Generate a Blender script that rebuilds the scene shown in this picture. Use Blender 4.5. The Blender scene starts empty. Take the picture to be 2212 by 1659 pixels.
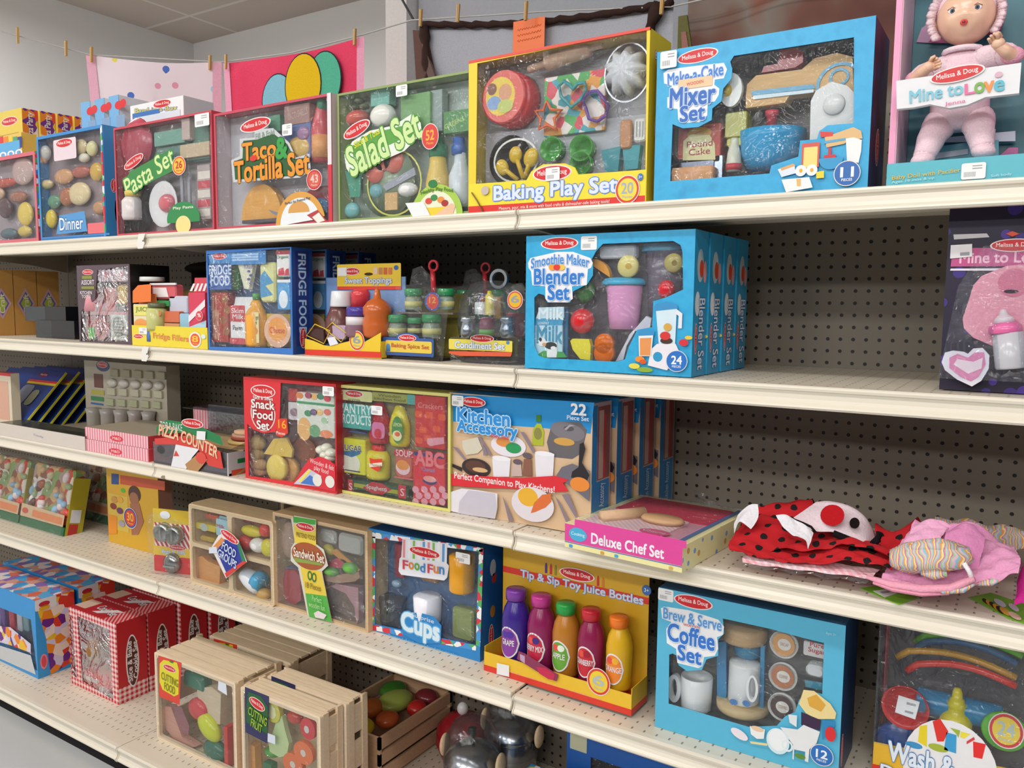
import bpy, bmesh, math, random
from mathutils import Vector, Matrix
from mathutils.geometry import tessellate_polygon
PI = math.pi
S = bpy.context.scene
COL = S.collection
R_ = math.radians

# ---------------------------------------------------------------- camera, light, exposure
cam = bpy.data.cameras.new('camera'); co = bpy.data.objects.new('camera', cam); COL.objects.link(co)
cam.sensor_width = 36.0; cam.lens = 1753.93 * 36.0 / 2212.0; cam.clip_start = 0.02
_r = Vector((0.84272234, 0.53826715, 0.00935595)); _u = Vector((-0.05982187, 0.07635874, 0.99528422)); _f = Vector((-0.5350144, 0.83930794, -0.09654937))
co.matrix_world = Matrix(((_r.x, _u.x, -_f.x, 0.8707), (_r.y, _u.y, -_f.y, -1.3803), (_r.z, _u.z, -_f.z, 1.3167), (0, 0, 0, 1)))
S.camera = co
S.view_settings.view_transform = 'Standard'; S.view_settings.look = 'None'
S.view_settings.gamma = 1.0; S.view_settings.use_curve_mapping = False
S.view_settings.exposure = -0.82
w = bpy.data.worlds.new('World'); S.world = w; w.use_nodes = True
w.node_tree.nodes['Background'].inputs[0].default_value = (0.93, 0.96, 1.0, 1)
w.node_tree.nodes['Background'].inputs[1].default_value = 0.15
# fluorescent ceiling tubes (pairs) hanging over the aisle in front, plus fill lights above and behind the rack
TUBES_AND_FILLS = [(-2.6, -1.3, 30), (-1.0, -1.35, 28), (0.75, -1.35, 30), (2.5, -1.35, 20), (-2.6, -3.9, 42), (-.6, -3.9, 42), (1.4, -3.9, 42), (3.2, -3.9, 26), (-1.6, -6.6, 60), (.8, -6.6, 60), (2.9, -6.6, 40), (-3.0, .25, 42), (-2.2, 1.25, 10), (1.5, 1.8, 5)]  # last entries are added fills that brighten the left and back walls
for i, (x, y, p) in enumerate(TUBES_AND_FILLS):
    l = bpy.data.lights.new('tube_and_fill_light', 'AREA'); l.shape = 'RECTANGLE'; l.size = 1.2; l.size_y = 0.24
    l.energy = p; l.color = (1.0, 0.985, 0.955)
    o = bpy.data.objects.new('tube_and_fill_light', l); COL.objects.link(o); o.location = (x, y, 2.92)
    if y < -3: o.rotation_euler = (R_(38), 0, 0)   # far rows tilted to throw more light on upright shelf fronts
    if y > -.5: l.size_y = .12

# ---------------------------------------------------------------- materials
def lin(h):
    v = [int(h[i:i+2], 16) / 255 for i in (0, 2, 4)]
    return tuple(c / 12.92 if c <= .04045 else ((c + .055) / 1.055) ** 2.4 for c in v) + (1,)
MC = {}
FIN = {'c': (.38, 0, .5), 'p': (.22, 0, .5), 'm': (.22, 1, .5), 'f': (.9, 0, .2), 'w': (.55, 0, .4), 'k': (.8, 0, .2), 's': (.35, 0, .5)}
def M(s):
    """'rrggbb' plus a finish letter: c carton, p plastic, m metal, f fabric, w wood, k matte, s enamel, t clear film, g tinted clear plastic"""
    if s in MC: return MC[s]
    if s in SPECIAL:
        MC[s] = SPECIAL[s](); return MC[s]
    h, fi = s[:6], (s[6:] or 'c')
    m = bpy.data.materials.new('m_' + s); m.use_nodes = True; nt = m.node_tree; N = nt.nodes; L = nt.links
    b = N['Principled BSDF']
    if fi in 'tg':
        N.remove(b); out = N['Material Output']
        tr = N.new('ShaderNodeBsdfTransparent'); gl = N.new('ShaderNodeBsdfGlossy'); mx = N.new('ShaderNodeMixShader')
        fr = N.new('ShaderNodeLayerWeight'); fr.inputs[0].default_value = .18 if fi == 't' else .3
        ma = N.new('ShaderNodeMath'); ma.operation = 'MULTIPLY_ADD'; ma.inputs[1].default_value = .5; ma.inputs[2].default_value = .035
        L.new(fr.outputs['Fresnel'], ma.inputs[0]); ma.use_clamp = True
        gl.inputs['Roughness'].default_value = .06
        nz = N.new('ShaderNodeTexNoise'); nz.inputs['Scale'].default_value = 14 if fi == 't' else 40; nz.inputs['Detail'].default_value = 3; nz.inputs['Distortion'].default_value = 2.5
        tc = N.new('ShaderNodeTexCoord'); L.new(tc.outputs['Object'], nz.inputs['Vector'])
        bp = N.new('ShaderNodeBump'); bp.inputs['Strength'].default_value = 1; bp.inputs['Distance'].default_value = .03 if fi == 't' else .0015
        L.new(nz.outputs['Fac'], bp.inputs['Height']); L.new(bp.outputs[0], gl.inputs['Normal'])
        df = N.new('ShaderNodeBsdfDiffuse'); df.inputs[0].default_value = (.9, .92, .95, 1); m2 = N.new('ShaderNodeMixShader'); m2.inputs[0].default_value = .03 if fi == 't' else .02
        L.new(tr.outputs[0], m2.inputs[1]); L.new(df.outputs[0], m2.inputs[2])
        tr.inputs[0].default_value = lin(h); gl.inputs['Color'].default_value = (.95, .97, 1, 1)
        L.new(ma.outputs[0], mx.inputs[0]); L.new(m2.outputs[0], mx.inputs[1]); L.new(gl.outputs[0], mx.inputs[2]); L.new(mx.outputs[0], out.inputs[0])
        MC[s] = m; return m
    ro, me, sp = FIN[fi]
    b.inputs['Roughness'].default_value = ro; b.inputs['Metallic'].default_value = me
    b.inputs['Specular IOR Level'].default_value = sp
    c = lin(h)
    nz = N.new('ShaderNodeTexNoise'); tc = N.new('ShaderNodeTexCoord'); L.new(tc.outputs['Object'], nz.inputs['Vector'])
    nz.inputs['Scale'].default_value = {'c': 60, 'p': 25, 'm': 50, 'f': 260, 'w': 22, 'k': 90, 's': 30}[fi]
    if fi == 'w':
        mp = N.new('ShaderNodeMapping'); mp.inputs['Scale'].default_value = (1, 5, 9)
        L.new(tc.outputs['Object'], mp.inputs[0]); L.new(mp.outputs[0], nz.inputs['Vector']); nz.inputs['Detail'].default_value = 6
    a = {'c': .035, 'p': .03, 'm': .06, 'f': .16, 'w': .16, 'k': .08, 's': .02}[fi]
    mx = N.new('ShaderNodeMix'); mx.data_type = 'RGBA'
    mx.inputs['A'].default_value = tuple(x * (1 - a) for x in c[:3]) + (1,)
    mx.inputs['B'].default_value = tuple(min(1, x * (1 + a)) for x in c[:3]) + (1,)
    L.new(nz.outputs['Fac'], mx.inputs['Factor']); L.new(mx.outputs['Result'], b.inputs['Base Color'])
    if fi in 'fwc':
        bp = N.new('ShaderNodeBump'); bp.inputs['Strength'].default_value = {'f': .5, 'w': .3, 'c': .06}[fi]; bp.inputs['Distance'].default_value = .002
        L.new(nz.outputs['Fac'], bp.inputs['Height']); L.new(bp.outputs[0], b.inputs['Normal'])
    MC[s] = m; return m

def _base(name, ro=.4):
    m = bpy.data.materials.new(name); m.use_nodes = True
    b = m.node_tree.nodes['Principled BSDF']; b.inputs['Roughness'].default_value = ro
    return m, m.node_tree.nodes, m.node_tree.links, b
def _mth(N, L, op, a, b=None):
    n = N.new('ShaderNodeMath'); n.operation = op
    for i, v in enumerate((a, b)):
        if v is None: continue
        if isinstance(v, (int, float)): n.inputs[i].default_value = v
        else: L.new(v, n.inputs[i])
    return n.outputs[0]
def _mix(N, L, f, a, b):
    n = N.new('ShaderNodeMix'); n.data_type = 'RGBA'
    for k, v in (('Factor', f), ('A', a), ('B', b)):
        if hasattr(v, 'is_linked'): L.new(v, n.inputs[k])
        elif k == 'Factor': n.inputs[k].default_value = v
        else: n.inputs[k].default_value = lin(v)
    return n.outputs['Result']
def _cell(N, L, s, pitch, off):
    t = _mth(N, L, 'ADD', s, -off); t = _mth(N, L, 'DIVIDE', t, pitch); t = _mth(N, L, 'FRACT', _mth(N, L, 'ADD', t, 1000.5))
    return _mth(N, L, 'MULTIPLY', _mth(N, L, 'SUBTRACT', t, .5), pitch)
def _geo(N, L):
    g = N.new('ShaderNodeNewGeometry'); s = N.new('ShaderNodeSeparateXYZ'); L.new(g.outputs['Position'], s.inputs[0])
    return s.outputs
I = 0.0254
def mk_peg():
    m, N, L, b = _base('pegboard', .5); X, Y, Z = _geo(N, L)
    dx = _cell(N, L, X, I, .403); dz = _cell(N, L, Z, I, 1.4292)
    d = _mth(N, L, 'SQRT', _mth(N, L, 'ADD', _mth(N, L, 'MULTIPLY', dx, dx), _mth(N, L, 'MULTIPLY', dz, dz)))
    f = _mth(N, L, 'LESS_THAN', d, .0038)
    # plain margins near the section joints, 0.04 m
    j = _mth(N, L, 'ABSOLUTE', _cell(N, L, X, 1.219, 0.0)); f = _mth(N, L, 'MULTIPLY', f, _mth(N, L, 'GREATER_THAN', j, .035))
    L.new(_mix(N, L, f, '80776b', '120d0c'), b.inputs['Base Color']); return m
def mk_deck():
    m, N, L, b = _base('shelf_enamel', .42); X, Y, Z = _geo(N, L)
    dx = _mth(N, L, 'ABSOLUTE', _cell(N, L, X, I, .01)); 
    f = _mth(N, L, 'LESS_THAN', dx, .0017)
    dy = _mth(N, L, 'ABSOLUTE', _cell(N, L, Y, I, .017)); f = _mth(N, L, 'MULTIPLY', f, _mth(N, L, 'LESS_THAN', dy, .0042))
    f = _mth(N, L, 'MULTIPLY', f, _mth(N, L, 'GREATER_THAN', Y, -.10))
    L.new(_mix(N, L, f, 'dfd4c2', '8f8678'), b.inputs['Base Color'])
    return m
def mk_lip():
    m, N, L, b = _base('lip_enamel', .26)
    nz = N.new('ShaderNodeTexNoise'); nz.inputs['Scale'].default_value = 9; nz.inputs['Detail'].default_value = 8
    g = N.new('ShaderNodeNewGeometry'); L.new(g.outputs['Position'], nz.inputs['Vector'])
    f = _mth(N, L, 'GREATER_THAN', nz.outputs['Fac'], .735)
    L.new(_mix(N, L, f, 'e6decd', '8d8270'), b.inputs['Base Color']); return m
def mk_wall():
    m, N, L, b = _base('wall_paint', .85)
    nz = N.new('ShaderNodeTexNoise'); nz.inputs['Scale'].default_value = 3
    L.new(_mix(N, L, nz.outputs['Fac'], 'dedddc', 'e8e7e6'), b.inputs['Base Color']); return m
def mk_ceil():
    m, N, L, b = _base('ceiling_tile', .9); X, Y, Z = _geo(N, L)
    dx = _mth(N, L, 'ABSOLUTE', _cell(N, L, X, 1.22, .1)); dy = _mth(N, L, 'ABSOLUTE', _cell(N, L, Y, .61, .05))
    f = _mth(N, L, 'MAXIMUM', _mth(N, L, 'LESS_THAN', dx, .012), _mth(N, L, 'LESS_THAN', dy, .012))
    nz = N.new('ShaderNodeTexNoise'); nz.inputs['Scale'].default_value = 2.2; nz.inputs['Detail'].default_value = 5
    c = _mix(N, L, nz.outputs['Fac'], 'c8bab0', 'd8ccc2')
    n = N.new('ShaderNodeMix'); n.data_type = 'RGBA'; L.new(f, n.inputs['Factor']); L.new(c, n.inputs['A']); n.inputs['B'].default_value = lin('e4dcd4')
    L.new(n.outputs['Result'], b.inputs['Base Color']); return m
def mk_floor():
    m, N, L, b = _base('floor_tile', .3)
    nz = N.new('ShaderNodeTexNoise'); nz.inputs['Scale'].default_value = 14; nz.inputs['Detail'].default_value = 8
    L.new(_mix(N, L, nz.outputs['Fac'], 'b4b6b8', 'c6c8c8'), b.inputs['Base Color']); return m
def mk_dots(base, dot, pitch, r, fin=.9):
    def f():
        m, N, L, b = _base('dots_' + base, fin); tc = N.new('ShaderNodeTexCoord'); sp = N.new('ShaderNodeSeparateXYZ')
        L.new(tc.outputs['UV'], sp.inputs[0]); X, Y = sp.outputs[0], sp.outputs[1]
        a = _cell(N, L, X, pitch, 0); c = _cell(N, L, Y, pitch, 0)
        d = _mth(N, L, 'SQRT', _mth(N, L, 'ADD', _mth(N, L, 'MULTIPLY', a, a), _mth(N, L, 'MULTIPLY', c, c)))
        L.new(_mix(N, L, _mth(N, L, 'LESS_THAN', d, r), base, dot), b.inputs['Base Color']); return m
    return f
def mk_stripes(cols, scale, dist=6.0):
    def f():
        m, N, L, b = _base('stripes', .9); tc = N.new('ShaderNodeTexCoord')
        wv = N.new('ShaderNodeTexWave'); wv.wave_type = 'BANDS'; wv.wave_profile = 'SAW'; wv.inputs['Scale'].default_value = scale; wv.inputs['Distortion'].default_value = dist; wv.inputs['Detail Scale'].default_value = .8
        L.new(tc.outputs['Object'], wv.inputs['Vector']); cr = N.new('ShaderNodeValToRGB'); cr.color_ramp.interpolation = 'CONSTANT'
        while len(cr.color_ramp.elements) < len(cols): cr.color_ramp.elements.new(.5)
        for i, c in enumerate(cols): cr.color_ramp.elements[i].position = i / len(cols); cr.color_ramp.elements[i].color = lin(c)
        L.new(wv.outputs['Fac'], cr.inputs[0]); L.new(cr.outputs[0], b.inputs['Base Color']); return m
    return f
def mk_cloud(cols, scale, ro=.5, hard=False, detail=3):
    def f():
        m, N, L, b = _base('mottled', ro); tc = N.new('ShaderNodeTexCoord')
        nz = N.new('ShaderNodeTexNoise'); nz.inputs['Scale'].default_value = scale; nz.inputs['Detail'].default_value = detail
        L.new(tc.outputs['Object'], nz.inputs['Vector']); cr = N.new('ShaderNodeValToRGB')
        if hard: cr.color_ramp.interpolation = 'CONSTANT'
        while len(cr.color_ramp.elements) < len(cols): cr.color_ramp.elements.new(.5)
        for i, c in enumerate(cols): cr.color_ramp.elements[i].position = .3 + .4 * i / max(1, len(cols) - 1); cr.color_ramp.elements[i].color = lin(c)
        L.new(nz.outputs['Fac'], cr.inputs[0]); L.new(cr.outputs[0], b.inputs['Base Color']); return m
    return f
def mk_voro(cols, scale, ro=.5):
    def f():
        m, N, L, b = _base('confetti', ro); tc = N.new('ShaderNodeTexCoord')
        v = N.new('ShaderNodeTexVoronoi'); v.inputs['Scale'].default_value = scale; L.new(tc.outputs['Object'], v.inputs['Vector'])
        sp = N.new('ShaderNodeSeparateColor'); L.new(v.outputs['Color'], sp.inputs[0]); cr = N.new('ShaderNodeValToRGB'); cr.color_ramp.interpolation = 'CONSTANT'
        while len(cr.color_ramp.elements) < len(cols): cr.color_ramp.elements.new(.5)
        for i, c in enumerate(cols): cr.color_ramp.elements[i].position = i / len(cols); cr.color_ramp.elements[i].color = lin(c)
        L.new(sp.outputs[0], cr.inputs[0]); L.new(cr.outputs[0], b.inputs['Base Color']); return m
    return f
def mk_spots(base, cols, scale, r=.25, ro=.5):
    def f():
        m, N, L, b = _base('spots', ro); tc = N.new('ShaderNodeTexCoord')
        v = N.new('ShaderNodeTexVoronoi'); v.inputs['Scale'].default_value = scale; L.new(tc.outputs['Object'], v.inputs['Vector'])
        sp = N.new('ShaderNodeSeparateColor'); L.new(v.outputs['Color'], sp.inputs[0]); cr = N.new('ShaderNodeValToRGB'); cr.color_ramp.interpolation = 'CONSTANT'
        while len(cr.color_ramp.elements) < len(cols): cr.color_ramp.elements.new(.5)
        for i, c in enumerate(cols): cr.color_ramp.elements[i].position = i / len(cols); cr.color_ramp.elements[i].color = lin(c)
        L.new(sp.outputs[0], cr.inputs[0])
        n = N.new('ShaderNodeMix'); n.data_type = 'RGBA'; L.new(_mth(N, L, 'LESS_THAN', v.outputs['Distance'], r), n.inputs['Factor'])
        n.inputs['A'].default_value = lin(base); L.new(cr.outputs[0], n.inputs['B']); L.new(n.outputs['Result'], b.inputs['Base Color']); return m
    return f
def mk_check(a, c, pitch, ro=.5):
    def f():
        m, N, L, b = _base('checks', ro); tc = N.new('ShaderNodeTexCoord'); sp = N.new('ShaderNodeSeparateXYZ'); L.new(tc.outputs['Object'], sp.inputs[0])
        s = _mth(N, L, 'ADD', sp.outputs[0], sp.outputs[1])
        q = [_mth(N, L, 'GREATER_THAN', _mth(N, L, 'FRACT', _mth(N, L, 'DIVIDE', _mth(N, L, 'ADD', t, 50), pitch)), .5) for t in (s, sp.outputs[2])]
        L.new(_mix(N, L, _mth(N, L, 'MULTIPLY', _mth(N, L, 'ADD', q[0], q[1]), .5), a, c), b.inputs['Base Color']); return m
    return f
def mk_bars(a, c, pitch, duty=.5, slope=0.0, ro=.5):
    def f():
        m, N, L, b = _base('bars', ro); tc = N.new('ShaderNodeTexCoord'); sp = N.new('ShaderNodeSeparateXYZ'); L.new(tc.outputs['Object'], sp.inputs[0])
        s = _mth(N, L, 'ADD', _mth(N, L, 'ADD', sp.outputs[0], sp.outputs[1]), _mth(N, L, 'MULTIPLY', sp.outputs[2], slope))
        q = _mth(N, L, 'LESS_THAN', _mth(N, L, 'FRACT', _mth(N, L, 'DIVIDE', _mth(N, L, 'ADD', s, 50), pitch)), duty)
        L.new(_mix(N, L, q, a, c), b.inputs['Base Color']); return m
    return f
SPECIAL = {'peg': mk_peg, 'deck': mk_deck, 'lip': mk_lip, 'wall': mk_wall, 'ceil': mk_ceil, 'floor': mk_floor,
    'ladybug': mk_dots('c2141f', '120608', .03, .0062), 'rainbowknit': mk_stripes(['e8c0d0', '8fc4d8', 'f0a060', 'f4e29a', 'd080b8', 'a8d0a0'], 30, 14.0),
    'blanket': mk_cloud(['6a4640', '7d564c', '8a8078', '93503c', '70605c'], 3.2, .95), 'pinkdots': mk_check('f0a9b4', 'fbe3e6', .012),
    'gingham': mk_check('c8202a', 'f3d8d8', .016), 'pinkbars': mk_bars('f3c3cb', 'e0808f', .013, .45), 'redbars': mk_bars('f3e4e0', 'c52a35', .016, .55, .6),
    'candy': mk_voro(['e04030', '6f2a8a', 'f08a20', 'f4e0d0', 'd8d0e8', 'f0c030'], 38), 'candy2': mk_voro(['3f9bd8', 'd86a50', 'e8d8d8', '8c6cb0', 'd8a090', '54a8d8'], 30),
    'food': mk_voro(['8a5f50', 'c79a78', 'b5604a', 'd9c08a', '7c4a5a', 'a97f70'], 26), 'veg': mk_voro(['c88a60', 'e8dcd0', '9a5a40', 'd05038', '8fa868', 'd8b070', 'b89a90'], 34),
    'chefspots': mk_spots('f3ecb4', ['7aa8d8', 'd8a050', 'e8a8c8', '8a7a60'], 42, .24), 'stars': mk_spots('1c1030', ['4a2f94', '3c2880'], 30, .3),
    'towelstars': mk_spots('f6e6ec', ['5878c8', 'f0e070', 'f0a0b8', 'a8dce0'], 17, .2, .95), 'swirl': mk_cloud(['2aa3d8', '35aee0', '2a9cd0'], 30, .38),
    'trimbars': mk_voro(['d83848', 'f4f4f4', '4898d8', '58b060'], 70), 'quilt': mk_voro(['e05060', 'f4e8e0', '58b060', '48a8b8', 'f0a040', 'f4e8e0'], 48),
    'grass': mk_cloud(['5c3426', 'c8642a', 'd8a040'], 25), 'confbox': mk_voro(['2a90d0', 'e8e8f0', '58b8e0', 'f0d040', '2a80c0', 'd86080'], 60),
    'navyart': mk_cloud(['1d4f8c', '24345c', '5c3048', '1d5f9c'], 12), 'bluewave': mk_cloud(['1c86cc', '2a9adc', '1878bc'], 18)}

# ---------------------------------------------------------------- things
class Th:
    def __init__(s, name, label, cat, loc, rz=0, group=None, kind=None, rx=0, ry=0):
        s.name, s.label, s.cat, s.loc, s.rot, s.group, s.kind = name, label, cat, loc, (R_(rx), R_(ry), R_(rz)), group, kind
        s.b = {}; s.W = s.H = s.D = 0; s.root = None; s.sc = (1, 1, 1)
    def add(s, path, V, F, m, sm=False, UV=None):
        b = s.b.setdefault(path, ([], [], [], [], [], []))
        o = len(b[0]); b[0].extend(V); b[1].extend([tuple(i + o for i in f) for f in F])
        if m not in b[4]: b[4].append(m)
        b[2].extend([b[4].index(m)] * len(F)); b[3].extend([sm] * len(F)); b[5].extend(UV or [(v[0], v[1]) for v in V])
    def mesh(s, path):
        V, F, MI, SM, MS, UV = s.b[path]
        me = bpy.data.meshes.new(path.split('/')[-1] or s.name); me.from_pydata([tuple(v) for v in V], [], F)
        for m in MS: me.materials.append(M(m))
        me.polygons.foreach_set('material_index', MI); me.polygons.foreach_set('use_smooth', SM)
        ul = me.uv_layers.new(name='UVMap')
        for lp in me.loops: ul.data[lp.index].uv = UV[lp.vertex_index]
        bm = bmesh.new(); bm.from_mesh(me); bmesh.ops.recalc_face_normals(bm, faces=bm.faces); bm.to_mesh(me); bm.free()
        me.update(); return me
    def done(s):
        if s.root: return s
        if list(s.b) == ['']: r = bpy.data.objects.new(s.name, s.mesh(''))
        else: r = bpy.data.objects.new(s.name, None); r.empty_display_size = .05
        COL.objects.link(r); r.location = s.loc; r.rotation_euler = s.rot; r.scale = s.sc; s.root = r
        if s.kind: r['kind'] = s.kind
        if s.kind != 'structure': r['label'] = s.label; r['category'] = s.cat
        if s.group: r['group'] = s.group
        d = {}
        for p in sorted(s.b, key=lambda q: q.count('/')):
            if p == '': continue
            n = p.split('/')
            o = bpy.data.objects.new(n[-1].split('#')[0], s.mesh(p)); COL.objects.link(o)
            par = r
            if len(n) > 1:
                par = d.get(n[0]) or r
            o.parent = par; d[p] = o
        return s
def dup(t, loc, label, rz=None, group=None):
    t.done()
    r = t.root.copy(); COL.objects.link(r); r.location = loc; r['label'] = label
    if rz is not None: r.rotation_euler = (0, 0, R_(rz))
    if group: r['group'] = group
    for ch in list(t.root.children):
        c = ch.copy(); COL.objects.link(c); c.parent = r
        for g in ch.children:
            d = g.copy(); COL.objects.link(d); d.parent = c
    return r
def grp(t, g): t.root['group'] = g
T = None
def th(*a, **k):
    global T
    if T: T.done()
    T = Th(*a, **k); return T
# plane maps: (a, b, c) with c = distance behind the printed face
CYL = None
def pm(pl):
    if CYL and pl == 'F':
        ac, cc, R0 = CYL; return lambda a, b, c: (a, cc - math.sqrt(max(1e-8, R0 * R0 - (a - ac) ** 2)) + c, b)
    W, H, D = T.W, T.H, T.D
    return {'F': lambda a, b, c: (a, c, b), 'R': lambda a, b, c: (W - c, a, b), 'L': lambda a, b, c: (c, D - a, b), 'T': lambda a, b, c: (a, b, H - c), 'W': lambda a, b, c: (a, b, c)}[pl]
def prism(path, m, pts, c0=0, t=.0003, pl='F'):
    f = pm(pl); n = len(pts)
    V = [f(a, b, c0 - t) for a, b in pts] + [f(a, b, c0) for a, b in pts]
    T.add(path, V, [tuple(range(n)), tuple(range(2 * n - 1, n - 1, -1))] + [(i, i + n, (i + 1) % n + n, (i + 1) % n) for i in range(n)], m)
def ell(path, m, a, b, ra, rb, rot=0, c0=0, t=.0003, pl='F', n=28, a0=0, a1=360):
    cr, sr = math.cos(R_(rot)), math.sin(R_(rot)); full = a1 - a0 >= 360; P = []
    for i in range(n if full else n + 1):
        q = R_(a0 + (a1 - a0) * i / n); x, y = ra * math.cos(q), rb * math.sin(q)
        P.append((a + x * cr - y * sr, b + x * sr + y * cr))
    prism(path, m, P, c0, t, pl)
def ring(path, m, a, b, ra, rb, th_, rot=0, c0=0, t=.0006, pl='F', n=28):
    cr, sr = math.cos(R_(rot)), math.sin(R_(rot)); f = pm(pl); V = []
    for k, s in ((c0 - t, 1), (c0 - t, 0), (c0, 1), (c0, 0)):
        for i in range(n):
            q = 2 * PI * i / n; x, y = (ra - (0 if s else th_)) * math.cos(q), (rb - (0 if s else th_)) * math.sin(q)
            V.append(f(a + x * cr - y * sr, b + x * sr + y * cr, k))
    F = []
    for i in range(n):
        j = (i + 1) % n; F += [(i, j, n + j, n + i), (i, 2 * n + i, 2 * n + j, j), (n + i, n + j, 3 * n + j, 3 * n + i), (2 * n + i, 3 * n + i, 3 * n + j, 2 * n + j)]
    T.add(path, V, F, m)
def rpts(a0, b0, a1, b1, r, k=4):
    if a0 > a1: a0, a1 = a1, a0
    if b0 > b1: b0, b1 = b1, b0
    r = max(1e-4, min(r, (a1 - a0) * .49, (b1 - b0) * .49)); P = []
    for cx, cy, q in ((a1 - r, b1 - r, 0), (a0 + r, b1 - r, 90), (a0 + r, b0 + r, 180), (a1 - r, b0 + r, 270)):
        P += [(cx + r * math.cos(R_(q + 90 * i / k)), cy + r * math.sin(R_(q + 90 * i / k))) for i in range(k + 1)]
    return P
def rr(path, m, a0, b0, a1, b1, r=.003, c0=0, t=.0003, pl='F'): prism(path, m, rpts(a0, b0, a1, b1, r), c0, t, pl)
def plate(path, m, outer, holes, c0=0, t=.0015, pl='F'):
    f = pm(pl); loops = [outer] + holes; P = [p for l in loops for p in l]; n = len(P)
    tr = tessellate_polygon([[Vector((p[0], p[1], 0)) for p in l] for l in loops])
    V = [f(a, b, c0) for a, b in P] + [f(a, b, c0 + t) for a, b in P]
    F = [tuple(q) for q in tr] + [tuple(i + n for i in reversed(q)) for q in tr]; o = 0
    for l in loops:
        k = len(l); F += [(o + i, o + (i + 1) % k, o + (i + 1) % k + n, o + i + n) for i in range(k)]; o += k
    T.add(path, V, F, m)
def bx(path, m, a0, b0, c0, a1, b1, c1, pl='F'):
    f = pm(pl); V = [f(a, b, c) for c in (c0, c1) for a, b in ((a0, b0), (a1, b0), (a1, b1), (a0, b1))]
    T.add(path, V, [(0, 1, 2, 3), (7, 6, 5, 4), (0, 4, 5, 1), (1, 5, 6, 2), (2, 6, 7, 3), (3, 7, 4, 0)], m)
def rbx(path, m, a0, b0, c0, a1, b1, c1, r=.004, pl='F'):
    """box with rounded vertical edges and eased front"""
    P = rpts(a0, b0, a1, b1, r); Q = rpts(a0 + r * .4, b0 + r * .4, a1 - r * .4, b1 - r * .4, r * .8); f = pm(pl); n = len(P)
    V = [f(a, b, c0) for a, b in Q] + [f(a, b, c0 + r * .5) for a, b in P] + [f(a, b, c1) for a, b in P]
    F = [tuple(range(n)), tuple(range(3 * n - 1, 2 * n - 1, -1))]
    for k in (0, n): F += [(k + i, k + i + n, k + (i + 1) % n + n, k + (i + 1) % n) for i in range(n)]
    T.add(path, V, F, m)
def ball(path, m, a, b, c, ra, rb, rc, rot=0, pl='F', nu=18, nv=10):
    f = pm(pl); cr, sr = math.cos(R_(rot)), math.sin(R_(rot)); V = []; F = []
    for j in range(nv + 1):
        ph = PI * j / nv
        for i in range(nu):
            q = 2 * PI * i / nu; x, y, z = ra * math.sin(ph) * math.cos(q), rb * math.cos(ph), rc * math.sin(ph) * math.sin(q)
            V.append(f(a + x * cr - y * sr, b + x * sr + y * cr, c + z))
    for j in range(nv):
        for i in range(nu): k = (i + 1) % nu; F.append((j * nu + i, j * nu + k, (j + 1) * nu + k, (j + 1) * nu + i))
    T.add(path, V, F, m, True)
def lathe(path, m, a, b, c, prof, rot=0, pl='F', n=24, sq=1.0, ax='v', flute=0, nf=12):
    """profile [(radius, height)] about an axis in the face plane (ax='v', rot turns it) or out of the face (ax='c')"""
    f = pm(pl); cr, sr = math.cos(R_(rot)), math.sin(R_(rot)); V = []; F = []
    for r, h in prof:
        for i in range(n):
            q = 2 * PI * i / n; rr_ = r * (1 + flute * math.cos(nf * q)); x, z = rr_ * math.cos(q), rr_ * math.sin(q) * sq
            if ax == 'v': V.append(f(a + x * cr - h * sr, b + x * sr + h * cr, c + z))
            else: V.append(f(a + x, b + z, c - h))
    for j in range(len(prof) - 1):
        for i in range(n): k = (i + 1) % n; F.append((j * n + i, j * n + k, (j + 1) * n + k, (j + 1) * n + i))
    F.append(tuple(range(n))); F.append(tuple(range(len(prof) * n - 1, (len(prof) - 1) * n - 1, -1)))
    T.add(path, V, F, m, True)
def tube(path, m, pts, r, n=8, pl='F', closed=False):
    f = pm(pl); P = [Vector(f(*p)) for p in pts]; V = []; F = []; k = len(P); rs = r if isinstance(r, (list, tuple)) else [r] * k
    pu = None
    for i, p in enumerate(P):
        d = (P[(i + 1) % k] - P[i - 1]) if closed else (P[min(i + 1, k - 1)] - P[max(i - 1, 0)])
        d.normalize(); u = d.cross(Vector((0, 0, 1)) if abs(d.z) < .95 else Vector((0, 1, 0))).normalized()
        if pu and u.dot(pu) < 0: u = -u
        pu = u; v = d.cross(u)
        V += [tuple(p + u * rs[i] * math.cos(2 * PI * j / n) + v * rs[i] * math.sin(2 * PI * j / n)) for j in range(n)]
    for i in range(k if closed else k - 1):
        i2 = (i + 1) % k
        for j in range(n): q = (j + 1) % n; F.append((i * n + j, i * n + q, i2 * n + q, i2 * n + j))
    if not closed: F += [tuple(range(n)), tuple(range(k * n - 1, (k - 1) * n - 1, -1))]
    T.add(path, V, F, m, True)
_tc = {}
def _txt(s, off):
    if (s, off) in _tc: return _tc[(s, off)]
    cu = bpy.data.curves.new('t', 'FONT'); cu.body = s; cu.size = 1; cu.offset = off; cu.resolution_u = 3; cu.align_x = 'CENTER'; cu.space_line = .85
    o = bpy.data.objects.new('t', cu); me = bpy.data.meshes.new_from_object(o)
    V = [(v.co.x, v.co.y) for v in me.vertices]; F = [tuple(p.vertices) for p in me.polygons]
    bpy.data.objects.remove(o); bpy.data.meshes.remove(me); bpy.data.curves.remove(cu)
    _tc[(s, off)] = (V, F); return V, F
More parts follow.
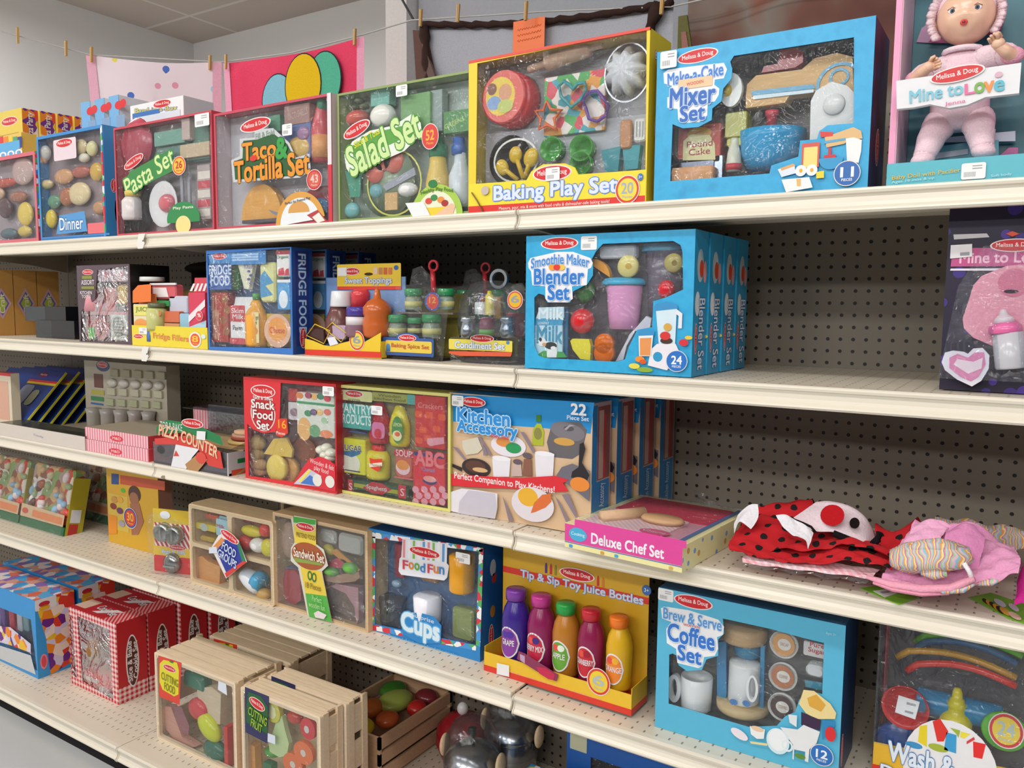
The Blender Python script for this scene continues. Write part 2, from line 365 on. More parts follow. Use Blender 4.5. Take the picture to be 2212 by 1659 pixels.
def text(path, m, s, a, b, w, h, rot=0, c0=-.0002, pl='F', bold=.02, om=None, ow=.07, arc=0, om2=None):
    """lettering scaled to w x h about (a, b); om an outline colour behind it; arc bends the line (sag in metres)"""
    V0, F0 = _txt(s, 0); x0, x1 = min(v[0] for v in V0), max(v[0] for v in V0); y0, y1 = min(v[1] for v in V0), max(v[1] for v in V0)
    sx, sy = w / (x1 - x0), h / (y1 - y0); cx, cy = (x0 + x1) / 2, (y0 + y1) / 2; f = pm(pl); cr, sr = math.cos(R_(rot)), math.sin(R_(rot))
    lay = [(m, 0, 0, 0)] + [(m, dx * bold * .5, dy * bold * .5, .000004 * (k + 1)) for k, (dx, dy) in enumerate(((1, 1), (-1, 1), (-1, -1), (1, -1)))]
    if om: lay += [(om, ow * .9 * math.cos(k * PI / 4), ow * .9 * math.sin(k * PI / 4), .00006 + .000006 * k) for k in range(8)]
    for mm, ox, oy, dc in lay:
        P = []
        for x, y in V0:
            x, y = (x + ox - cx) * sx, (y + oy - cy) * sy
            if arc: y += arc * (1 - (2 * x / w) ** 2) - arc * .5
            P.append(f(a + x * cr - y * sr, b + x * sr + y * cr, c0 + dc))
        T.add(path, P, F0, mm)
def cell(path, m, a, b, ra, rb, c0, a0=0, n=12):
    """ellipse laid over a curved bottle front (needs CYL)"""
    f = pm('F'); V = []; F = []
    for i in range(n + 1):
        x = -ra + 2 * ra * i / n; h = rb * math.sqrt(max(0, 1 - (x / ra) ** 2)); V += [f(a + x, b - h, c0), f(a + x, b + h, c0)]
    T.add(path, V, [(2 * i, 2 * i + 2, 2 * i + 3, 2 * i + 1) for i in range(n)], m)
def patch(path, m, G, nu=6, nv=5, wr=0):
    """smooth cloth surface through rows of points"""
    def cr(P, k):
        O = []; n = len(P)
        for i in range(n - 1):
            p0, p1, p2, p3 = P[max(i - 1, 0)], P[i], P[i + 1], P[min(i + 2, n - 1)]
            for j in range(k):
                t = j / k; O.append(tuple(.5 * (2 * b + (c - a) * t + (2 * a - 5 * b + 4 * c - d) * t * t + (3 * b - a - 3 * c + d) * t ** 3) for a, b, c, d in zip(p0, p1, p2, p3)))
        return O + [tuple(P[-1])]
    R2 = [cr(row, nu) for row in G]; C2 = list(zip(*[cr([row[i] for row in R2], nv) for i in range(len(R2[0]))])); V, F, UV = [], [], []
    for j, row in enumerate(C2):
        for i, p in enumerate(row):
            s = wr * math.sin(p[0] * 120 + 2 * math.sin(p[2] * 90 + j)) ; V.append((p[0], p[1] - s * .6, max(p[2] + s, .0004))); UV.append((p[0], p[1] * .6 + p[2]))
    k = len(C2[0])
    for j in range(len(C2) - 1):
        for i in range(k - 1): F.append((j * k + i, j * k + i + 1, (j + 1) * k + i + 1, (j + 1) * k + i))
    T.add(path, V, F, m, True, UV)
def carton(m, W, H, D, holes=(), liner=None, path='carton', side=None, top=None, outer=None):
    T.W, T.H, T.D = W, H, D; t = .0015
    out = outer or [(0, 0), (W, 0), (W, H), (0, H)]
    plate(path, m, out, list(holes), 0, t)
    s, tp = side or m, top or m
    bx(path, s, 0, 0, t, t, H, D); bx(path, s, W - t, 0, t, W, H, D); bx(path, tp, t, H - t, t, W - t, H, D); bx(path, s, t, 0, t, W - t, t, D); bx(path, s, t, t, D - t, W - t, H - t, D)
    if liner and holes: bx('inner_tray', liner, t * 2, t * 2, D * .62, W - t * 2, H - t * 2, D * .64)
def film(path, pts, c=.0004, m='f4f8fat'):
    f = pm('F'); T.add(path, [f(a, b, c) for a, b in pts], [tuple(range(len(pts)))], m)
def logo(a, b, ra, rb, rot=0, c0=-.0004, pl='F', path='brand_oval'):
    if pl != 'F': path = 'side_' + path
    ell(path, 'f4e8e6c', a, b, ra, rb, rot, c0, .0001, pl); ell(path, 'd4202ac', a, b, ra * .93, rb * .86, rot, c0 - .0001, .0001, pl)
    text(path, 'fbe9e6c', 'Melissa & Doug', a, b, ra * 1.5, rb * .8, rot, c0 - .0003, pl)
def sticker(a0, b0, a1, b1, c0=-.0006, pl='F', path='price_sticker', txt=True):
    rr(path, 'f2f2f2c', a0, b0, a1, b1, .003, c0, .0002, pl)
    if a0 > a1: a0, a1 = a1, a0
    if b0 > b1: b0, b1 = b1, b0
    w, h = a1 - a0, b1 - b0
    for i in range(9):
        x = a0 + w * (.12 + .055 * i); prism(path, '8c8c90c', [(x, b0 + h * .15), (x + w * .022, b0 + h * .15), (x + w * .022, b0 + h * .45), (x, b0 + h * .45)], c0 - .0003, .0001, pl)
    for k in (.62, .78): prism(path, 'a0a0a4c', [(a0 + w * .45, b0 + h * k), (a0 + w * .85, b0 + h * k), (a0 + w * .85, b0 + h * (k + .06)), (a0 + w * .45, b0 + h * (k + .06))], c0 - .0003, .0001, pl)
def badge(path, a, b, ra, rb, oc, ic, s, tc, sub=None, c0=-.0005, pl='F'):
    ell(path, 'f0e4e0c', a, b, ra, rb, 0, c0, .0001, pl); ell(path, oc, a, b, ra * .94, rb * .94, 0, c0 - .0001, .0001, pl); ell(path, ic, a, b, ra * .78, rb * .78, 0, c0 - .0002, .0001, pl)
    text(path, tc, s, a, b + rb * .1, ra * .95, rb * .75, 0, c0 - .0004, pl, .04)
    if sub: text(path, tc, sub, a, b - rb * .5, ra * .8, rb * .2, 0, c0 - .0004, pl)
def cloth(path, m, fn, nu, nv, th_=.002):
    V, F, UV = [], [], []
    for j in range(nv + 1):
        for i in range(nu + 1):
            u, v = i / nu, j / nv; p = fn(u, v); V.append(p[:3]); UV.append(p[3:] if len(p) > 3 else (u, v))
    for j in range(nv):
        for i in range(nu): k = j * (nu + 1) + i; F.append((k, k + 1, k + nu + 2, k + nu + 1))
    T.add(path, V, F, m, True, UV)

# ---------------------------------------------------------------- the room
T=None
T=Th('floor','','',(-4.1,-8.5,-0.05),kind='structure');bx('','floor',0,0,0,9.6,10.83,0.05,'W');T.done();T=None
T=Th('ceiling','','',(-4.1,-8.5,3.05),kind='structure');bx('','ceil',0,0,0,9.6,10.83,0.06000000000000005,'W');T.done();T=None
T=Th('wall_left','','',(-4.1,-8.5,0),kind='structure');bx('','wall',0,0,0,0.09999999999999964,10.83,3.05,'W');T.done();T=None
T=Th('wall_back','','',(-4.0,2.23,0),kind='structure');bx('','wall',0,0,0,9.5,0.10000000000000009,3.05,'W');T.done();T=None

th('wall_column','tall white square post behind the top shelf beside the pink balloon towel','post',(-1.218,1.0,0))
bx('',"e4e2e0k",0,0,0,.1,.1,3.05,'W')
th('wall_partition','','',(-1.11,1.06,0),kind='structure'); bx('',"b4b8c0k",0,0,0,6.6,.05,3.05,'W')
T.done(); T=None
# ---------------------------------------------------------------- gondola shelving
SEC = [(-3.657, 'far left'), (-2.438, 'left'), (-1.219, 'middle'), (0.0, 'right')]
ROW = [('top', 1.505), ('second', 1.1904), ('third', .8567), ('fourth', .509), ('bottom', .0717)]
STEP = {('fourth', 'right'): -.006, ('third', 'right'): -.002, ('second', 'right'): -.001}
LIP = [(.012, 0), (0, 0), (-.003, -.0015), (-.004, -.0045), (-.003, -.0085), (.001, -.0105), (.002, -.014), (.0015, -.022), (-.001, -.028), (-.0055, -.0325), (-.0065, -.0355), (-.004, -.039), (.004, -.0395), (.012, -.037)]
for rn, z in ROW:
    for x, sn in SEC:
        zz = z + STEP.get((rn, sn), 0); y0 = -.1417 if rn == 'bottom' else 0.0; g = .0012; Wd = 1.219 - 2 * g
        if rn == 'bottom': lab = 'deep beige base shelf nearest the floor, %s section of the rack' % sn
        else: lab = '%s-row beige metal shelf with a grooved front lip, %s section of the rack' % (rn, sn)
        th('shelf', lab, 'shelf', (x + g, y0, zz), group=rn + ' row shelves'); T.W, T.H, T.D = Wd, .04, .45 - y0
        bx('deck', 'deck', 0, -.004, .012, Wd, 0, .449 - y0)
        bx('deck', 'lip', 0, -.016, .03, Wd, -.004, .11); bx('deck', 'lip', 0, -.022, .2, Wd, -.004, .26)
        V = [(0, p[0], p[1]) for p in LIP] + [(Wd, p[0], p[1]) for p in LIP]; n = len(LIP)
        T.add('front_lip', V, [tuple(range(n)), tuple(range(2 * n - 1, n - 1, -1))] + [(i, (i + 1) % n, n + (i + 1) % n, n + i) for i in range(n)], 'lip')
        for bx0 in (0, Wd - .004):
            prism('bracket#%d' % (bx0 > 0), 'lip', [(.02, -.005), (.445 - y0, -.005), (.445 - y0, -.075 if rn != 'bottom' else -.06), (.3 - y0, -.05), (.02, -.03)], Wd - bx0, .004, 'R')
        # rolled end seams of the lip
        for ex in (.0022, Wd - .0022): tube('front_lip', 'lip', [(ex, p[0] - .0008, p[1]) for p in LIP[1:12]], .0016, 6, 'W')
for x, sn in SEC:
    th('pegboard_panel', 'beige pegboard back panel with rows of small holes, %s section of the rack' % sn, 'pegboard', (x + .001, .4505, .07)); bx('', 'peg', 0, 0, 0, 1.217, .006, 1.66, 'W')
    th('kick_plate', 'dark recessed kick plate under the base shelf, %s section of the rack' % sn, 'kick plate', (x, -.137, 0)); bx('', '1c1a1ck', 0, 0, 0, 1.219, .02, .031, 'W')
for x, sn in ((-3.657, 'leftmost'), (-2.438, 'between the far left and left sections'), (-1.219, 'between the left and middle sections'), (0, 'between the middle and right sections'), (1.219, 'rightmost')):
    th('upright', 'slotted steel upright behind the rack, ' + sn, 'upright', (x - .014, .458, 0)); bx('', 'lip', 0, 0, 0, .028, .05, 1.735, 'W')
for z, nm in ((1.505, 'top'), (1.1904, 'second')):
    th('lip_clip', 'white plastic clip bridging the left joint of the %s shelf lips' % nm, 'clip', (-1.219, 0, z))
    prism('', 'ece9e0c', [(-.024, .0), (.006, .0), (-.004, -.018), (.002, -.026), (-.008, -.041), (-.03, -.041), (-.034, -.03)], -.0072, .0015)
    ell('', '4a4640k', -.004, -.02, .002, .002, 0, -.009, .0006)
# ---------------------------------------------------------------- what hangs above the shelves
th('display_string', 'thin string strung above the top shelf holding towels and a blanket', 'string', (0, 0, 0))
SP = [(-2.35, -1.2, 3.05), (-2.02, .03, 2.19), (-1.93, .28, 2.165), (-1.62, .58, 2.17), (-1.3, .61, 2.16), (-.985, .62, 2.17), (-.78, .62, 2.18), (-.3, .62, 2.12), (.06, .62, 2.067), (1.4, .62, 2.1), (2.0, .7, 3.05)]
tube('', 'c8c8c4k', SP, .0022, 6, 'W')
th('wire', 'taut dark wire running up from the white post to the ceiling', 'wire', (0, 0, 0)); tube('', '4a4a4ek', [(-.79, .64, 2.19), (-1.05, .84, 2.42), (-1.75, 1.36, 3.05)], .004, 6, 'W')
def towel(name, lab, A, B, h, m, rim, deco):
    dx, dy = B[0] - A[0], B[1] - A[1]; Wd = math.hypot(dx, dy)
    th(name, lab, 'towel', (A[0], A[1], A[2] - h), math.degrees(math.atan2(dy, dx))); T.W, T.H, T.D = Wd, h, .01
    tilt = B[2] - A[2]
    wav = lambda u, v: .006 * math.sin(u * 9 + v * 2) * (1 - v * .6)
    cloth('cloth', m, lambda u, v: (u * Wd * (1) + (.02 * (1 - v) if u < .5 else -.01 * (1 - v)), wav(u, v), v * h + tilt * u * v - .012 * math.sin(PI * u) * v), 30, 16)
    for s in (0, 1): cloth('hem#%d' % s, rim, lambda u, v: (s * Wd + (.02 * (1 - v) if s == 0 else -.01 * (1 - v)) + (u - .5) * .03, wav(s, v) - .003, v * h + tilt * s * v), 2, 12)
    deco(Wd, h)
def deco2(Wd, h):
    for cx, cz, r1, r2, c, d in ((.36, .72, .07, .085, '8cc8dcf', -.012), (.68, .80, .07, .09, '5cbc9cf', -.0125), (.54, .79, .078, .1, 'ecc420f', -.0145)):
        cx, cz = cx * Wd * 1.07 + .02, cz * h - .02
        ell('balloon_print', '38303cf', cx, cz, r1 + .004, r2 + .004, 0, d, .0004); ell('balloon_print', c, cx, cz, r1, r2, 0, d - .0006, .0004)
towel('hanging_towel', 'pale pink towel with small scattered stars, clipped to the string near the wall corner', (-1.93, .28, 2.165), (-1.63, .57, 2.168), .36, 'towelstars', 'f4b8ccf', lambda a, b: None)
towel('hanging_towel', 'hot pink towel with three balloons, clipped to the string left of the white post', (-1.6, .585, 2.165), (-.985, .62, 2.162), .5, 'ee4a6cf', 'f6a8c4f', deco2)
# grey blanket with a dark crocheted edge
th('hanging_blanket', 'light grey blanket with dark brown crocheted trim, clipped to the string behind the baking box', 'blanket', (-.74, .635, 1.55)); T.W, T.H, T.D = .8, .62, .02
top = lambda u: .62 - .085 * u - .02 * math.sin(PI * u)
cloth('cloth', 'b6b8c2f', lambda u, v: (u * .8, .01 * math.sin(u * 11) * (1 - v), v * top(u)), 30, 14)
tube('trim', '3c2a26f', [(.8 * i / 40, -.012 + .006 * math.sin(i * 2.3), top(i / 40) - .008 + .0012 * math.sin(i * 1.9)) for i in range(41)], [.0095 + .0012 * math.sin(i * 2.1) for i in range(41)], 8, 'W')
tube('trim#2', '3c2a26f', [(.012 + .09 * (i / 20) ** 1.2 * .9, -.02, .6 - .55 * i / 20) for i in range(21)], [.014 + .004 * math.sin(i * 2.1) for i in range(21)], 8, 'W')
tube('trim#3', '3c2a26f', [(.77 - .03 * math.sin(i * .4), -.02, .53 - .5 * i / 20) for i in range(21)], [.016 + .004 * math.sin(i * 2.1) for i in range(21)], 8, 'W')
prism('fold', '6a5048f', [(-.035, .6), (.01, .59), (.1, .25), (.13, .0), (-.0, .0), (-.01, .3)], -.004, .012)
prism('fold#2', '74605af', [(.01, .56), (.06, .45), (.11, .25), (.16, .0), (.08, 0)], -.02, .01)
ball('plush_ear', '4a3e3cf', .155, .24, -.06, .032, .05, .03)
tube('tie_loop', '4a3830f', [(.235 + .022 * math.cos(a / 12 * 2 * PI), -.05, .295 + .026 * math.sin(a / 12 * 2 * PI)) for a in range(12)], .009, 8, 'W', True)
tube('tie_loop#2', '5a463af', [(.285 + .012 * math.cos(a / 12 * 2 * PI), -.05, .31 + .02 * math.sin(a / 12 * 2 * PI)) for a in range(12)], .006, 8, 'W', True)
ball('plush_ear#2', '6c6c78f', .56, .35, -.05, .06, .045, .03)
th('hanging_throw', 'reddish brown mottled throw hanging behind the blue mixer box', 'throw', (.07, .70, 1.5)); T.W, T.H, T.D = .82, .95, .02
cloth('', 'blanket', lambda u, v: (u * .82, .014 * math.sin(u * 13 + v), v * .95), 36, 20)
th('fringed_scarf', 'black scarf with white flecks hanging between the mixer box and the doll box', 'scarf', (.83, .62, 1.5)); T.W, T.H, T.D = .1, .95, .02
tube('', '141214f', [(.02 + .012 * math.sin(i * .7), 0, .95 - .95 * i / 30) for i in range(31)], .03, 10, 'W')
random.seed(5)
for i in range(46): ball('', 'b8b8bcf', .02 + random.uniform(-.026, .026), .95 * random.random(), -.028 + random.uniform(0, .006), .003, .006, .002, nu=6, nv=4)
th('scarf_tassel', 'small olive and pink tassel hanging left of the brown throw', 'tassel', (.10, .6, 1.93)); T.W, T.H, T.D = .05, .1, .02
prism('', '6c6a40f', [(-.01, .1), (.012, .1), (.03, .0), (.01, -.03), (-.01, .02)], 0, .008); prism('', 'a07068f', [(.0, .06), (.012, .06), (.02, .02), (.004, .01)], -.009, .003)
th('price_note', 'bright orange handwritten paper note clipped above the baking play set', 'note', (-.405, .605, 1.955)); T.W, T.H, T.D = .106, .15, .002
prism('paper', 'ff7a38c', [(.0, .0), (.104, .0), (.106, .148), (.004, .15)], 0, .0006)
random.seed(8); P_ = []
for y in (.125, .11, .095, .052, .02):
    for i in range(7): a_ = .018 + i * .011; tube('handwriting', 'c85424c', [(a_ + .0025 * k, y + .003 * math.sin(k * 2.1 + i) + .001 * i * .3, -.001) for k in range(5)], .0006, 5)
random.seed(3)
for i, (x, y, z, lab) in enumerate(((-2.0, .09, 2.19, 'far left on the bare string'), (-1.95, .22, 2.175, 'just left of the star towel'), (-1.92, .29, 2.168, 'left corner of the star towel'), (-1.645, .56, 2.168, 'right corner of the star towel'), (-1.585, .585, 2.168, 'left corner of the balloon towel'), (-1.0, .615, 2.165, 'right corner of the balloon towel'), (-.73, .61, 2.175, 'left corner of the grey blanket'), (-.585, .6, 2.16, 'on the grey blanket right of its corner'), (-.345, .59, 2.12, 'holding the orange note'), (.045, .6, 2.07, 'right corner of the grey blanket'))):
    th('clothespin', 'small wooden clothespin on the string, ' + lab, 'clothespin', (x, y - .012, z - .03), -15 + 8 * (i % 4), group='clothespins on the string'); T.W, T.H, T.D = .012, .07, .01; T.sc = (.7, .7, .7)
    prism('jaw', 'd8b070w', [(0, 0), (.005, 0), (.009, .07), (.003, .07)], 0, .01); prism('jaw#2', 'c8a060w', [(.011, 0), (.0062, 0), (.0105, .07), (.016, .07)], 0, .01); tube('spring', '9a9a9am', [(-.001, -.003, .04), (.012, -.003, .042)], .0018, 6, 'W')
T.done(); T = None

# ---------------------------------------------------------------- top shelf, left to right
th('toy_box',"yellow boxed play set at the top shelf's far left, frontmost of its row of four",'box',(-2.5768,.2,1.5055),0,group='yellow boxes in the back row')
carton('e8cf58c',.333,.5036,.055,[],None,'carton','candy',None)
logo(.2435,.4653,.0588,.0163,0,-0.00018)
rr('printed_artwork','8a5a48c',.0687,.4196,.3073,.264,.001,-0.00072,0.0001)
text("side_lettering","f4efe6c","Pizza Party",.03,T.H-.06,.1,.028,90,-.0004,"R")
logo(.03,T.H-.15,.03,.014,90,-.0004,"R")
dup(T,(T.loc[0]+.012,T.loc[1]+.057,T.loc[2]),"yellow boxed play set at the top shelf's far left, second in its row of four")
dup(T,(T.loc[0]+.024,T.loc[1]+.114,T.loc[2]),"yellow boxed play set at the top shelf's far left, third in its row of four")
dup(T,(T.loc[0]+.036,T.loc[1]+.171,T.loc[2]),"yellow boxed play set at the top shelf's far left, rearmost in its row of four")
th('toy_box','box with a rainbow-striped top and blue lettering at the left edge of the top shelf','box',(-2.403,.09,1.5055),0)
carton('e8c85cc',.3666,.3761,.05,[],None,'carton',None,None)
rr('printed_artwork','8a2a8cc',.1877,.3779,.2158,.3406,.001,-0.00018,0.0001)
rr('printed_artwork','d83a3ac',.2197,.3746,.2475,.3375,.001,-0.00036,0.0001)
rr('printed_artwork','f08a28c',.2513,.3714,.2789,.3346,.001,-0.00054,0.0001)
rr('printed_artwork','f0d040c',.2826,.3683,.3099,.3316,.001,-0.00072,0.0001)
rr('printed_artwork','48a878c',.3135,.3651,.3405,.3287,.001,-0.0009,0.0001)
rr('printed_artwork','20408cc',.3441,.362,.3708,.3258,.001,-0.00108,0.0001)
rr('printed_artwork','58b4e8c',.0281,.3515,.3553,.2859,.001,-0.00126,0.0001)
text('title_lettering','f4f8fcc','oooo',.269,.3105,.2031,.0216,0,-0.00164,'F',0.02)
th('slicing_food_set','windowed wooden-food set cut off by the left edge of the photo, on the top shelf','box',(-2.2596,.02,1.5055),0)
carton('d86a78c',.4363,.2839,.06,[[(.012,.012),(.4243,.012),(.4243,.2719),(.012,.2719)]],'a8989cc','carton','trimbars',None)
film('window',[(.012,.012),(.4243,.012),(.4243,.2719),(.012,.2719)],.002)
ball('toy_food','c85848p',.2068,.2031,.02,.0781,.0151,.012,0)
ball('toy_food#2','c8a8a0p',.3226,.232,.02,.0688,.0441,.012,0)
ball('toy_food#3','5a3a40p',.1985,.1197,.02,.0423,.0335,.012,0)
ball('toy_food#4','e8c858p',.3244,.0948,.02,.0461,.0387,.012,0)
ball('toy_food#5','dcc060p',.3162,.0381,.02,.0405,.018,.012,0)
ball('toy_food#6','587078p',.2144,.0346,.02,.0543,.0184,.012,0)
ball('toy_food#7','d8b090p',.1354,.1696,.02,.0619,.0246,.012,0)
ball('toy_food#8','a86a50p',.2858,.1525,.02,.0525,.0179,.012,0)
th('slicing_food_set','windowed wooden-food dinner set with blue bottom band and peppermint-striped edge, left of the pasta set','box',(-1.809,.02,1.5055),0)
carton('3a8cd0c',.3646,.3245,.055,[[(.009,.009),(.3556,.009),(.3556,.3155),(.009,.3155)]],'988488c','carton','3a8cc8c',None)
film('window',[(.009,.009),(.3556,.009),(.3556,.3155),(.009,.3155)],.002)
ball('toy_food','c8c0b8p',.0113,.2774,.02,.0293,.024,.012,0)
ball('toy_food#2','e09860p',-.0042,.2593,.02,.024,.0145,.012,0)
ball('toy_food#3','d8c090p',.2152,.2775,.02,.032,.023,.012,0)
ball('toy_food#4','e8dca0p',.2732,.2675,.02,.0246,.0227,.012,0)
ball('toy_food#5','d8a070p',.1134,.1968,.02,.0529,.0237,.012,0)
ball('toy_food#6','b86050p',.2097,.2036,.02,.0508,.0176,.012,0)
ball('toy_food#7','e0b048p',.293,.1971,.02,.0327,.0274,.012,0)
ball('toy_food#8','e8d0a0p',.1963,.1389,.02,.0597,.0351,.012,0)
ball('toy_food#9','6a9878p',.0535,.1238,.02,.0363,.0217,.012,0)
ball('toy_food#10','b87048p',.1262,.1339,.02,.0396,.0285,.012,0)
ball('toy_food#11','d8c088p',.0122,.1801,.02,.0368,.0145,.012,0)
ball('toy_food#12','d09868p',.302,.0906,.02,.0327,.0207,.012,0)
ball('toy_food#13','e8c840p',.0307,.0714,.02,.0275,.0293,.012,0)
ball('toy_food#14','e8e0c8p',.2297,.2438,.02,.0251,.0138,.012,0)
rr('title_card','e8d4dcc',.0972,.3042,.2228,.2413,.006,-0.00018,0.0001)
logo(.1582,.2912,.0474,.0139,0,-0.00036)
prism('title_band','5098d4c',[(.1153,.0749),(.2542,.0818),(.2665,.021),(.0927,.0183)],-0.0009,0.0001)
text('title_lettering','e8f0f8c','Dinner',.1794,.0481,.1294,.0376,0,-0.00128,'F',0.02,'2a68a8c',0.07)
rr('title_band','3a86ccc',.0028,.006,.3809,.0118,.001,-0.00144,0.0001)
rr('price_sticker','e87078c',.2694,.044,.3557,.0128,.004,-0.00162,0.0001)
bx('edge_stripe','trimbars',T.W-.010,0,-.002,T.W-.002,T.H,-.0003)
logo(.027,T.H*.47,.02,.009,90,-.0004,"R")
th('musical_toy_box',"pale blue box with a red butterfly, leftmost of three at the top shelf's back",'box',(-1.6645,.085,1.5055),0)
carton('7ab4e0c',.05,.4252,.12,[],None,'carton','e8eef4c',None)
ell('printed_artwork','e03038c',.0504,.3946,.0199,.0124,0,-0.00018,0.0001)
ell('printed_artwork','e03038c',.0735,.3974,.0148,.0123,0,-0.00036,0.0001)
rr('printed_artwork','88a8c8c',.0362,.3655,.0785,.3221,.001,-0.00054,0.0001)
dup(T,(T.loc[0]+.075,T.loc[1]+0,T.loc[2]+0),"pale blue box with a red butterfly, middle of three at the top shelf's back")
dup(T,(T.loc[0]+.15,T.loc[1]+0,T.loc[2]+0),"pale blue box with a red butterfly, rightmost of three at the top shelf's back")
th('musical_toy_box','white box with a blue band and yellow lettering behind the pasta set','box',(-1.4147,.09,1.5055),0)
carton('f0f2f4c',.2504,.3862,.1,[],None,'carton','e0e4ecc',None)
logo(.1535,.375,.0427,.0115,0,-0.00018)
text('title_lettering','e8d840c','Band-in-a-Box',.1232,.363,.1994,.0129,-4,-0.00092,'F',0.02,'3a78c0c',0.07)
rr('printed_artwork','3a78c0c',.0113,.3629,.1422,.3413,.001,-0.00108,0.0001)
rr('printed_artwork','d8e4f0c',.02,.3499,.2362,.3002,.001,-0.00126,0.0001)
th('pasta_play_set','clear-wrapped toy pasta set with red colander and white plate, left of the taco set','box',(-1.3783,.012,1.5055),0)
carton('c84a58c',.4348,.3048,.07,[[(.006,.006),(.4288,.006),(.4288,.2988),(.006,.2988)]],'c0b8bac','carton','d04a58c',None)
film('window',[(.006,.006),(.4288,.006),(.4288,.2988),(.006,.2988)],.002)
lathe('colander','b8485ap',.0756,.2578,.022,[(.0015,.01),(.0555,.012),(.0703,0),(.0725,-.002),(.0681,-.004)],ax='c',sq=1)
rbx('toy_packet','7aa898c',.172,.2382,.012,.3046,.2764,.03,.002)
rbx('toy_packet#2','c8b0a8c',.297,.2434,.01,.3309,.2999,.03,.002)
rbx('toy_packet#3','6a8a80c',.1686,.1904,.02,.3963,.2358,.04,.002)
rbx('toy_packet#4','d0b898c',.2842,.1962,.012,.4071,.2319,.03,.002)
rbx('toy_packet#5','688a7cc',.3223,.1877,.025,.3896,.2918,.04,.002)
lathe('toy_plate','ece8e8p',.2064,.0798,.02,[(.0014,.006),(.0463,.006),(.0617,.012),(.0645,.01),(.0421,0)],ax='c')
ball('toy_pasta','c86a74p',.2217,.0823,.012,.0348,.0253,.014,0)
lathe('shaker','dcd4d4p',.0562,.0442,.02,[(.0301,0),(.0331,.0088),(.0331,.053),(.0226,.0663)],0)
lathe('shaker/shaker_cap','d8c060p',.0601,.1102,.02,[(.0255,0),(.027,.0132),(.015,.021),(.0015,.0219)],0)
lathe('toy_bowl','c46070p',.05,.0769,.034,[(.0015,0),(.0755,.003),(.0905,.012),(.0936,.012)],ax='c')
rbx('toy_box_pack','b8a8a4c',.3505,.0314,.015,.4027,.1733,.04,.002)
rr('toy_box_pack','e8dccfc',.3537,.1567,.4045,.1366,.001,0.0145,0.0001)
rr('toy_box_pack','d0505cc',.3526,.1323,.4035,.1124,.001,0.0145,0.0001)
rr('toy_box_pack','e8dccfc',.3515,.1078,.4025,.0882,.001,0.0145,0.0001)
rr('toy_box_pack','d0505cc',.3504,.0832,.4015,.0639,.001,0.0145,0.0001)
rr('toy_box_pack','e8dccfc',.3494,.0586,.4005,.0396,.001,0.0145,0.0001)
rbx('toy_fork','a8a8b0p',.2696,.0378,.02,.2806,.164,.026,.002)
rbx('toy_fork#2','a8a8b0p',.2999,.0363,.02,.3109,.1616,.026,.002)
prism('title_plate','3a8a44c',[(.0718,.1767),(.2603,.2219),(.2745,.1649),(.0684,.1204),(.0396,.1442)],-0.00018,0.0001)
text('title_lettering','d8e8a0c','Pasta Set',.1597,.1698,.2356,.0507,19,-0.00056,'F',0.02,'3a9048c',0.08)
logo(.0929,.203,.0486,.0145,18,-0.00072)
badge('count_badge',.2968,.1753,.0294,.0253,'e06030c','f0c040c','26','c03028c','Pieces',-0.00126)
ell('corner_label','2c8a4cc',.3092,.0343,.0702,.0454,0,-0.00198,0.0001,a0=-12,a1=192)
ell('corner_label','f0dc90c',.3086,.0178,.0321,.0248,0,-0.00216,0.0001)
text('corner_label','f0f4e0c','Play Pasta',.3111,.0631,.0867,.0091,0,-0.00254,'F',0.02)
sticker(.3705,.2992,.4295,.2669,-0.0027)
th('taco_play_set','clear-wrapped toy taco and tortilla set with orange lettering, between the pasta and salad sets','box',(-.9342,.012,1.5055),0)
carton('c84a5cc',.4175,.293,.08,[[(.006,.006),(.4115,.006),(.4115,.287),(.006,.287)]],'c8c4c8c','carton','d8c8ccc',None)
film('window',[(.006,.006),(.4115,.006),(.4115,.287),(.006,.287)],.002)
rbx('toy_packet','a88078c',.2499,.2382,.01,.3357,.2839,.04,.002)
text('toy_packet','c8a8a0c','TACO SHELLS',.2961,.2612,.0682,.0155,8,0.0095,'F',0.02)
rbx('toy_packet#2','6878a8c',.2395,.1563,.012,.3364,.2412,.04,.002)
ball('toy_packet#2','d8b060p',.294,.1823,.014,.0389,.0283,.008,0)
ball('toy_packet#2','a880a0p',.3128,.2146,.012,.0203,.0171,.008,0)
lathe('hot_sauce_bottle','d05058p',.3575,.1444,.028,[(.0231,0),(.0248,.0187),(.0248,.0779),(.0186,.1029),(.0124,.1247),(.0115,.1341)],0)
lathe('hot_sauce_bottle/cap','3a9a70p',.3598,.2667,.028,[(.0123,0),(.0132,.0215),(.0053,.0261),(.0009,.0265)],0)
lathe('hot_sauce_bottle/label','e8a060c',.3589,.2189,.028,[(.0254,-.0649),(.0254,-.0124)],0)
rbx('toy_packet#3','5c9a78c',.181,.2317,.02,.2232,.2716,.04,.002)
ell('taco_shell','e8a850w',.149,.0217,.0747,.0872,0,0.04,0.02,a0=0,a1=180)
rbx('tray_rail','585058p',.0896,.0116,.008,.2549,.0203,.03,.002)
prism('toy_knife','b0b0c0m',[(.1954,.041),(.2943,.0166),(.294,.0054),(.2097,.0305)],0.006,0.003)
ell('toy_bowl','a03c48p',.3608,.0692,.0667,.022,0,0.05,0.02)
ell('toy_cup','5c90b8p',.3527,.0434,.0268,.0189,0,0.04,0.02)
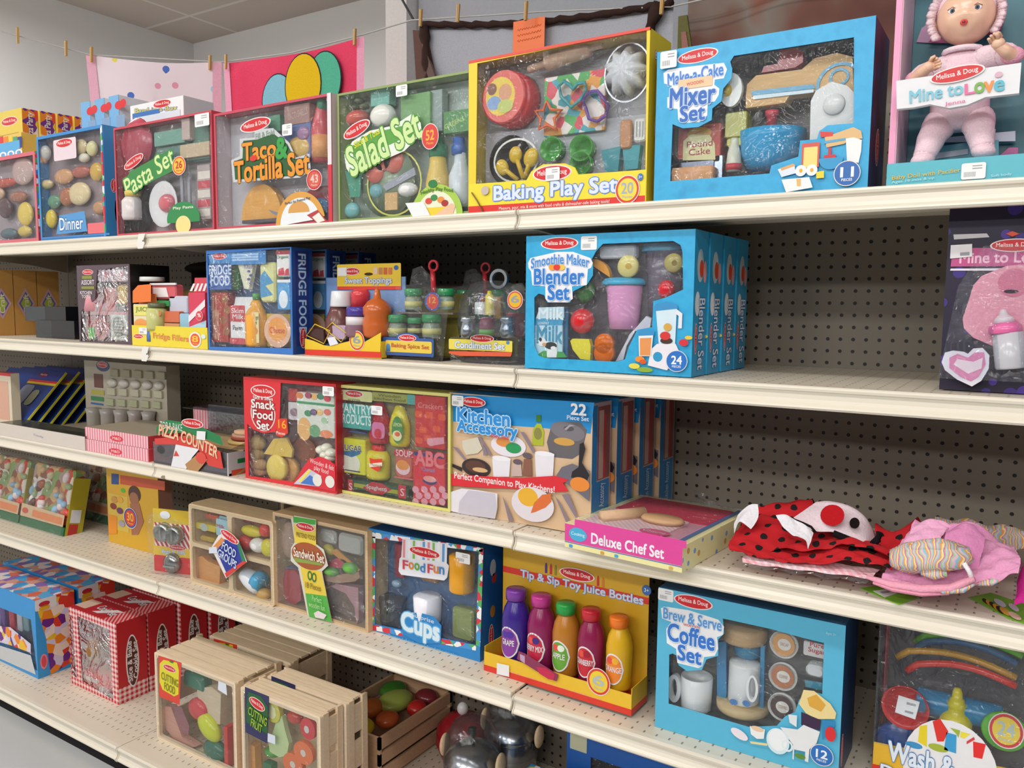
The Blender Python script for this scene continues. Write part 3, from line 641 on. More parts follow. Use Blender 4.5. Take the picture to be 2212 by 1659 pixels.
prism('title_plate','c8ccd0c',[(.0641,.1715),(.0978,.1786),(.0992,.2212),(.1542,.219),(.1548,.2384),(.2224,.2344),(.2776,.1941),(.2997,.1576),(.3449,.1629),(.3485,.1224),(.3122,.1096),(.0699,.116)],-0.00018,0.0001)
prism('title_plate','2a5c30c',[(.0746,.1673),(.1079,.1727),(.1119,.215),(.1641,.2132),(.2223,.2217),(.2708,.1916),(.2952,.1548),(.336,.1544),(.3399,.1277),(.3034,.1149),(.0781,.122)],-0.00036,0.0001)
logo(.158,.2493,.0563,.0167,4,-0.00054)
text('title_lettering','90a898c','Fill & Fold',.192,.2231,.0673,.0128,4,-0.00128,'F',0.02)
text('title_lettering','e8962cc','Taco',.1704,.1865,.1219,.0419,0,-0.00164,'F',0.05,'4a2c14c',0.06)
text('title_lettering','38a048c','&',.2512,.1838,.0397,.0473,0,-0.002,'F',0.05,'1c5c28c',0.07)
text('title_lettering','e8962cc','Tortilla Set',.2125,.1409,.2675,.0528,1,-0.00236,'F',0.05,'4a2c14c',0.06)
ell('title_lettering','d83828c',.1505,.1687,.0138,.0071,0,-0.00252,0.0001)
badge('count_badge',.3618,.1009,.0256,.0241,'c83040c','d8604cc','43','f0c8c0c','Pieces',-0.0027)
ell('corner_label','dca048c',.3132,-.0011,.0842,.0774,0,-0.00342,0.0001,a0=12,a1=180)
ell('corner_label','e8ecf0c',.3134,-.0011,.0683,.0632,0,-0.0036,0.0001,a0=10,a1=180)
ell('corner_label','d8a058c',.3097,.0275,.0364,.0268,0,-0.00378,0.0001,a0=0,a1=180)
prism('corner_label','b84040c',[(.3369,.0198),(.3728,.0304),(.4072,0),(.3721,0)],-0.00396,0.0001)
prism('corner_label','f0e8e0c',[(.3549,.0142),(.3772,.024),(.3966,.0044),(.3724,0)],-0.00414,0.0001)
text('corner_label','485868c','Perfect for Pretend Play',.3063,.0545,.0866,.0082,6,-0.00452,'F',0.02)
sticker(.2582,.2377,.2921,.2107,-0.00468)
bx('edge_stripe','d03848c',T.W-.012,0,-.0015,T.W,T.H*.45,-.0002)
bx('edge_stripe','e8e0e4c',T.W-.012,T.H*.45,-.0015,T.W,T.H,-.0002)
text("side_lettering","f4e0d0c","Taco Set",.04,T.H*.5,.16,.03,90,-.0004,"R")
th('salad_play_set','clear-wrapped toy salad set with pale green lettering, between the taco set and the baking box','box',(-.4975,.012,1.5055),0)
carton('8ca060c',.3737,.2878,.08,[[(.005,.005),(.3687,.005),(.3687,.2828),(.005,.2828)]],'b8c4bcc','carton','a8b870c',None)
film('window',[(.005,.005),(.3687,.005),(.3687,.2828),(.005,.2828)],.002)
rbx('toy_packet','78a868c',.1776,.1809,.012,.2591,.2635,.04,.002)
rbx('toy_packet#2','5c9458c',.295,.1702,.012,.3612,.2157,.04,.002)
text('toy_packet#2','b8d070c','GREENS',.3233,.1906,.0523,.0093,14,0.0118,'F',0.02)
rbx('toy_packet#3','9aa8a4c',.2528,.1796,.02,.2853,.2668,.04,.002)
rbx('toy_tub','7ab8a8c',.0865,.2517,.016,.1414,.2875,.04,.002)
ball('toy_food','dfe0d8p',.1254,.2271,.014,.0353,.0261,.02,0)
ball('toy_food#2','b86058p',.0472,.2305,.016,.0328,.0196,.02,0)
ball('toy_food#3','5c6048p',.0518,.2684,.016,.0123,.0071,.012,0)
ball('toy_food#4','5c6048p',.068,.2547,.016,.0121,.0071,.012,0)
ball('toy_food#5','5c6048p',.0393,.2551,.016,.0124,.0071,.012,0)
lathe('salad_bowl','98a890p',.1384,.0827,.034,[(.0008,0),(.0591,.003),(.0768,.02),(.0788,.022)],ax='c')
ring('salad_bowl','dcd868p',.1591,.0781,.0794,.0727,.0039,0,0.01,0.0006)
lathe('tomato_slice','e07868p',.1032,.1057,.02,[(.0008,.012),(.024,.012),(.0248,0)],ax='c')
lathe('tomato_slice#2','e07868p',.1273,.1303,.02,[(.0008,.012),(.0229,.012),(.0237,0)],ax='c')
lathe('tomato_slice#3','e07868p',.1585,.1276,.02,[(.0008,.012),(.0271,.012),(.0279,0)],ax='c')
prism('salad_tongs','a8a8b4p',[(.13,.0746),(.2185,.107),(.2222,.0911),(.1377,.0623)],0.012,0.004)
ball('toy_cucumber','78b0b4p',.105,.0647,.014,.02,.0163,.012,0)
ball('toy_cucumber#2','78b8b8p',.0308,.0256,.014,.0226,.0183,.012,0)
prism('salad_leaf','4c9c80p',[(.0101,.1166),(.0269,.1123),(.0387,.057),(.0261,.0548)],0.014,0.002)
prism('salad_leaf#2','4c9c80p',[(.0247,.1152),(.0396,.111),(.0464,.0563),(.0356,.054)],0.012,0.002)
prism('salad_leaf#3','4c9c80p',[(.0391,.1138),(.0523,.1097),(.0541,.0556),(.0449,.0531)],0.01,0.002)
prism('salad_leaf#4','4c9c80p',[(.0533,.1124),(.0648,.1085),(.0617,.0549),(.0543,.0523)],0.008,0.002)
rbx('toy_crouton','d8b078w',.1334,.019,.008,.1702,.0577,.025,.002)
ball('toy_mushroom','e4e2e0p',.1959,.0616,.014,.0266,.0159,.014,0)
lathe('dressing_bottle','ecc868p',.2669,.0246,.03,[(.0249,0),(.0278,.0172),(.0271,.0486),(.019,.0858),(.0183,.1029)],0)
lathe('dressing_bottle/cap','3c9468p',.2669,.1269,.03,[(.0196,0),(.0204,.0254),(.0109,.0283),(.0102,.0424),(.0007,.043)],0)
lathe('spray_bottle','dce0e6p',.3263,.0184,.03,[(.0233,0),(.0254,.0169),(.0247,.0646),(.0141,.0899),(.012,.1124)],0)
lathe('spray_bottle/sprayer','3a68b8p',.3223,.1276,.03,[(.0155,0),(.0155,.0167),(.0127,.0195),(.012,.0361),(.0007,.0367)],0)
prism('title_plate','e4ece0c',[(.026,.1194),(.0202,.1498),(.0455,.1773),(.0983,.1955),(.1686,.1995),(.2214,.219),(.2434,.197),(.247,.1744),(.1987,.1425),(.1016,.1191),(.0403,.1033)],-0.00018,0.0001)
prism('title_plate','5aa040c',[(.0413,.1658),(.0984,.1896),(.1688,.1938),(.2252,.199),(.2214,.177),(.1609,.1602),(.0493,.1413)],-0.00036,0.0001)
text('title_lettering','cfe8a0c','Salad Set',.1359,.1655,.2183,.0664,19,-0.00074,'F',0.04,'4a9030c',0.07)
text('title_lettering','e8e030c','Slice & Toss',.0888,.1802,.0801,.0146,19,-0.0011,'F',0.02)
logo(.0599,.2022,.0423,.0153,18,-0.00126)
badge('count_badge',.27,.1656,.023,.0271,'d83c38c','d83c38c','52','f0b030c','Pieces',-0.0018)
ell('corner_label','a8cc50c',.2867,-.0024,.07,.0673,0,-0.00252,0.0001,a0=0,a1=180)
ell('corner_label','e8ecd0c',.2869,-.0025,.0538,.0533,0,-0.0027,0.0001,a0=0,a1=180)
ell('corner_label','f0d038c',.287,.0171,.0394,.0224,0,-0.00288,0.0001,a0=180,a1=360)
ell('corner_label','d84838c',.2673,.0309,.0094,.0067,0,-0.00306,0.0001)
ell('corner_label','3a8a48c',.2819,.037,.0093,.0067,0,-0.00324,0.0001)
ell('corner_label','e89040c',.2999,.0317,.0092,.0067,0,-0.00342,0.0001)
ell('corner_label','a83030c',.3107,.0241,.0092,.0067,0,-0.0036,0.0001)
prism('corner_label','e8c0a0c',[(.2823,.0005),(.3284,.023),(.3389,.0169),(.332,0)],-0.00378,0.0001)
ell('corner_label','2a7c40c',.2789,.0664,.0122,.0084,0,-0.00396,0.0001)
text('corner_label','3c6c28c','Healthy Play Food',.2898,.0503,.0857,.01,0,-0.00434,'F',0.02,arc=.0056)
sticker(.1786,.2809,.2103,.2572,-0.0045)
prism('price_sticker','eceef0c',[(.2042,.0301),(.2543,.03),(.2725,.0008),(.2247,.0004)],-0.00504,0.0001)
prism('title_plate','e8e8e8c',[(.0081,0),(.0229,0),(.0229,0),(.0081,0)],-0.00522,0.0001)
th('baking_play_set','open-front yellow baking play set box with a red tin, rolling pin and flower pan','box',(-.1232,.005,1.5055),0)
carton('ecd030c',.3939,.3025,.1,[[(.0206,.2955),(.3872,.3005),(.3913,.0565),(.2552,.0584),(.2475,.0719),(.2263,.0814),(.177,.0835),(.1503,.0718),(.1425,.0563),(.0186,.0575)]],'a0a0a4c','carton','ecd030c','c8a828c')
film('window',[(.0206,.2955),(.3872,.3005),(.3913,.0565),(.2552,.0584),(.2475,.0719),(.2263,.0814),(.177,.0835),(.1503,.0718),(.1425,.0563),(.0186,.0575)],.002)
bx('rim','e04a3cc',0,T.H-.004,-.001,T.W,T.H+.001,.004)
rbx('blister_tray','b4b4bcc',.0078,.0463,.05,.3686,.1672,.052,.002)
lathe('cookie_tin','c8222ap',.0801,.224,.052,[(.0007,.03),(.0505,.03),(.0539,.028),(.0552,0),(.0552,-.008)],ax='c',sq=1)
lathe('cookie_tin/lid','d02a30p',.0741,.2266,.022,[(.0007,.008),(.0502,.008),(.0529,.006),(.0529,-.02)],ax='c')
ell('cookie_tin/lid_picture','e86860c',.0746,.2274,.0487,.0505,0,0.0135,0.0001)
ell('cookie_tin/lid_picture','f0d048c',.0681,.2282,.0349,.0376,0,0.0132,0.0001)
ell('cookie_tin/lid_picture','8c5a48c',.048,.2443,.0115,.0115,0,0.0128,0.0001)
ell('cookie_tin/lid_picture','e0a078c',.08,.2347,.0153,.0163,0,0.0128,0.0001)
ell('cookie_tin/lid_picture','88a8d8c',.0533,.2163,.0169,.0137,0,0.0128,0.0001)
ell('cookie_tin/lid_picture','c8d070c',.0805,.2075,.0186,.013,0,0.0124,0.0001)
lathe('rolling_pin','c8a58cw',.1228,.2759,.03,[(.0052,0),(.0071,.0027),(.0071,.0402),(.0143,.0429),(.0149,.1073),(.0143,.1368),(.0065,.1395),(.0065,.1636),(.0045,.1652)],-82)
lathe('flower_pan','d8d8dcp',.3281,.2464,.05,[(.0011,.03),(.0085,.028),(.0256,.03),(.037,.016),(.0427,0)],ax='c',flute=0.16,nf=9,n=72)
ring('flower_pan','c0c0c4m',.3374,.2403,.0472,.0538,.0028,0,0.03,0.0006)
rbx('oven_cloth','quilt',.1541,.1445,.04,.2877,.2579,.046,.002)
tube('cookie_cutter','38a0a8p',[(.2238,.1905,.026),(.2004,.2143,.026),(.1954,.2332,.026),(.206,.2423,.026),(.22,.2326,.026),(.2262,.224,.026),(.2366,.233,.026),(.2515,.2335,.026),(.2547,.2203,.026),(.2431,.2037,.026)],.0035,closed=True)
tube('cookie_cutter','38a0a8p',[(.2205,.1921,.032),(.197,.216,.032),(.192,.235,.032),(.2027,.2441,.032),(.2167,.2344,.032),(.2229,.2257,.032),(.2333,.2348,.032),(.2483,.2353,.032),(.2516,.222,.032),(.2399,.2054,.032)],.0035,closed=True)
tube('star_cutter','ee6a30p',[(.1693,.2089,.026),(.1784,.1919,.026),(.2024,.1878,.026),(.1856,.1739,.026),(.1922,.152,.026),(.1716,.1635,.026),(.1526,.1575,.026),(.1555,.1772,.026),(.1425,.1935,.026),(.1617,.1926,.026)],.0035,closed=True)
tube('star_cutter','ee6a30p',[(.1658,.2106,.032),(.1749,.1935,.032),(.199,.1894,.032),(.1821,.1754,.032),(.1887,.1534,.032),(.1681,.165,.032),(.1491,.1589,.032),(.152,.1788,.032),(.1389,.1951,.032),(.1581,.1942,.032)],.0035,closed=True)
tube('flower_cutter','6a3a98p',[(.2608,.2143,.026),(.2784,.2146,.026),(.2904,.2004,.026),(.3023,.1837,.026),(.2969,.1665,.026),(.2796,.1582,.026),(.2618,.1653,.026),(.2555,.1841,.026),(.2477,.2006,.026)],.0035,closed=True)
tube('flower_cutter','6a3a98p',[(.2577,.2161,.032),(.2754,.2163,.032),(.2874,.202,.032),(.2994,.1852,.032),(.294,.168,.032),(.2766,.1597,.032),(.2587,.1668,.032),(.2523,.1857,.032),(.2445,.2022,.032)],.0035,closed=True)
lathe('baking_dish','d8d4ccp',.0819,.1032,.046,[(.0007,0),(.0406,.003),(.049,.016),(.0507,.016)],ax='c',sq=1)
ring('baking_dish','e8e4dcp',.0954,.1024,.0534,.0442,.004,0,0.03,0.0006)
ball('measuring_spoon','e0b820p',.0668,.0902,.025,.0143,.0173,.008,30)
tube('measuring_spoon','e0b820p',[(.0674,.09,.024),(.1046,.0622,.024)],.005)
ball('measuring_spoon#2','e0b820p',.0984,.1124,.025,.0149,.017,.008,5)
tube('measuring_spoon#2','e0b820p',[(.0991,.1121,.024),(.1178,.064,.024)],.005)
ball('measuring_spoon#3','e0b820p',.1347,.1037,.025,.0162,.0196,.008,-25)
tube('measuring_spoon#3','e0b820p',[(.1353,.1035,.024),(.1211,.0637,.024)],.005)
lathe('measuring_cup','3c9c30p',.1811,.1165,.03,[(.0006,-.02),(.0197,-.02),(.0246,.008),(.0227,.009),(.0184,-.012),(.0006,-.014)],ax='c')
lathe('measuring_cup#2','3c9c30p',.2474,.1117,.03,[(.0006,-.02),(.0205,-.02),(.0256,.008),(.0238,.009),(.0192,-.012),(.0006,-.014)],ax='c')
lathe('measuring_cup#3','3c9c30p',.2464,.0829,.03,[(.0006,-.02),(.0189,-.02),(.0236,.008),(.0218,.009),(.0177,-.012),(.0006,-.014)],ax='c')
rbx('spatula','c89068w',.324,.1036,.03,.3479,.1566,.036,.006)
rbx('spatula#2','e0dedcp',.354,.1125,.026,.3786,.155,.03,.006)
rbx('spatula#2','a8a8a8p',.3593,.1215,.0255,.3623,.1493,.026,.0005)
rbx('spatula#2','a8a8a8p',.3654,.1209,.0255,.3684,.1486,.026,.0005)
rbx('spatula#2','a8a8a8p',.3715,.1203,.0255,.3744,.148,.026,.0005)
prism('muffin_cup','30909cp',[(.2866,.1047),(.3273,.1088),(.3227,.0627),(.2964,.0647)],0.05,0.02)
prism('muffin_cup#2','3aa0acp',[(.3279,.1095),(.3648,.1086),(.3603,.0656),(.3347,.065)],0.055,0.02)
prism('front_banner','f0dc34c',[(.0012,.0581),(.1394,.0551),(.1504,.0704),(.1771,.0824),(.2264,.0809),(.2476,.0706),(.2554,.057),(.3927,.0564),(.3921,0),(.0008,.0002)],-0.00018,0.0001)
prism('front_banner','dc3028c',[(.0005,.013),(.3918,.0108),(.3919,0),(.0003,0)],-0.00036,0.0001)
logo(.1978,.0653,.0433,.0153,0,-0.00054)
text('title_lettering','dce6fac','Baking Play Set',.2002,.0308,.2722,.037,0,-0.00128,'F',0.05,'5a86d8c',0.08)
text('banner_small_print','f4d8d0c','Measure, pour, mix & more with food crafts & dishwasher-safe baking tools!',.1993,.0038,.2449,.008,0,-0.00164,'F',0.02)
badge('count_badge',.3574,.0233,.0244,.026,'d83c30c','f0d840c','20','a8b0b8c','Pieces',-0.0018)
ell('age_badge','3a70c0c',.3827,.0438,.0054,.0064,0,-0.00252,0.0001)
text('age_badge','f4f4f4c','3+',.3828,.0438,.0065,.0049,0,-0.0029,'F',0.02)
sticker(.1851,.0752,.2164,.0505,-0.00306)
tube('printed_whisk','8c6a48k',[(.0388,.0007,-.0035),(.0248,.0225,-.0035),(.0107,.0402,-.0035)],.0015)
ell('printed_whisk','c8b8b0c',.0437,.0422,.0096,.0089,0,-0.0036,0.0001)
text("side_lettering","e8ecf8c","Baking",.05,T.H*.86,.05,.018,0,-.0004,"R",om="4878c8c")
logo(.05,T.H*.45,.03,.02,90,-.0004,"R")
th('mixer_play_set','bright blue box with a wooden toy stand mixer and blue bowl in its window','box',(.2823,.012,1.5055),0)
carton('swirl',.3584,.2601,.14,[[(.1382,.2332),(.328,.2325),(.3332,.1012),(.2947,.1024),(.2823,.0947),(.2789,.082),(.2528,.0825),(.2509,.0571),(.2079,.0463),(.2052,.0336),(.0308,.0336),(.0322,.1323),(.0514,.1232),(.0795,.1224),(.1032,.1317),(.1037,.151),(.1191,.1609),(.1217,.1818),(.1355,.1968),(.1361,.2115),(.1323,.2246)]],'78706ac','carton','navyart','2aa3d8c')
film('window',[(.1382,.2332),(.328,.2325),(.3332,.1012),(.2947,.1024),(.2823,.0947),(.2789,.082),(.2528,.0825),(.2509,.0571),(.2079,.0463),(.2052,.0336),(.0308,.0336),(.0322,.1323),(.0514,.1232),(.0795,.1224),(.1032,.1317),(.1037,.151),(.1191,.1609),(.1217,.1818),(.1355,.1968),(.1361,.2115),(.1323,.2246)],.002)
prism('toy_mixer','dcb27cw',[(.1516,.1694),(.1531,.191),(.1681,.2041),(.2432,.2033),(.2632,.2181),(.2974,.2213),(.3215,.2116),(.3266,.1459),(.2634,.1662),(.2574,.1627),(.2259,.1646),(.2179,.1528),(.1523,.1519)],0.06,0.03)
prism('toy_mixer','3a94bcp',[(.1616,.1786),(.2636,.1767),(.266,.1692),(.1618,.1712)],0.0285,0.0005)
prism('toy_mixer','c8dce4p',[(.1651,.1708),(.264,.1685),(.2642,.1633),(.1654,.1643)],0.0285,0.0005)
ring('toy_mixer','3a94bcp',.3036,.1704,.0364,.0354,.0051,0,0.0288,0.0006)
ring('toy_mixer','3a94bcp',.303,.1825,.0157,.0141,.0043,0,0.0288,0.0006)
prism('toy_mixer/knob','b01c2cp',[(.1768,.2072),(.1808,.2174),(.2045,.2183),(.2058,.2392),(.2312,.2396),(.2441,.2314),(.2448,.2146),(.2325,.208)],0.06,0.03)
lathe('toy_mixer/beater','d04858p',.1947,.0983,.04,[(.0087,0),(.0087,.0365),(.0113,.0386),(.0113,.0461)],0)
lathe('toy_bowl','2f9fd2p',.1904,.0437,.062,[(.0309,0),(.043,.0088),(.053,.0307),(.0556,.057),(.0565,.0702),(.053,.0706),(.0507,.057)],0,n=40)
prism('mixer_base','dcdad8p',[(.2641,.0648),(.2625,.1475),(.2699,.1629),(.2934,.1741),(.3173,.1649),(.3335,.1468),(.3358,.0986),(.2894,.0851),(.2783,.0635)],0.03,0.012)
lathe('mixer_base','e8e6e4p',.2993,.1375,.018,[(.0004,.006),(.0157,.006),(.0173,0)],ax='c')
ell('toy_egg','ecebe8p',.1286,.1832,.0191,.028,0,0.03,0.01)
ball('toy_egg/yolk','d8b830p',.1227,.1831,.021,.0081,.0104,.008,0)
rbx('toy_butter','a8a428p',.1165,.1048,.03,.1551,.1479,.06,.004)
rbx('toy_butter#2','b4b030p',.1203,.0897,.03,.1545,.1039,.05,.004)
rbx('cake_mix_box','b8483cc',.0313,.0654,.03,.1103,.1331,.06,.003)
prism('cake_mix_box','dcd49cc',[(.0418,.0733),(.042,.1071),(.0549,.1171),(.0903,.1135),(.1001,.097),(.1022,.0693)],0.0295,0.0005)
ell('cake_mix_box','d8a040c',.0715,.1175,.0224,.0111,0,0.0292,0.0001)
text('cake_mix_box','a83c3cc','Pound\nCake',.0726,.0929,.0473,.0246,0,0.0285,'F',0.02)
rbx('loaf_pan','8890a0m',.0183,.0296,.03,.1161,.0777,.034,.004)
rbx('loaf_pan','606470m',.0243,.0304,.028,.1006,.0701,.03,.003)
rbx('toy_loaf','dca070w',.026,.0281,.012,.1038,.0585,.028,.006)
lathe('milk_bottle','d8d4c0p',.1349,.0458,.03,[(.0125,0),(.0131,.0132),(.0113,.0329),(.0068,.0483),(.0068,.0571)],0)
lathe('milk_bottle/label','c83840c',.1348,.048,.03,[(.0135,0),(.0135,.011)],0)
prism('title_plate','f4f4f8c',[(.0128,.2224),(.0222,.2277),(.0785,.2261),(.1214,.2241),(.1273,.2127),(.1223,.1986),(.1066,.1986),(.1058,.1902),(.115,.1826),(.1143,.1721),(.1079,.1622),(.0954,.1616),(.095,.1401),(.0816,.1308),(.0512,.132),(.0427,.1395),(.041,.1573),(.0218,.1617),(.0212,.1795),(.0284,.1808),(.0244,.1945),(.0303,.1981),(.0145,.2046)],-0.00018,0.0001)
logo(.0745,.2427,.0369,.0118,3,-0.00036)
text('title_lettering','3a7cd0c','Make-a-Cake',.0711,.2119,.0996,.0205,3,-0.0011,'F',0.04,'c8dcf4c',0.07)
rr('title_lettering','e8c8a0c',.0411,.2062,.1028,.1893,.001,-0.00126,0.0001)
text('title_lettering','e04838c','WOODEN',.0718,.1977,.0301,.0052,3,-0.00164,'F',0.02)
text('title_lettering','2a68c0c','Mixer',.068,.1765,.0814,.0326,0,-0.002,'F',0.05,'c8dcf4c',0.07)
text('title_lettering','2a68c0c','Set',.069,.147,.0442,.0262,0,-0.00236,'F',0.05,'c8dcf4c',0.07)
prism('printed_picture','e0b880c',[(.2912,.0833),(.3227,.092),(.3339,.0948),(.3455,.0877),(.348,.0757),(.3272,.0757),(.3217,.0703),(.2948,.0669)],-0.00252,0.0001)
prism('printed_picture','d83c34c',[(.2839,.093),(.3036,.09),(.3038,.084),(.2853,.0839)],-0.0027,0.0001)
prism('printed_picture','f0f0f0c',[(.3234,.078),(.3347,.0789),(.3472,.0737),(.3471,.0561),(.3441,.0386),(.3268,.044)],-0.00288,0.0001)
prism('printed_picture','58a8d0c',[(.2906,.0773),(.3234,.079),(.3235,.076),(.2907,.0732)],-0.00306,0.0001)
rr('printed_picture','c8303cc',.2979,.0665,.3024,.0531,.001,-0.00324,0.0001)
rr('printed_picture','c8303cc',.2916,.055,.3094,.0494,.001,-0.00342,0.0001)
ell('printed_picture','2f9ad0c',.3026,.05,.0185,.0181,0,-0.0036,0.0001,a0=180,a1=360)
rr('printed_picture','d85848c',.257,.0764,.2846,.0374,.001,-0.00378,0.0001)
rr('printed_picture','f0dc80c',.2603,.0699,.2817,.0376,.001,-0.00396,0.0001)
prism('printed_picture','e0e8f4c',[(.2198,.0385),(.2463,.0446),(.2489,.03),(.2265,.0255)],-0.00414,0.0001)
prism('printed_picture','e0a868c',[(.2239,.0402),(.2442,.0458),(.2484,.0423),(.2261,.0359)],-0.00432,0.0001)
ell('printed_picture','f4f4f4c',.257,.0334,.0089,.009,0,-0.0045,0.0001)
ell('printed_picture','e8b030c',.257,.0334,.0028,.0033,0,-0.00468,0.0001)
ell('printed_picture','f4f4f4c',.2741,.033,.0088,.009,0,-0.00486,0.0001)
ell('printed_picture','e8b030c',.2742,.033,.0028,.0033,0,-0.00504,0.0001)
prism('printed_picture','f0d830c',[(.2813,.0294),(.2931,.0305),(.2936,.0193),(.2818,.0192)],-0.00522,0.0001)
badge('count_badge',.3282,.0237,.0201,.0199,'2a68b4c','2a68b4c','11','f4f6fac','PIECES',-0.0054)
sticker(.0087,.2571,.0392,.2282,-0.00612)
prism('info_sticker','f0eff0c',[(.2273,.021),(.271,.0219),(.2771,.0051),(.2354,.0001)],-0.00666,0.0001)
prism('info_sticker','e8b870c',[(.251,.0203),(.2581,.0203),(.2586,.0084),(.2525,.0085)],-0.00684,0.0001)
logo(.07,T.H*.28,.03,.016,90,-.0004,"R")
th('doll_box','tall pink open-front box around a baby doll, right end of the top shelf','box',(.6684,.012,1.5055),0)
T.W,T.H,T.D=.205,.4,.13
bx('carton','f0a0c4c',0,.03,0,.009,.4,.13);bx('carton','e8c8d8c',.0091,.03,.002,.0105,.4,.13);bx('carton','f0a0c4c',T.W-.009,.03,0,T.W,.4,.13);bx('carton','f0a0c4c',0,.396,0,T.W,.4,.13)
bx('back_panel','3c7c88c',.011,.03,.12,T.W-.011,.395,.128);bx('base_tray','58b8c8c',0,0,-.006,T.W+.002,.033,.13)
prism('back_panel','c89cc0c',[(.0163,.2444),(.0228,.2655),(.0354,.2734),(.0601,.2593),(.054,.2364)],0.118,0.001)
prism('back_panel','b03878c',[(.034,.24),(.0534,.2567),(.0702,.248),(.0692,.2324)],0.112,0.001)
prism('back_panel','8a2c68c',[(.1114,.2407),(.1397,.257),(.1339,.2389),(.1204,.2353)],0.11,0.001)
prism('back_panel','6cb8c8c',[(.0546,.0477),(.0607,.0714),(.1002,.0736),(.1421,.0734),(.1438,.044)],0.1,0.001)
prism('back_panel','e0e4f0c',[(.0564,.0513),(.0596,.0611),(.1009,.0633),(.1014,.0553)],0.098,0.001)
prism('back_panel','d8dcecc',[(.0638,.0776),(.0707,.085),(.1634,.0853),(.1643,.0698)],0.103,0.001)
prism('back_panel','c05c98c',[(.1405,.0436),(.1566,.0596),(.1684,.0585),(.1693,.043)],0.095,0.001)
text('tray_lettering','d8b84cc','Baby Doll with Pacifier',.0541,.0127,.0922,.008,3,-0.00758,'F',0.02)
text('tray_lettering','a8dce8c','Ages 18 mos & up',.0371,.0054,.0583,.005,3,-0.00794,'F',0.02)
text('tray_lettering','a8dce8c','Soft body',.1525,.0042,.0255,.0047,3,-0.0083,'F',0.02)
sticker(.1014,.0247,.1327,.0014,-0.00846)
prism('name_band','e6e6eac',[(.0098,.1503),(.1685,.1534),(.1682,.1123),(.1276,.1121),(.1055,.104),(.0825,.1022),(.0568,.1107),(.0346,.1087),(.0127,.1091)],-0.018,0.012)
logo(.0901,.1484,.0352,.0112,6,-0.0325)
text('name_band_lettering','7cc4d8c','Mine to',.0641,.1261,.0689,.0174,4,-0.0322,'F',0.04)
text('name_band_lettering','e86aa0c','L',.1075,.1259,.0121,.0144,4,-0.0322,'F',0.04)
text('name_band_lettering','78b048c','o',.1195,.1257,.012,.0143,4,-0.0322,'F',0.04)
text('name_band_lettering','f09040c','v',.1313,.1255,.0119,.0142,4,-0.0322,'F',0.04)
text('name_band_lettering','58b8ccc','e',.1438,.1252,.0117,.0141,4,-0.0322,'F',0.04)
text('name_band_lettering','e070a0c','Jenna',.0898,.1084,.0263,.0062,4,-0.0322,'F',0.02)
ell('name_band_lettering','d8b0c0c',.1422,.1407,.0047,.0039,0,-0.032,0.0001)
th('baby_doll','baby doll in a pink sleeper and frilly bonnet sitting inside the tall pink box','doll',(.757,.07,1.541),0)
T.W,T.H,T.D=.1,.1,.1

T.sc = (.73, .73, .71)
sk, cl, cl2 = 'f0c4a8p', 'f0d2dcf', 'f2d8e0f'
def limb(path, m, P, rs): 
    Q, q = [], []
    for i in range(len(P) - 1):
        for k in range(6):
            s = k / 6; s2 = s * s * (3 - 2 * s); Q.append(tuple(P[i][j] * (1 - s) + P[i + 1][j] * s for j in range(3))); q.append(rs[i] * (1 - s2) + rs[i + 1] * s2)
    Q.append(P[-1]); q.append(rs[-1]); tube(path, m, Q, q, 14, 'W'); p = P[-1]; ball(path, m, p[0], p[2], p[1], rs[-1], rs[-1], rs[-1]); p = P[0]; ball(path, m, p[0], p[2], p[1], rs[0], rs[0], rs[0])
lathe('sleeper', cl, 0, .08, 0, [(.03, -.01), (.048, .0), (.056, .03), (.055, .07), (.05, .1), (.046, .13), (.034, .152), (.018, .165)], sq=.72, n=28)
limb('sleeper', cl, [(-.034, 0, .088), (-.045, -.035, .055), (-.056, -.05, .012)], [.034, .028, .022])
limb('sleeper', cl, [(.034, 0, .088), (.042, -.035, .06), (.050, -.045, .02)], [.034, .028, .022])
ball('sleeper', cl, -.058, .002, -.060, .023, .017, .026, 8); ball('sleeper', cl, .053, .012, -.055, .022, .016, .026, -8)
limb('sleeper', cl2, [(-.036, -.005, .205), (-.068, -.03, .190), (-.078, -.052, .178)], [.025, .024, .019])
limb('sleeper', cl2, [(.036, -.005, .215), (.078, -.03, .21), (.09, -.05, .20)], [.025, .024, .019])
for x, z in ((-.080, .176), (.092, .199)): ball('cuff#%d' % (x > 0), 'e8a8bcf', x, z, -.056, .021, .018, .014)
limb('arm', sk, [(-.080, -.057, .176), (-.066, -.076, .184), (-.054, -.086, .191)], [.015, .0125, .011])
limb('arm#r', sk, [(.092, -.055, .198), (.081, -.072, .205), (.069, -.078, .216)], [.015, .0125, .011])
for cx, cz, dx, dz, pth in ((-.051, .192, 1, .28, 'arm'), (.067, .22, -.5, .9, 'arm#r')):
    ball(pth, sk, cx, cz, -.083, .0125, .0115, .009)
    for k in range(4):
        ox, oz = -dz * (k - 1.5) * .006, dx * (k - 1.5) * .006; L1 = (.011, .0135, .013, .01)[k]
        tube(pth, sk, [(cx + ox + dx * .006, -.085, cz + oz + dz * .006), (cx + ox + dx * (.008 + L1 * .6), -.09, cz + oz + dz * (.008 + L1 * .6)), (cx + ox + dx * (.006 + L1), -.097, cz + oz + dz * (.006 + L1) - .003)], [.0038, .0036, .0028], 8, 'W')
    tube(pth, sk, [(cx, -.088, cz + .008), (cx + dx * .004, -.095, cz + .014), (cx + dx * .01, -.098, cz + .016)], [.0044, .004, .003], 8, 'W')
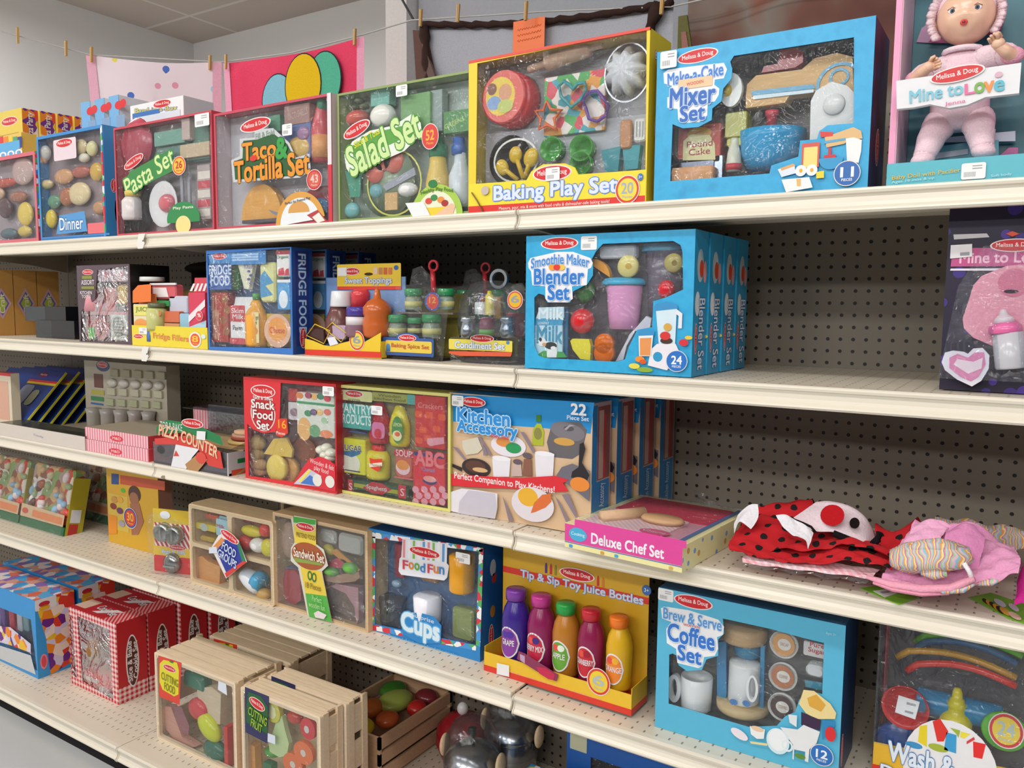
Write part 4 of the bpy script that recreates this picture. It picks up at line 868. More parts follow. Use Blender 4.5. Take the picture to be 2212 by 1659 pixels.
# head: one swept surface with brow, cheeks, nose and chin
V, Fc_, nu, nv = [], [], 40, 28; hx, hy, hz = .004, -.012, .302
for j in range(nv + 1):
    ph = PI * j / nv
    for i in range(nu):
        q = 2 * PI * i / nu; x, y, z = math.sin(ph) * math.sin(q), -math.sin(ph) * math.cos(q), math.cos(ph)
        r = .056 + .003 * max(0, z) 
        fr = max(0, -y)
        r += .006 * fr * math.exp(-((abs(x) - .42) ** 2 + (z + .38) ** 2) * 9) + .0085 * math.exp(-(x * x * 60 + (z + .17) ** 2 * 55)) * fr + .005 * math.exp(-(x * x * 22 + (z + .78) ** 2 * 20)) - .003 * math.exp(-((abs(x) - .36) ** 2 * 40 + (z - .02) ** 2 * 60)) * fr - .002 * math.exp(-(x * x * 40 + (z + .36) ** 2 * 90)) * fr
        V.append((hx + x * r * .98, hy + y * r, hz + z * r * .98))
for j in range(nv):
    for i in range(nu): k = (i + 1) % nu; Fc_.append((j * nu + i, j * nu + k, (j + 1) * nu + k, (j + 1) * nu + i))
T.add('head', V, Fc_, sk, True)
for s in (-1, 1):
    ball('head/eye', 'f4f2f0p', hx + s * .022, hz + .002, hy - .0485, .0085, .0058, .004); ball('head/eye', '5a6c80p', hx + s * .022, hz + .002, hy - .0508, .0048, .0050, .003); ball('head/eye', '101014p', hx + s * .022, hz + .002, hy - .0530, .0022, .0024, .002)
    tube('head/eye', 'a87860p', [(hx + s * .022 - .009, hy - .0505, hz + .005), (hx + s * .022, hy - .0540, hz + .0095), (hx + s * .022 + .009, hy - .0495, hz + .005)], .0009, 6, 'W')
    ball('head', sk, hx + s * .055, hz - .006, hy + .004, .007, .012, .008)
ball('head/mouth', 'd8504cp', hx, hz - .0250, hy - .0535, .0072, .0062, .004); ball('head/mouth', '8c2428p', hx, hz - .0250, hy - .0568, .0035, .0028, .002)
ball('bonnet', cl, hx, hz + .015, hy + .013, .0615, .060, .056)
for i in range(60):
    a = -.62 + (PI + 1.24) * i / 59; x, z = math.cos(a) * .060, math.sin(a) * .063
    if i % 1 == 0: tube('bonnet/frill', cl2, [(hx + x, hy - .012, hz + z), (hx + x * 1.17, hy - .024 + .004 * math.sin(i * 1.9), hz + z * 1.17)], [.0062, .0042], 6, 'W')
tube('collar', 'f4dce6f', [(.034 * math.cos(a / 14 * 2 * PI), -.004 + .03 * math.sin(a / 14 * 2 * PI), .236) for a in range(14)], .006, 8, 'W', True)
ball('embroidery', 'e88aa8f', .012, .172, -.0385, .006, .003, .002); ball('embroidery', 'e88aa8f', -.004, .168, -.0390, .004, .003, .002)

# ---------------------------------------------------------------- second shelf
th('craft_box','brown craft box, frontmost of three at the left end of the second shelf','box',(-2.436,.066,1.191),0,group='brown craft boxes on the second shelf')
T.W,T.H,T.D=.18,.236,.08
carton('c89450c',T.W,T.H,T.D,side='c89450c',top='c8c0a0c')
for r_, c_ in ((.052, 'c8a0b0c'), (.04, '6c60a0c'), (.03, 'a8b848c')): prism('printed_diamond', c_, [(.04 - r_ * .62, .115), (.04, .115 - r_ * 1.1), (.04 + r_ * .62, .115), (.04, .115 + r_ * 1.1)], -.0004 - (.052 - r_) * .01, .0001, 'R')
text('printed_diamond','e8e0c0c','Craft',.04,.115,.07,.018,90,-.0012,'R')
dup(T,(-2.436,.149,1.191),'brown craft box, middle of three at the left end of the second shelf')
dup(T,(-2.436,.232,1.191),'brown craft box, rearmost of three at the left end of the second shelf')
th('plastic_tray','empty clear and black plastic tray resting on top of another, second shelf left','tray',(-2.1078,.11,1.2475),0)
T.W,T.H,T.D=.26,.055,.16
bx('base','1a1a1ep',.13,0,0,.26,.05,.16);plate('clear_lid','a8b0b4g',[(0,0),(.13,0),(.13,.05),(0,.05)],[],0,.001);bx('clear_lid','a8b0b4g',0,.049,.001,.2,.05,.16);bx('clear_lid','a8b0b4g',0,.0,.001,.001,.049,.16)
th('plastic_tray','empty clear and black plastic tray standing on the second shelf under a like one','tray',(-2.0219,.1,1.1912),0)
T.W,T.H,T.D=.24,.055,.17
bx('base','1c1c20p',.1,0,0,.24,.06,.17);plate('clear_lid','98a0a4g',[(0,0),(.1,0),(.1,.06),(0,.06)],[],0,.001);bx('clear_lid','98a0a4g',0,.059,.001,.1,.06,.17)
th('utensil_pack','black windowed pack of pink toy kitchen utensils on the left of the second shelf','toy set',(-1.6298,.03,1.1909),0)
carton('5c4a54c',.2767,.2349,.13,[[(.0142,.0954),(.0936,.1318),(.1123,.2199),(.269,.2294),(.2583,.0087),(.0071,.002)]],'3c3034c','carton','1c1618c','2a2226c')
film('window',[(.0142,.0954),(.0936,.1318),(.1123,.2199),(.269,.2294),(.2583,.0087),(.0071,.002)],.002)
logo(.0606,.2143,.0292,.0085,0,-0.00018)
rr('title_lettering','8c9038c',.03,.2033,.0835,.1938,.001,-0.00072,0.0001)
text('title_lettering','ece4e8c','ASSORT',.0596,.1834,.0699,.0142,0,-0.0011,'F',0.02)
rr('title_lettering','8c9038c',.0253,.1711,.0948,.163,.001,-0.00126,0.0001)
text('title_lettering','ece4e8c','KITCHEN\nTOOLS',.0495,.146,.0639,.0215,0,-0.00164,'F',0.02)
rbx('toy_cloth_pack','e8c8d4c',.1055,.1856,.004,.2482,.2202,.02,.002)
ell('toy_cloth_pack','d86070c',.1516,.2055,.011,.0091,0,0.0035,0.0001)
ell('toy_cloth_pack','d86070c',.2267,.2046,.0106,.0089,0,0.0035,0.0001)
rbx('toy_scale','d87880p',.0162,.0842,.01,.2441,.0954,.04,.002)
lathe('toy_pitcher','e098a0p',.0569,.0959,.035,[(.0446,0),(.0383,.0363),(.0319,.0653),(.0191,.0835)],0)
rbx('toy_cup','d86c68p',.1123,.0971,.02,.166,.1677,.04,.006)
rbx('toy_handle','e8c028p',.1996,.1188,.008,.2436,.174,.03,.006)
rbx('toy_handle_base','3a5048p',.187,.1016,.008,.2513,.1184,.03,.002)
rbx('toy_box','cc5c60p',-.0155,.0075,.02,.1263,.0803,.05,.002)
ring('toy_ring','cc6068p',.1121,.043,.0343,.034,.01,0,0.015,0.01)
rbx('toy_label','54d838c',.0388,.0116,.006,.0716,.0451,.01,.002)
rbx('toy_timer','dcdcd4c',.1609,.0115,.006,.2431,.0866,.02,.002)
ell('toy_timer','586858c',.2017,.0505,.03,.0315,0,0.0055,0.0001)
rr('toy_timer','dcdcd4c',.1828,.0722,.2246,.0694,.001,0.005,0.0001)
rr('toy_timer','dcdcd4c',.1823,.0638,.2241,.0611,.001,0.005,0.0001)
rr('toy_timer','dcdcd4c',.1817,.0553,.2236,.0527,.001,0.005,0.0001)
rr('toy_timer','dcdcd4c',.1812,.0469,.223,.0444,.001,0.005,0.0001)
rr('toy_timer','dcdcd4c',.1806,.0385,.2225,.036,.001,0.005,0.0001)
rr('toy_timer','dcdcd4c',.1801,.03,.222,.0276,.001,0.005,0.0001)
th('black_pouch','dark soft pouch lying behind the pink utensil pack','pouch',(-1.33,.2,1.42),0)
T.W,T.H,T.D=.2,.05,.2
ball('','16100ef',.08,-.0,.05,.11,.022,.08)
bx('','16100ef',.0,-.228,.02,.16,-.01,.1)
th('fridge_fillers_set','yellow tray of toy milk, juice and jars with red lettering, right of the utensil pack','toy set',(-1.336,.02,1.1909),0)
bx('tray','ecd83cc',0,0,0,.3421,.058,.0015);bx('tray','ecd83cc',0,0,.0015,.3421,.0015,.09);bx('tray','e0cc38c',.3406,0,.0015,.3421,.05,.09);bx('tray','e0cc38c',0,0,.0015,.0015,.05,.09);bx('back_card','a8905cc',0,.0,.088,.3421,.16,.09)
rbx('juice_carton','e8dcb8c',-.0056,.046,.01,.0779,.119,.06,.003)
prism('juice_carton','e88848c',[(-.0056,.119),(.082,.119),(.076,.149),(.0004,.149)],.03,.002)
prism('juice_carton','ee7a30c',[(-.0018,.1564),(.025,.1731),(.0867,.1761),(.0839,.1263),(-.0038,.1224)],0.009,0.001)
rr('juice_carton','e8e078c',-.0005,.1156,.0797,.0862,.001,0.0085,0.0001)
text('juice_carton','6c7c38c','JUICE',.0405,.1025,.0621,.0168,0,0.008,'F',0.02)
ell('juice_carton','f0a050c',.0306,.0618,.0312,.0153,0,0.0085,0.0001)
lathe('juice_carton/cap','e0e4e0p',.031,.1844,.05,[(.0311,0),(.035,.002),(.0339,.0136),(.0011,.0143)],0)
rbx('yogurt_tub','d86068c',.0475,.1336,.035,.1603,.1754,.06,.008)
prism('yogurt_tub','f0e8e8c',[(.0597,.1669),(.1203,.1666),(.1298,.1401),(.0582,.1399)],0.034,0.001)
rr('yogurt_tub','e8e4e4p',.0481,.1797,.1691,.1737,.001,0.034,0.004)
lathe('pickle_jar','c8c880p',.0935,.0461,.02,[(.0265,0),(.0287,.0067),(.0287,.0571),(.0221,.0639)],0)
lathe('pickle_jar/lid','606848p',.0969,.1098,.02,[(.0253,0),(.0264,.0033),(.0253,.0127),(.0011,.0134)],0)
ell('pickle_jar','d88048c',.1138,.0934,.0153,.0093,0,0.008,0.0001)
rbx('cheese_box','3c9458c',.0692,.1135,.03,.1343,.1298,.06,.002)
rbx('butter_box','d8704cc',.1265,.0682,.02,.1943,.1001,.06,.002)
rbx('butter_box','e0a070c',.1247,.0502,.02,.1935,.0662,.06,.002)
rbx('egg_box','c8ccdcp',.1285,.0946,.035,.2113,.1434,.06,.006)
rbx('cream_pack','98c8e0c',.1956,.0497,.02,.2404,.0944,.05,.004)
rbx('milk_carton','d8405cc',.2513,.0487,.01,.3221,.1528,.06,.003)
prism('milk_carton','d84858c',[(.2513,.1528),(.3265,.1528),(.3205,.1928),(.2573,.1928)],.03,.002)
prism('milk_carton','f0e4e8c',[(.2522,.0888),(.3246,.1339),(.3238,.115),(.2514,.0695)],0.009,0.0005)
prism('milk_carton','b8dcf0c',[(.2482,.0565),(.3271,.0773),(.3259,.0488),(.2477,.0468)],0.009,0.0005)
badge('milk_carton',.3103,.0897,.0149,.0133,'e04050c','e04050c','%','f4e0e0c',None,-0.00018)
prism('milk_carton','f0e8e8c',[(.2618,.156),(.272,.156),(.287,.1765),(.2779,.1765)],0.008,0.0005)
prism('milk_carton','f0e8e8c',[(.28,.1559),(.2901,.1559),(.304,.1764),(.295,.1764)],0.008,0.0005)
prism('milk_carton','f0e8e8c',[(.2981,.1559),(.3081,.1559),(.3208,.1763),(.3119,.1763)],0.008,0.0005)
prism('milk_carton','f0e8e8c',[(.316,.1559),(.3259,.1559),(.3375,.1762),(.3287,.1762)],0.008,0.0005)
logo(.0305,.0264,.0239,.0068,0,-0.00018)
lathe('printed_bottle','4878b8c',.0805,.0128,-.001,[(.0089,0),(.0089,.0168),(.0033,.0302)],0,sq=0.05)
text('title_lettering','d87848c','Fridge Fillers',.1822,.0258,.159,.0196,-2,-0.00092,'F',0.04,'ecd048c',0.07)
badge('count_badge',.2911,.0243,.0262,.0217,'f0ece0c','e85838c','8','f0c040c','Pieces',-0.00108)
ell('title_lettering','dce8e0c',.3274,.0339,.0099,.0063,0,-0.0018,0.0001)
sticker(.0377,.052,.0759,.0328,-0.00198)
th('fridge_food_set','blue toy fridge food box with windowed front, in front of two more blue boxes','toy set',(-.9793,.012,1.1909),0,group='blue fridge food boxes')
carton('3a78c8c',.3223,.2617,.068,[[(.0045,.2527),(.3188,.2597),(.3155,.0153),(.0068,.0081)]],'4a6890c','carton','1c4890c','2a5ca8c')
film('window',[(.0045,.2527),(.3188,.2597),(.3155,.0153),(.0068,.0081)],.002)
rr('title_card','3a88c8c',-.005,.2572,.2269,.223,.004,0.004,0.0001)
rr('title_card','8ca8c0c',-.0067,.2335,.0102,.1599,.004,0.0045,0.0001)
rr('title_card','2a58a8c',-.0019,.2274,.0928,.1597,.003,0.004,0.0001)
logo(.0487,.246,.029,.0086,0,0.0035)
text('title_lettering','d8e4f4c','FRIDGE',.0491,.2108,.0909,.0242,0,0.0035,'F',0.04)
text('title_lettering','d8e4f4c','FOOD',.0493,.1834,.0758,.0259,0,0.0035,'F',0.04)
rr('title_lettering','a8c8ecc',.0985,.2505,.2003,.2453,.001,0.0035,0.0001)
rr('title_lettering','a8c8ecc',.0983,.244,.2001,.2389,.001,0.0035,0.0001)
rr('title_lettering','a8c8ecc',.0981,.2374,.1999,.2326,.001,0.0035,0.0001)
prism('toy_lettuce_pack','3a7c34c',[(.0626,.2274),(.1044,.2286),(.0991,.1602),(.0601,.1603)],0.03,0.01)
prism('cheese_bag','e0dcc0c',[(.1126,.2299),(.1763,.2305),(.154,.1599),(.1366,.1619)],0.021,0.012)
text('cheese_bag','6c60a0c','YOGURT',.1594,.2181,.0458,.0114,0,0.0085,'F',0.02)
ell('cheese_bag','585890c',.1561,.2055,.0063,.0034,0,0.0085,0.0001)
ell('cheese_bag','585890c',.1638,.1955,.0063,.0034,0,0.0085,0.0001)
ell('cheese_bag','585890c',.1555,.1857,.0063,.0034,0,0.0085,0.0001)
ell('cheese_bag','585890c',.1632,.1757,.0063,.0034,0,0.0085,0.0001)
rbx('juice_tube','e0dc98p',.1925,.1276,.012,.2481,.2279,.05,.01)
prism('juice_tube','4898c8c',[(.1945,.1919),(.2118,.2068),(.2442,.1764),(.2135,.169),(.2406,.1464),(.1957,.1387)],0.0118,0.0005)
rbx('milk_tin','f0ece8p',.2543,.1907,.012,.3039,.2545,.05,.008)
rr('milk_tin','c83840c',.2549,.2544,.3058,.2457,.001,0.0115,0.0001)
text('milk_tin','3c7c54c','Organic',.2791,.2383,.043,.0096,0,0.0113,'F',0.02)
prism('milk_tin','d8404cc',[(.2615,.1949),(.2646,.2097),(.2809,.2131),(.2858,.1946)],0.0115,0.0004)
prism('milk_tin','d8404cc',[(.2858,.1946),(.2889,.2093),(.2996,.211),(.3008,.1944)],0.0115,0.0004)
rbx('yogurt_pack','4aa0d8c',.2543,.1094,.014,.2997,.1782,.05,.003)
rr('yogurt_pack','f0f0f4c',.2556,.1838,.3051,.1767,.001,0.013,0.0001)
ell('yogurt_pack','e8eef4c',.2767,.1352,.0162,.0224,0,0.0135,0.0001)
rbx('waffle_box','b83828c',-.0013,.0204,.012,.0656,.1521,.04,.003)
text('waffle_box','e8b090c','Waffles',.0173,.0863,.0272,.116,0,0.011,'F',0.02)
ell('waffle_box','a06030c',.0553,.1343,.0146,.0118,0,0.0115,0.0001)
ell('waffle_box','a06030c',.0634,.1068,.0145,.0118,0,0.0115,0.0001)
ell('waffle_box','a06030c',.0471,.0788,.0146,.0119,0,0.0115,0.0001)
ell('waffle_box','a06030c',.0582,.0512,.0146,.0119,0,0.0115,0.0001)
rbx('milk_carton','ece8e8c',.0778,.019,.01,.1627,.1187,.05,.003)
prism('milk_carton','e8e8e8c',[(.0778,.1187),(.1659,.1187),(.1599,.1407),(.0838,.1407)],.026,.002)
rr('milk_carton','d04048c',.079,.1187,.1367,.0766,.001,0.009,0.0001)
text('milk_carton','f4e8e8c','Skim\nMilk',.1087,.0975,.0473,.0273,0,0.0085,'F',0.02)
rr('milk_carton','d04048c',.0759,.0339,.1348,.0181,.001,0.009,0.0001)
text('milk_carton','404048c','Farm',.1074,.0604,.0356,.0118,0,0.0085,'F',0.02)
lathe('juice_bottle','f0a838p',.1619,.0138,.025,[(.0324,0),(.0347,.0078),(.0347,.0782),(.0174,.1094),(.0093,.1212)],0,sq=0.7)
lathe('juice_bottle/cap','48a048p',.164,.1342,.025,[(.0098,0),(.0103,.0154),(.0011,.0162)],0)
rr('juice_bottle/label','f0e0a8c',.1586,.102,.1934,.024,.001,0.006,0.0001)
text('juice_bottle/label','3c7838c','Orange\nJuice',.1775,.0812,.0297,.0269,0,0.0055,'F',0.02)
ell('juice_bottle/label','f08830c',.1767,.0543,.0126,.01,0,0.0055,0.0001)
ell('cheese_wheel','e8b89cp',.2612,.0564,.0482,.0422,0,0.012,0.006)
ell('cheese_wheel','f0a048c',.2619,.0602,.0339,.0301,0,0.0055,0.0001)
text('cheese_wheel','d05048c','Cheese',.2613,.0583,.0547,.015,0,0.005,'F',0.02)
rr('cheese_wheel','d8b838c',.1958,.0986,.2825,.0148,.001,0.03,0.0001)
text('side_lettering','c8d8e8c','FRIDGE FOOD',.034,T.H*.56,.2,.024,-90,-.0006,'R',om='2a68b0c');logo(.034,.04,.026,.011,90,-.0006,'R')
bx('side_panel','24307cc',T.W,.02,.012,T.W+.0003,T.H-.008,.056)
dup(T,(-.9673,.117,1.1909),'blue toy fridge food box, middle of the three in a row')
dup(T,(-.9553,.222,1.1909),'blue toy fridge food box, rearmost of the three in a row')
th('sweet_toppings_set','yellow tray of dessert topping bottles under a yellow header card, right of the fridge food','toy set',(-.6387,.035,1.1909),0)
T.W,T.H,T.D=.2487,.2,.07
bx('tray','ecc830c',0,0,0,T.W,.014,.0015);bx('tray','ecc830c',0,0,.0015,T.W,.0015,.07);bx('tray','dcb828c',T.W-.0015,0,.0015,T.W,.04,.07)
prism('tray','ecc830c',[(-.0006,.0096),(0,.0394),(.0287,.0347),(.0644,.0249),(.0847,.0238),(.1147,.0302),(.154,.0387),(.1875,.0326),(.2206,.0477),(.2485,.0607),(.2458,.0102)],0.0008,0.001)
prism('tray','dc3c2cc',[(.0011,0),(.0014,.0127),(.2497,.0157),(.2496,.0024)],-0.001,0.001)
text('banner_small_print','f4d8c8c','Ice cream & dessert toppings!',.1277,.0073,.2114,.0079,0,-0.00038,'F',0.02)
rr('header_card','f0cc38c',.0513,.2219,.2566,.1602,.003,0.062,0.001)
rr('header_card','dc4038c',.0519,.1681,.2578,.1602,.001,0.0605,0.0001)
bx('header_card','7898c8c',.012,.02,.063,T.W+.02,.19,.066)
logo(.1021,.2044,.0259,.0095,0,0.06)
rr('price_sticker','f0f0f0c',.0544,.2143,.0846,.1937,.001,0.0598,0.0001)
ell('header_card','4a3c20k',.1558,.1972,.0136,.0036,0,0.0604,0.0001)
text('title_lettering','dce4f0c','Sweet Toppings',.1535,.1803,.1505,.0188,0,0.06,'F',0.04,'7088a8c',0.07)
rr('header_card','e8c8b8c',.1729,.2124,.1847,.1961,.001,0.0603,0.0001)
rr('header_card','c88850c',.1882,.2121,.1999,.1959,.001,0.0603,0.0001)
rr('header_card','d86838c',.2034,.2119,.215,.1957,.001,0.0603,0.0001)
rr('header_card','e07848c',.2184,.2116,.23,.1956,.001,0.0603,0.0001)
ell('header_card','3a68b0c',.2426,.2112,.0069,.0056,0,0.0603,0.0001)
lathe('syrup_bottle','704440p',.079,.048,.04,[(.0335,0),(.0355,.0074),(.0345,.0407),(.0254,.0592),(.0223,.0703)],0)
lathe('syrup_bottle/cap','e4e4e8p',.0851,.1181,.04,[(.0262,0),(.0272,.0037),(.0242,.0359),(.0232,.0381),(.001,.0389)],0)
lathe('red_shaker','d84048p',.1355,.1186,.055,[(.0236,0),(.0226,.0218),(.0236,.0255),(.0226,.0364),(.0147,.0418),(.001,.0422)],0)
lathe('sprinkle_jar','8c6878p',.1553,.0471,.02,[(.0242,0),(.0262,.0072),(.0262,.0395),(.0223,.0503)],0)
lathe('sprinkle_jar/cap','4c3c98p',.1583,.0973,.02,[(.0261,0),(.028,.0021),(.027,.0179),(.0241,.0214),(.001,.0214)],0)
lathe('sprinkle_jar/label','e4e0e4c',.1556,.0758,.02,[(.0266,0),(.0266,.0193)],0)
lathe('caramel_bottle','c8642cp',.2106,.0466,.03,[(.0292,0),(.0339,.0071),(.0348,.032),(.0311,.0497),(.0339,.0568),(.0339,.071),(.0226,.0853),(.0094,.0924),(.0066,.1101),(.0028,.1172)],0)
ball('toy_candy','c87864p',.199,.0803,.012,.0179,.0211,.01,0)
rbx('jam_pack','4a2c28p',.0034,.028,.008,.0572,.0653,.024,.004)
rbx('jam_pack2','b8a0b8p',.0702,.0395,.006,.1295,.0742,.024,.004)
tube('jam_pack','e0c040p',[(.002,.0468,.004),(.0313,.0753,.004),(.0821,.06,.004),(.0612,.0283,.004)],.0015,closed=True)
tube('jam_pack2','e0c040p',[(.068,.0633,.003),(.0909,.0801,.003),(.14,.0543,.003),(.12,.0339,.003)],.0015,closed=True)
prism('price_sticker','e8eaf4c',[(.0777,.0436),(.1028,.0462),(.115,.0303),(.0875,.024)],-0.002,0.0002)
badge('count_badge',.1739,.0393,.0239,.0234,'d84838c','ecd048c','6','98a0a8c','Pieces',-0.0009)
th('spice_set','clear blister of green-capped toy spice jars with a blue-edged label, right of the sweet toppings','toy set',(-.3987,.05,1.1909),0)
T.W,T.H,T.D=.1508,.215,.09
bx('stand','241c1cp',.0,0,.004,T.W+.012,.006,.088)
rr('front_label','3a5ca0c',-.0006,.0496,.15,.0086,.004,0.001,0.001)
rr('front_label','e8cc50c',.0089,.0429,.1447,.0162,.004,-0.0004,0.0001)
ell('front_label','3a5ca0c',.0746,.0501,.0332,.011,0,0.0004,0.0001)
logo(.0745,.0494,.0265,.0082,0,-0.001)
text('title_lettering','c8683cc','Baking Spice Set',.0825,.0298,.1102,.0116,-1,-0.0014,'F',0.04)
lathe('front_label','4c88c8c',.0171,.0171,-.001,[(.0064,0),(.0064,.0126),(.0027,.0175)],0,sq=0.05)
lathe('spice_jar','8c9888p',.0203,.0494,.03,[(.0211,0),(.022,.0035),(.0211,.0247),(.0174,.0353)],0,n=16)
lathe('spice_jar/label','d8d088c',.0203,.0494,.03,[(.0225,.0071),(.0225,.0212)],0,n=16)
lathe('spice_jar/cap','2c9458p',.0205,.0839,.03,[(.0211,0),(.0229,.0014),(.0229,.0155),(.0202,.0176),(.0009,.0176)],0,n=16)
lathe('spice_jar#2','3a3430p',.0724,.0544,.03,[(.0164,0),(.0171,.0035),(.0164,.0194),(.0135,.0278)],0,n=16)
lathe('spice_jar#2/label','d8d088c',.0724,.0544,.03,[(.0175,.0056),(.0175,.0167)],0,n=16)
lathe('spice_jar#2/cap','2c9458p',.0725,.0816,.03,[(.0164,0),(.0178,.0014),(.0178,.0122),(.0157,.0138),(.0009,.0138)],0,n=16)
lathe('spice_jar#3','8c9888p',.1208,.0506,.03,[(.0209,0),(.0218,.0034),(.0209,.0252),(.0173,.036)],0,n=16)
lathe('spice_jar#3/label','d8d088c',.1208,.0506,.03,[(.0223,.0072),(.0223,.0216)],0,n=16)
lathe('spice_jar#3/cap','2c9458p',.1208,.0858,.03,[(.0209,0),(.0227,.0014),(.0227,.0158),(.02,.0179),(.0009,.0179)],0,n=16)
lathe('spice_jar#4','98a088p',.0558,.113,.045,[(.0197,0),(.0205,.0035),(.0197,.0232),(.0162,.0332)],0,n=16)
lathe('spice_jar#4/label','d8d088c',.0558,.113,.045,[(.0209,.0066),(.0209,.0199)],0,n=16)
lathe('spice_jar#4/cap','2c9458p',.0559,.1455,.045,[(.0196,0),(.0213,.0014),(.0213,.0145),(.0188,.0165),(.0009,.0165)],0,n=16)
lathe('spice_jar#5','8ca090p',.1501,.1141,.045,[(.0186,0),(.0194,.0034),(.0186,.0226),(.0154,.0323)],0,n=16)
lathe('spice_jar#5/label','d8d088c',.1501,.1141,.045,[(.0198,.0065),(.0198,.0194)],0,n=16)
lathe('spice_jar#5/cap','2c9458p',.15,.1457,.045,[(.0186,0),(.0202,.0014),(.0202,.0142),(.0178,.0161),(.0009,.0161)],0,n=16)
bx('rack','786c68p',.015,.104,.03,T.W+.03,.108,.075)
tube('toy_spoon','c8303cp',[(.1273,.1443,.03),(.1252,.1782,.03),(.123,.2052,.03)],.006)
ring('toy_spoon','c8303cp',.1273,.2125,.0137,.0134,.0043,0,0.03,0.004)
ell('count_badge','3c5cb0c',.1371,.1324,.0221,.0208,0,0.012,0.0001)
ell('count_badge','d84838c',.1375,.1324,.017,.0168,0,0.0115,0.0001)
text('count_badge','f0b040c','12',.1379,.1357,.0187,.0134,0,0.011,'F',0.02)
film('blister',[(-.006,.0),(T.W+.02,.0),(T.W+.035,.12),(T.W+.02,.16),(T.W-.01,.165),(T.W-.015,.19),(T.W-.04,.212),(T.W-.066,.205),(T.W-.075,.17),(.035,.165),(.03,.11),(-.006,.07)],.006)
bx('back_card','8c8038c',.03,.006,.086,T.W+.03,.15,.088)
dup(T,(-.3487,.185,1.1909),'clear blister of green-capped toy spice jars standing behind the other spice set')
th('condiment_set','domed clear blister of toy condiments with silver shakers, left of the front blender box','toy set',(-.206,.05,1.1909),0)
T.W,T.H,T.D=.1652,.19,.09
lathe('base','281c20p',T.W*.52,.0,.05,[(.085,0),(.09,.004),(.08,.012),(.02,.014)],sq=.5)
rr('front_label','e8d858c',-.0008,.0512,.1645,.0284,.002,0.001,0.001)
prism('front_label','e06040c',[(-.0004,.0237),(.1648,.0284),(.1612,.0188),(.0284,.0149),(-.0004,.0194)],0.0005,0.0008)
logo(.0876,.0545,.0313,.0084,0,0)
text('title_lettering','dce4f0c','Condiment Set',.0812,.0392,.1296,.0142,0,-0.001,'F',0.05,'8094a8c',0.07)
ell('front_label','5088b8c',.1538,.0476,.0045,.0038,0,-0.0002,0.0001)
lathe('shaker','c4c8d0m',.0292,.0535,.03,[(.0196,0),(.018,.0199),(.0147,.0299),(.0155,.0346),(.0188,.0366),(.0163,.0465),(.0008,.0492)],0)
lathe('shaker#2','c4c8d0m',.1323,.0566,.03,[(.0184,0),(.0169,.0193),(.0138,.029),(.0146,.0335),(.0176,.0354),(.0153,.0451),(.0008,.0477)],0)
lathe('ketchup','a82c38p',.1343,.0574,.06,[(.0193,0),(.0209,.0065),(.0209,.049),(.0216,.0522)],0)
lathe('relish_jar','8c3c50p',.0727,.0595,.04,[(.0152,0),(.0167,.0033),(.0167,.0296),(.012,.0395)],0)
lathe('relish_jar/label','6cb048c',.0727,.0595,.04,[(.0171,0),(.0171,.0132)],0)
lathe('mustard_bottle','e8d028p',.0795,.104,.04,[(.0095,0),(.0103,.0033),(.0095,.0425),(.0055,.0458),(.0048,.0523),(.0008,.053)],0)
lathe('mayo_jar','e0e0dcp',.0445,.105,.06,[(.0155,0),(.0155,.0267),(.0008,.0274)],0)
rbx('toast_rack','b8862cp',.0764,.0958,.06,.0947,.1451,.07,.002)
ring('ring_handle','b8c0c8m',.1137,.1815,.0223,.0211,.0062,0,0.03,0.008)
badge('count_badge',.171,.1366,.0192,.0193,'d85848c','e8b828c','6','98a0a8c',None,-0.00072)
film('blister',[(-.0,.0),(T.W+.035,.0),(T.W+.035,.15),(T.W+.02,.172),(T.W+.0,.17),(T.W-.02,.155),(.09,.15),(.07,.13),(.05,.06),(0,.055)],.004)
lathe('dome','f0f4f8g',.5*T.W,.06,.05,[(.075,0),(.08,.03),(.072,.08),(.05,.11),(.03,.118)],n=28)
th('blender_play_set','bright blue toy blender box with a pink smoothie cup in its window, frontmost of four','toy set',(.0101,.018,1.1909),0,group='blue blender boxes')
carton('swirl',.3506,.2631,.07,[[(.02,.1415),(.0299,.1494),(.0427,.1465),(.05,.1319),(.1013,.1322),(.1077,.1537),(.1383,.1678),(.1498,.1841),(.1494,.2027),(.1465,.2144),(.1554,.2293),(.1694,.2428),(.3093,.2433),(.3235,.2356),(.3273,.2235),(.331,.1567),(.2982,.1423),(.2744,.1355),(.2733,.0881),(.2441,.0829),(.2274,.0502),(.2205,.0267),(.2028,.0213),(.046,.0216),(.0317,.0259),(.0213,.0454)]],'544c54c','carton','2a9cd0c','2aa3d8c')
film('window',[(.02,.1415),(.0299,.1494),(.0427,.1465),(.05,.1319),(.1013,.1322),(.1077,.1537),(.1383,.1678),(.1498,.1841),(.1494,.2027),(.1465,.2144),(.1554,.2293),(.1694,.2428),(.3093,.2433),(.3235,.2356),(.3273,.2235),(.331,.1567),(.2982,.1423),(.2744,.1355),(.2733,.0881),(.2441,.0829),(.2274,.0502),(.2205,.0267),(.2028,.0213),(.046,.0216),(.0317,.0259),(.0213,.0454)],.002)
lathe('smoothie_cup','e49ccap',.2009,.0824,.034,[(.0279,0),(.0315,.0284),(.0357,.0816),(.0357,.0828)],0,n=32,sq=0.8)
lathe('smoothie_cup/lid','3ca8d0p',.1988,.166,.034,[(.0412,0),(.0438,.0023),(.0432,.007),(.036,.0129),(.0257,.0145),(.0005,.0145)],0,n=32,sq=0.75)
lathe('toy_pitcher','6c6070p',.2778,.1083,.044,[(.0307,0),(.0344,.0693),(.0393,.12)],0,sq=0.5)
